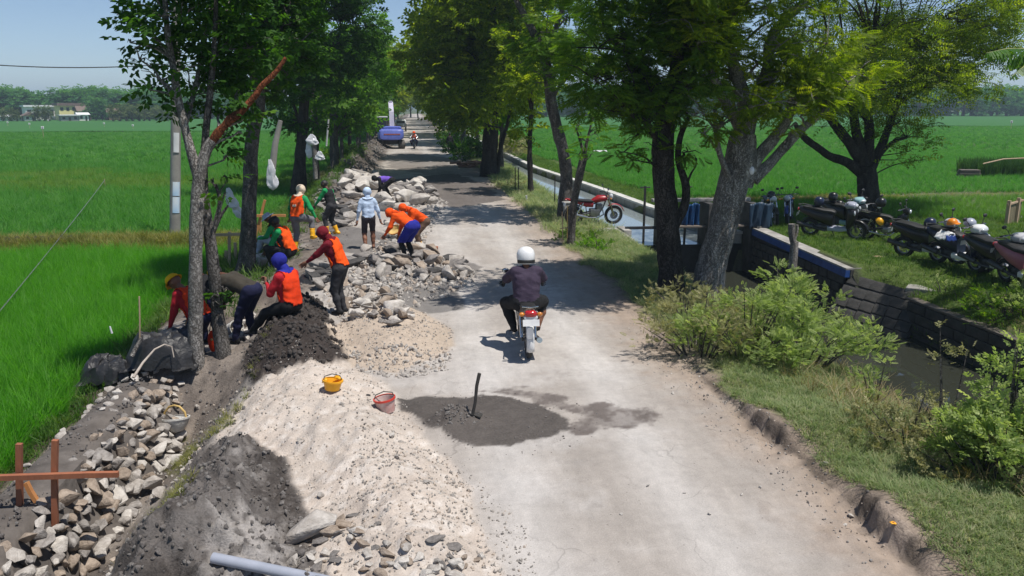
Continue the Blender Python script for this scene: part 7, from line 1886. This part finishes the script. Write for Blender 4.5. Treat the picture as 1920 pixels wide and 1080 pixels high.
# hoe standing in the mortar
p_ = on(885, 778, .05); hoe = thing('hoe', 'dark iron hoe standing handle up in the mortar pile', 'hoe', (p_.x, p_.y, p_.z))
top = AT(899, 700, p_.y) - p_
mb = MB(); mb.tube([(0, 0, -.03), tuple(top * .3 + Vector((.012, 0, 0))), tuple(top * .7 + Vector((-.006, 0, 0))), tuple(top)], [.020, .019, .021, .023], 10); mb.build('handle', M_iron, hoe)
mb = MB(); mb.add([(-.02, -.02, .02), (.10, -.04, -.02), (.14, .10, -.03), (.0, .12, .0), (-.02, -.02, .01), (.10, -.04, -.03), (.14, .10, -.04), (.0, .12, -.01)], [(0, 1, 2, 3), (7, 6, 5, 4), (0, 4, 5, 1), (1, 5, 6, 2), (2, 6, 7, 3), (3, 7, 4, 0)]); mb.build('blade', M_iron, hoe)
# white basket
p_ = on(322, 832, -.9); bs = thing('basket', 'white woven plastic basket with a yellow hoop handle in the trench', 'basket', (p_.x + .08, p_.y, p_.z + .24), (R(-10), R(-6), R(-20)))
mb = MB(); mb.lathe([(.001, -.05), (.10, -.04), (.17, .05), (.205, .15), (.195, .15), (.16, .055), (.09, -.03), (.001, -.038)], 20); o_ = mb.build('bowl', M_bas, bs)
mb = MB(); mb.tube([(.19, 0, .15), (.17, 0, .24), (.09, 0, .32), (0, 0, .34), (-.09, 0, .32), (-.17, 0, .24), (-.19, 0, .15)], .016, 8); mb.build('handle', M_rim, bs)
mb = MB(); mb.lathe([(.188, .14), (.21, .14), (.212, .165), (.19, .165)], 20); mb.build('rim', M_bas, bs)
# batter boards in the foreground
def batter(label, posts, bars_, braces, mt, mt2, thick=.05, w=.055):
    Y0 = posts[0][0][2]; o0 = AT(posts[0][0][0], posts[0][0][1], Y0)
    t = thing('profile_frame', label, 'timber frame', o0)
    def pl(nm, a, b_, ww, m):
        A, B_ = AT(*a) - o0, AT(*b_) - o0
        d = (B_ - A); L = d.length; d.normalize(); s_ = d.cross(Vector((0, 1, 0))).normalized(); q_ = s_.cross(d)
        mb = MB(); vs = []; n = 5
        for i in range(n + 1):
            c_ = A.lerp(B_, i / n) + s_ * random.uniform(-.006, .006)
            for sx, sy in ((-1, -1), (1, -1), (1, 1), (-1, 1)): vs.append(c_ + s_ * sx * ww * .5 + q_ * sy * thick * .5)
        fs = [(4 * i + k, 4 * i + (k + 1) % 4, 4 * i + 4 + (k + 1) % 4, 4 * i + 4 + k) for i in range(n) for k in range(4)] + [(3, 2, 1, 0), (4 * n, 4 * n + 1, 4 * n + 2, 4 * n + 3)]
        mb.add(vs, fs); mb.build(nm, m, t, smooth=False)
    for a, b_ in posts: pl('stake', a, b_, w, mt)
    for a, b_ in bars_: pl('crossbar', a, b_, w, mt)
    for a, b_ in braces: pl('brace', a, b_, w * .8, mt2)
    return t
yb = G(103, 1028, -.75).y
batter('red brown timber profile frame straddling the stone wall in the foreground', [((103, 1075, yb), (103, 825, yb)), ((38, 1090, yb + .04), (37, 832, yb + .04))], [((-60, 897, yb - .055), (222, 889, yb - .055))], [((48, 905, yb + .10), (97, 988, yb + .06))], M_wr, M_wo)
yb = on(432, 500, -.3).y
batter('pale timber profile frame left of the flared trunk', [((430, 515, yb), (430, 435, yb)), ((441, 510, yb + .5), (441, 455, yb + .5)), ((424, 512, yb + .6), (424, 470, yb + .6))], [((402, 441, yb - .06), (458, 439, yb - .06))], [], M_wl, M_wl, .06, .07)
yb = on(495, 445, -.3).y
batter('orange timber profile frame with a leaning stake behind the sitting worker', [((478, 448, yb), (497, 375, yb)), ((488, 440, yb + .4), (488, 405, yb + .4))], [((474, 405, yb - .06), (536, 404, yb - .06))], [], M_wo, M_wr, .06, .08)
# black sheeting lumps
def sheet_lump(label, px, py, w, d, h, seed, z0=-.6):
    p_ = on(px, py, z0); t = thing('plastic_sheet', label, 'plastic sheet', (p_.x, p_.y, p_.z - .03))
    def fn(u, v):
        x, y = (u - .5) * 2, (v - .5) * 2
        e = max(0, 1 - (abs(x) ** 2.4 + abs(y) ** 2.4)) ** .6
        n_ = float(fbm(np.array([x * 2.2 + seed]), np.array([y * 2.2]), seed=seed)[0]); n2_ = float(fbm(np.array([x * 6]), np.array([y * 6 + seed]), seed=seed + 1)[0])
        return (x * w * .5 + .06 * n2_, y * d * .5 + .06 * n_, max(-.05, h * min(e, .72) * (.95 + .35 * n_) + .06 * n2_))
    MB().sheet(fn, 30, 30).build('sheet', M_blackp, t, angle=25); return t
sheet_lump('heap of crumpled black plastic sheeting at the end of the stone wall', 312, 695, 1.15, .9, .62, 5, -.3)
sheet_lump('torn black plastic sheeting draped at the rice edge by the wall', 205, 705, .8, .6, .42, 9, -.5)
sheet_lump('black plastic hanging in the dark trench mouth under the pale trunk', 335, 735, .55, .6, .55, 12, -.9)
sheet_lump('rolled dark sheeting among the stones beside the maroon hooded worker', 598, 520, .9, 1.3, .16, 15, 0)
for i in range(5):
    x = -15.6 + i * 1.05
    pz = thing('plastic_sheet', 'strip of black plastic on the bund at the %s' % ['picture edge', 'second place from the edge', 'middle of the row of strips', 'fourth place from the edge', 'end nearest the pole'][i], 'plastic sheet', (x, float(bund_y(np.array([x]))[0]) + .1, -.36))
    MB().sheet(lambda u, v: ((u - .5) * 1.05, (v - .5) * .4 + .05 * math.sin(u * 9 + i), .05 * math.sin(u * 23 + v * 5 + i) + .08 * math.sin(math.pi * v) + .03), 18, 6).build('sheet', M_blackp, pz, angle=25)
# bent stick, tubes, rods round the sheeting
def rod(name, label, cat, pts, rad, m, part='rod'):
    o0 = Vector(pts[0]); t = thing(name, label, cat, o0)
    mb = MB(); mb.tube([tuple(Vector(p) - o0) for p in pts], rad, 14); mb.build(part, m, t); return t
Yt = on(285, 720, -.3).y
rod('bent_stick', 'pale bent stick arching over the black sheeting at the wall end', 'stick', [AT(250, 708, Yt - .3), AT(268, 680, Yt - .1), AT(290, 655, Yt + .1), AT(308, 646, Yt + .2), AT(322, 650, Yt + .25), AT(326, 670, Yt + .2)], [.022, .018, .014, .012, .010, .008], pm('dry stick', (.48, .42, .36), (.33, .28, .24), 6, .8), 'stick')
rod('white_rod', 'short white plastic rod lying on the black sheeting', 'rod', [AT(316, 625, Yt + .9), AT(352, 626, Yt + .95)], .022, M_gloss('white'))
rod('grey_branch', 'forked weathered branch stuck in the rice edge', 'branch', [AT(247, 668, Yt + .2), AT(262, 640, Yt + .3), AT(268, 628, Yt + .3)], [.035, .03, .012], M_barkl, 'branch')
rod('cane_stake', 'thin upright cane stake at the rice edge', 'stake', [AT(262, 640, Yt + .35), AT(262, 600, Yt + .35), AT(261, 556, Yt + .35)], .012, M_wl, 'cane')
rod('white_tag', 'small white plastic strip on a rice stalk', 'plastic strip', [AT(206, 612, Yt + .4), AT(210, 625, Yt + .4)], [.012, .016], M_bag, 'strip')
ws_ = on(346, 655, -.3); wsk = thing('cement_sack', 'white cement sack standing behind the pale trunk', 'sack', (AT(348, 640, ws_.y + .5)))
mb = MB(); mb.loft([(-.09, 0, 0, .10, .24), (0, 0, .01, .15, .26), (.09, 0, 0, .10, .24)], 12, 3); mb.build('sack', M_bas, wsk)
bgp = on(398, 660, -.3); rb_ = thing('shoulder_bag', 'red orange bag hanging low between the pale and crooked trunks', 'bag', AT(399, 640, bgp.y - .3))
mb = MB(); mb.ell((0, 0, 0), (.085, .06, .20), 14, 10); mb.build('pouch', CLOTH['red_orange'], rb_); mb = MB(); mb.tube([(-.04, 0, .18), (0, .02, .42), (.04, 0, .18)], .01, 6); mb.build('strap', M_rub, rb_); mb = MB(); mb.ell((.0, -.058, .05), (.02, .008, .02), 8, 5); mb.build('clasp', M_rim, rb_)
pp_ = on(438, 622, -.3); pail('white plaster bucket lying beside the dark bending worker', (pp_.x - .05, pp_.y, pp_.z + .05), M_bas, M_bas, .12, .14, .22, 40, (70, 10))
# pvc pipe at the bottom edge
a, b_ = on(400, 1056, .05, .05), on(520, 1085, .05, .05)
d_ = (b_ - a); rod('pvc_pipe', 'grey plastic pipe end lying on the clay at the lower edge', 'pipe', [a, a + d_ * 1.0, a + d_ * 2.2], .045, M_pvc, 'pipe')
# basket held by the bent worker, and bits by the orange pair
hb2 = on(745, 445, .2); bk2 = thing('basket', 'orange brown basket of stones held by the bent worker', 'basket', AT(740, 432, hb2.y - .1), (R(30), R(-20), 0))
mb = MB(); mb.lathe([(.001, -.08), (.12, -.07), (.20, .03), (.19, .03), (.11, -.055), (.001, -.065)], 16); mb.build('bowl', M_rim, bk2)
mb = MB(); mb.lathe([(.19, .02), (.212, .02), (.212, .045), (.19, .045)], 16); mb.build('rim', M_wo, bk2)
cr_ = on(806, 468, 0); rod('red_chock', 'red brown timber offcut lying by the worker in yellow boots', 'timber', [cr_ + Vector((-.12, 0, .05)), cr_ + Vector((.22, -.05, .05))], .05, M_wr, 'offcut')
# poles and bags that scare the birds
def bag(label, px, py, Yd, w, h, stick=None, twist=0.0, seed=1):
    p_ = AT(px, py, Yd); t = thing('plastic_bag', label, 'plastic bag', p_)
    def fn(u, v):
        a = u * 2 * math.pi; r_ = .62 * (.12 + v ** .8) * (1 - v ** 5) ** .6 + .02
        n_ = float(fbm(np.array([math.cos(a) * 1.5 + seed]), np.array([v * 4 + math.sin(a)]), seed=seed)[0])
        return (w * r_ * math.cos(a) * (1 + .55 * n_) + twist * (v - .5) * h, (.3 + .4 * n_) * w * r_ * math.sin(a), h * (.5 - v) + .04 * n_ * h)
    MB().sheet(fn, 18, 14).build('bag', M_bag, t, angle=25); return t
y2 = on(432, 500, -.3).y
bag('translucent white bag hanging by the flared trunk against the rice', 433, 372, y2, .30, .55, None, .2, 3); bag('second lower fold of white sheeting beside the flared trunk', 445, 393, y2 + .1, .26, .5, None, .35, 4)
y3 = 30.0
rod('scarecrow_pole', 'leaning grey bamboo pole in the rice with a white bag on it', 'pole', [AT(509, 330, y3), AT(516, 270, y3), AT(526, 226, y3)], [.13, .11, .08], M_pole, 'pole'); bag('long white bag wrapped round the foot of the leaning bamboo pole', 509, 328, y3 - .15, .38, 1.1, None, .05, 5)
y4 = 37.0
rod('scarecrow_post', 'rough post wrapped in white rags among the roadside trunks', 'post', [AT(592, 335, y4), AT(590, 290, y4), AT(587, 255, y4)], [.10, .11, .12], M_barkl, 'post'); bag('grey white rag tied at the head of the rough post', 586, 262, y4 - .1, .5, .5, None, .1, 6); bag('white rag draped down the side of the rough post', 579, 280, y4, .3, .8, None, .0, 7); bag('blue grey plastic bag ballooning beside the rough post', 600, 292, y4 - .1, .42, .42, None, 0, 8)
rod('field_post', 'thin white post at the rice edge beyond the rough post', 'post', [AT(612, 274, 46), AT(616, 224, 46)], .05, M_bag, 'post')
# power pole
pb = G(328, 452, -.7); pt_ = thing('utility_pole', 'grey concrete utility pole with two pale blue notices at the field edge', 'utility pole', pb, (0, R(5.5), 0))
mb = MB(); mb.tube([(0, 0, -.2), (0, 0, 3.5), (-.02, 0, 9)], [.18, .16, .11], 16); mb.build('shaft', M_pole, pt_)
MB().box((0, 0, 8.4), (1.6, .1, .1), None, .01).build('crossarm', M_wood, pt_)
for x in (-.7, .0, .7):
    mb = MB(); mb.lathe([(.03, 8.45), (.05, 8.5), (.03, 8.53), (.05, 8.57), (.001, 8.62)], 10, Matrix.Translation((x, 0, 0))); mb.build('insulator', M_gloss('white'), pt_)
def notice(py0, py1, label, m, off=0.0, x0=-.6, x1=.75):
    z0, z1 = AT(328, py1, pb.y).z - pb.z, AT(328, py0, pb.y).z - pb.z
    t = thing('notice', label, 'notice', (pb.x + z0 * math.tan(R(5.5)), pb.y, pb.z + z0), (0, R(5.5), 0)); mb = MB(); rr = .184 + off
    mb.sheet(lambda u, v: (rr * math.sin(x0 + (x1 - x0) * u), -rr * math.cos(x0 + (x1 - x0) * u), (z1 - z0) * v), 10, 2); o_ = mb.build('paper', m, t, smooth=False); o_.modifiers.new('thickness', 'SOLIDIFY').thickness = .004; return t
M_nb = pm('notice print', (.48, .66, .85), (.78, .84, .90), 2.2, .6, coord='Object', detail=1)
notice(340, 366, 'upper pale blue notice pasted on the utility pole', M_nb, 0, -.2, 1.1); notice(368, 398, 'lower pale blue notice pasted on the utility pole', M_nb, 0, -.2, 1.1)
nz = notice(248, 285, 'white pointed scrap of paper stuck high on the utility pole', M_gloss('white'), 0, -.1, .9)
# wires
def wire(label, pts, r_=.012):
    t = thing('wire', label, 'wire', pts[0]); mb = MB(); mb.tube([tuple(Vector(p) - Vector(pts[0])) for p in pts], r_, 5); mb.build('strand', M_wire if r_ < .03 else M_iron, t); return t
A, B_ = AT(-80, 116, 60), AT(360, 116, 60)
wire('dark sagging overhead wire across the pale sky above the village', [A.lerp(B_, t_) - Vector((0, 0, .42 * 4 * t_ * (1 - t_) * .9)) for t_ in np.linspace(0, 1, 15)], .035)
A, B_ = G(-60, 655, -.2), G(196, 338, -.15)
wire('thin taut bird scaring string stretched over the rice', [A.lerp(B_, t_) + Vector((0, 0, -.06 * 4 * t_ * (1 - t_))) for t_ in np.linspace(0, 1, 9)], .011)
for nm_, px, py in (('near', -60, 655), ('far', 196, 338)):
    g_ = G(px, py, -.2); rod('string_stake', 'thin cane stake holding the %s end of the string' % nm_, 'stake', [Vector((g_.x, g_.y, -.8)), g_ + Vector((0, 0, .08))], .014, M_wl, 'cane')
# little flags and rags in the fields
def flag(label, px, py, Yd, hgt, s_, m):
    g_ = AT(px, py, Yd); s_ *= .62; t = thing('field_flag', label, 'flag', g_ - Vector((0, 0, hgt * .5))); mb = MB(); mb.tube([(0, 0, -.6), (0, 0, hgt)], .03, 6); mb.build('stick', M_wl, t)
    mb = MB(); mb.sheet(lambda u, v: (s_ * u - s_ * .5, .05 * math.sin(u * 7), hgt - s_ * v), 8, 6); o_ = mb.build('cloth', m, t); o_.modifiers.new('thickness', 'SOLIDIFY').thickness = .01
flag('white and dark rag scarecrow standing in the rice before the village', 80, 243, 120, .9, .6, M_bag)
for px, py, Yd, l_ in ((14, 230, 190, 'near the picture edge'), (55, 233, 170, 'between the edge and the rag scarecrow'), (195, 232, 180, 'below the brick house'), (249, 236, 160, 'below the pale grove'), (90, 226, 230, 'under the yellow house')):
    flag('tiny white rag on a far rice stick ' + l_, px, py, Yd, .5, .55, M_bag)
flag('white rag on a stick at the far right of the canal side field', 1897, 230, 110, .6, .6, M_bag)
pl = AT(1125, 283, 52); t = thing('plastic_sheet', 'scrap of white plastic lying on the canal side rice', 'plastic sheet', (pl.x, pl.y, pl.z))
MB().sheet(lambda u, v: ((u - .5) * .9, (v - .5) * .5, .05 * math.sin(u * 11 + v * 4)), 10, 6).build('sheet', M_bag, t, angle=25)
bl = AT(1410, 320, 15.0); t = thing('white_bag', 'white bag caught between the big trunk and its limb', 'plastic bag', bl); mb = MB(); mb.ell((0, 0, 0), (.05, .04, .08), 12, 8); mb.build('bag', M_bag, t)
sc_ = AT(920, 222, on(916, 330).y - .45); t = thing('white_tag', 'white scrap nailed on the massive dark trunk', 'plastic strip', sc_); mb = MB(); mb.prism([(-.06, -.25), (.09, -.22), (.03, .0), (.0, .30), (-.05, .28)], -.01, .01, 'y'); mb.build('strip', M_bag, t)
# things by the red motorcycle
p_ = on(1060, 413); mk = thing('boundary_post', 'square concrete boundary post with a pale cap beside the leaning tree', 'post', (p_.x, p_.y - .15, p_.z - .05), R(12))
MB().box((0, 0, .32), (.22, .22, .68), None, .015).build('shaft', M_pole, mk); MB().box((0, 0, .685), (.27, .27, .05), None, .012).build('cap', M_lip, mk)
p_ = on(1046, 412); rod('white_stake', 'white painted stake beside the square boundary post', 'stake', [Vector((p_.x, p_.y - .1, p_.z - .1)), Vector((p_.x + .02, p_.y - .1, p_.z + .72))], .035, M_gloss('white'), 'stake')
p_ = on(1062, 455)
for i, (dx, l_) in enumerate(((-.12, 'left of'), (.0, 'against'), (.12, 'right of'))):
    rod('bamboo_stick', 'thin bamboo stick %s the lopped tree' % l_, 'stick', [Vector((p_.x + dx, p_.y - .1, p_.z - .05)), Vector((p_.x + dx + .03 * (i - 1), p_.y - .1, p_.z + .9 + .15 * i))], .014, M_rim if i else M_wl, 'cane')
rod('bamboo_rail', 'bamboo rail tied across the sticks at the lopped tree', 'rail', [Vector((p_.x - .22, p_.y - .12, p_.z + .42)), Vector((p_.x + .15, p_.y - .12, p_.z + .46))], .014, M_wl, 'cane')
wp = on(988, 378); rod('white_feather', 'scrap of white rag upright in the verge grass', 'rag', [Vector((wp.x, wp.y, wp.z)), Vector((wp.x - .03, wp.y, wp.z + .25))], [.02, .04], M_bag, 'rag')
for i, (px, l_) in enumerate(((966, 'first'), (972, 'second'), (1040, 'third'))):
    p_ = on(px, 360 if i < 2 else 385); rod('fence_stick', '%s dark stick standing in the canal margin' % l_, 'stick', [Vector((p_.x, p_.y, p_.z - .3)), Vector((p_.x, p_.y, p_.z + 1.1))], .022, M_barkd, 'cane')
# fallen cut logs
lg = on(882, 314); lt = thing('log_pile', 'stack of reddish cut logs at the road edge by the dusty bush', 'log pile', (lg.x, lg.y, lg.z))
q_ = random.Random(3)
for i in range(16):
    mb = MB(); x, z = q_.uniform(-1.0, 1.0), q_.uniform(.08, .34); mb.tube([(x - .35, q_.uniform(-.4, .4), z), (x + .35, q_.uniform(-.4, .4), z + q_.uniform(-.05, .05))], q_.uniform(.05, .09), 8); mb.build('log', pm('cut log', (.30, .17, .12), (.17, .09, .065), 5, .85), lt)
# right-hand field edge: plank fence, seed bed, boards
fp = on(1885, 445); ft = thing('plank_fence', 'weathered plank fence corner at the field edge on the far side of the scooters', 'fence', (AT(1880, 445, fp.y + 3).x, fp.y + 3, -.15), R(38))
for i in range(9):
    o_ = MB().box((.12 + i * .2, 0, .38 + .012 * (i % 3)), (.185, .03, .76 + .03 * (i % 2))).build('board', pm('weathered board', (.26, .21, .12), (.13, .11, .065), 3, .85, .5, 20, stretch=(6, 6, .6)), ft)
MB().box((.9, -.03, .74), (2.0, .05, .06)).build('rail', M_wl, ft)
for x in (0, 1.2): MB().box((x, -.05, .4), (.12, .1, .95)).build('post', M_wl, ft)
sb = AT(1905, 340, 42); M_seed = leaf_mat('seed bed blade', (.015, .05, .012), (.03, .085, .018), (.06, .13, .03), .3, .5, inst=True)
st_ = [proto('seed_tuft', blade_mesh('seed_tuft', 24, 1.05, .035, .12, .25, 210 + i, 3), M_seed) for i in range(2)]
x0 = AT(1828, 335, 42).x
p = grid_pts(x0, x0 + 9, 41.6, 45, .24, lambda a, b: (a > x0 + .25 * (b - 41.6)), rz); scatter('seed_bed', p, rs.uniform(.8, 1.1, len(p)), rots(len(p), .06), st_)
hp = thing('bamboo_rail', 'long pale bamboo rail laid along the top of the tall seed bed', 'rail', (x0, 41.5, .6)); mb = MB(); mb.tube([(.0, 0, .1), (1.2, 0, .35), (4, 0, .45), (9, 0, .42)], .04, 6); mb.build('cane', M_wl, hp)
bd = AT(1816, 332, 41.5); bt_ = thing('board_stack', 'low stack of grey boards beside the tall seed bed', 'boards', (bd.x, 41.5, -.05), R(-20))
for i in range(5): MB().box((0, (i % 2) * .06, .06 + i * .085), (1.15 - .04 * i, .55, .07)).build('board', M_wood, bt_)
# litter on the clay apron of the parking grass
lp = on(1650, 482); t = thing('cardboard', 'flattened grey cardboard scrap on the grass below the scooters', 'cardboard', (lp.x, lp.y, lp.z + .02)); MB().box((0, 0, 0), (.35, .2, .012), R(20)).build('sheet', M_wl, t)
fl = on(1671, 1016, .0); t = thing('fallen_flower', 'small yellow flower in the shadow of the road edge scarp', 'flower', (fl.x, fl.y, fl.z + .02))
for i in range(5): mb = MB(); a = i * 1.257; mb.ell((.018 * math.cos(a), .018 * math.sin(a), .004), (.015, .011, .005), 8, 5); mb.build('petal', M_yelp, t)
mb = MB(); mb.ell((0, 0, .008), (.008, .008, .008), 8, 5); mb.build('centre', M_wo, t)
bo_ = on(1430, 990, 0)

# ------------------------------------------------------------------ the air
hz_m = bpy.data.materials.new('haze'); hz_m.use_nodes = True
ht = hz_m.node_tree; ht.nodes.clear(); ho_ = ht.nodes.new('ShaderNodeOutputMaterial'); hv_ = ht.nodes.new('ShaderNodeVolumePrincipled')
hv_.inputs['Color'].default_value = (.66, .84, 1.0, 1); hv_.inputs['Density'].default_value = .00055; hv_.inputs['Anisotropy'].default_value = .1
ht.links.new(hv_.outputs[0], ho_.inputs['Volume'])
MBh = MB(); MBh.box((0, 1350, 29), (8400, 3400, 64)); hzo = MBh.build('haze', hz_m, None, smooth=False); tag(hzo, kind='stuff')
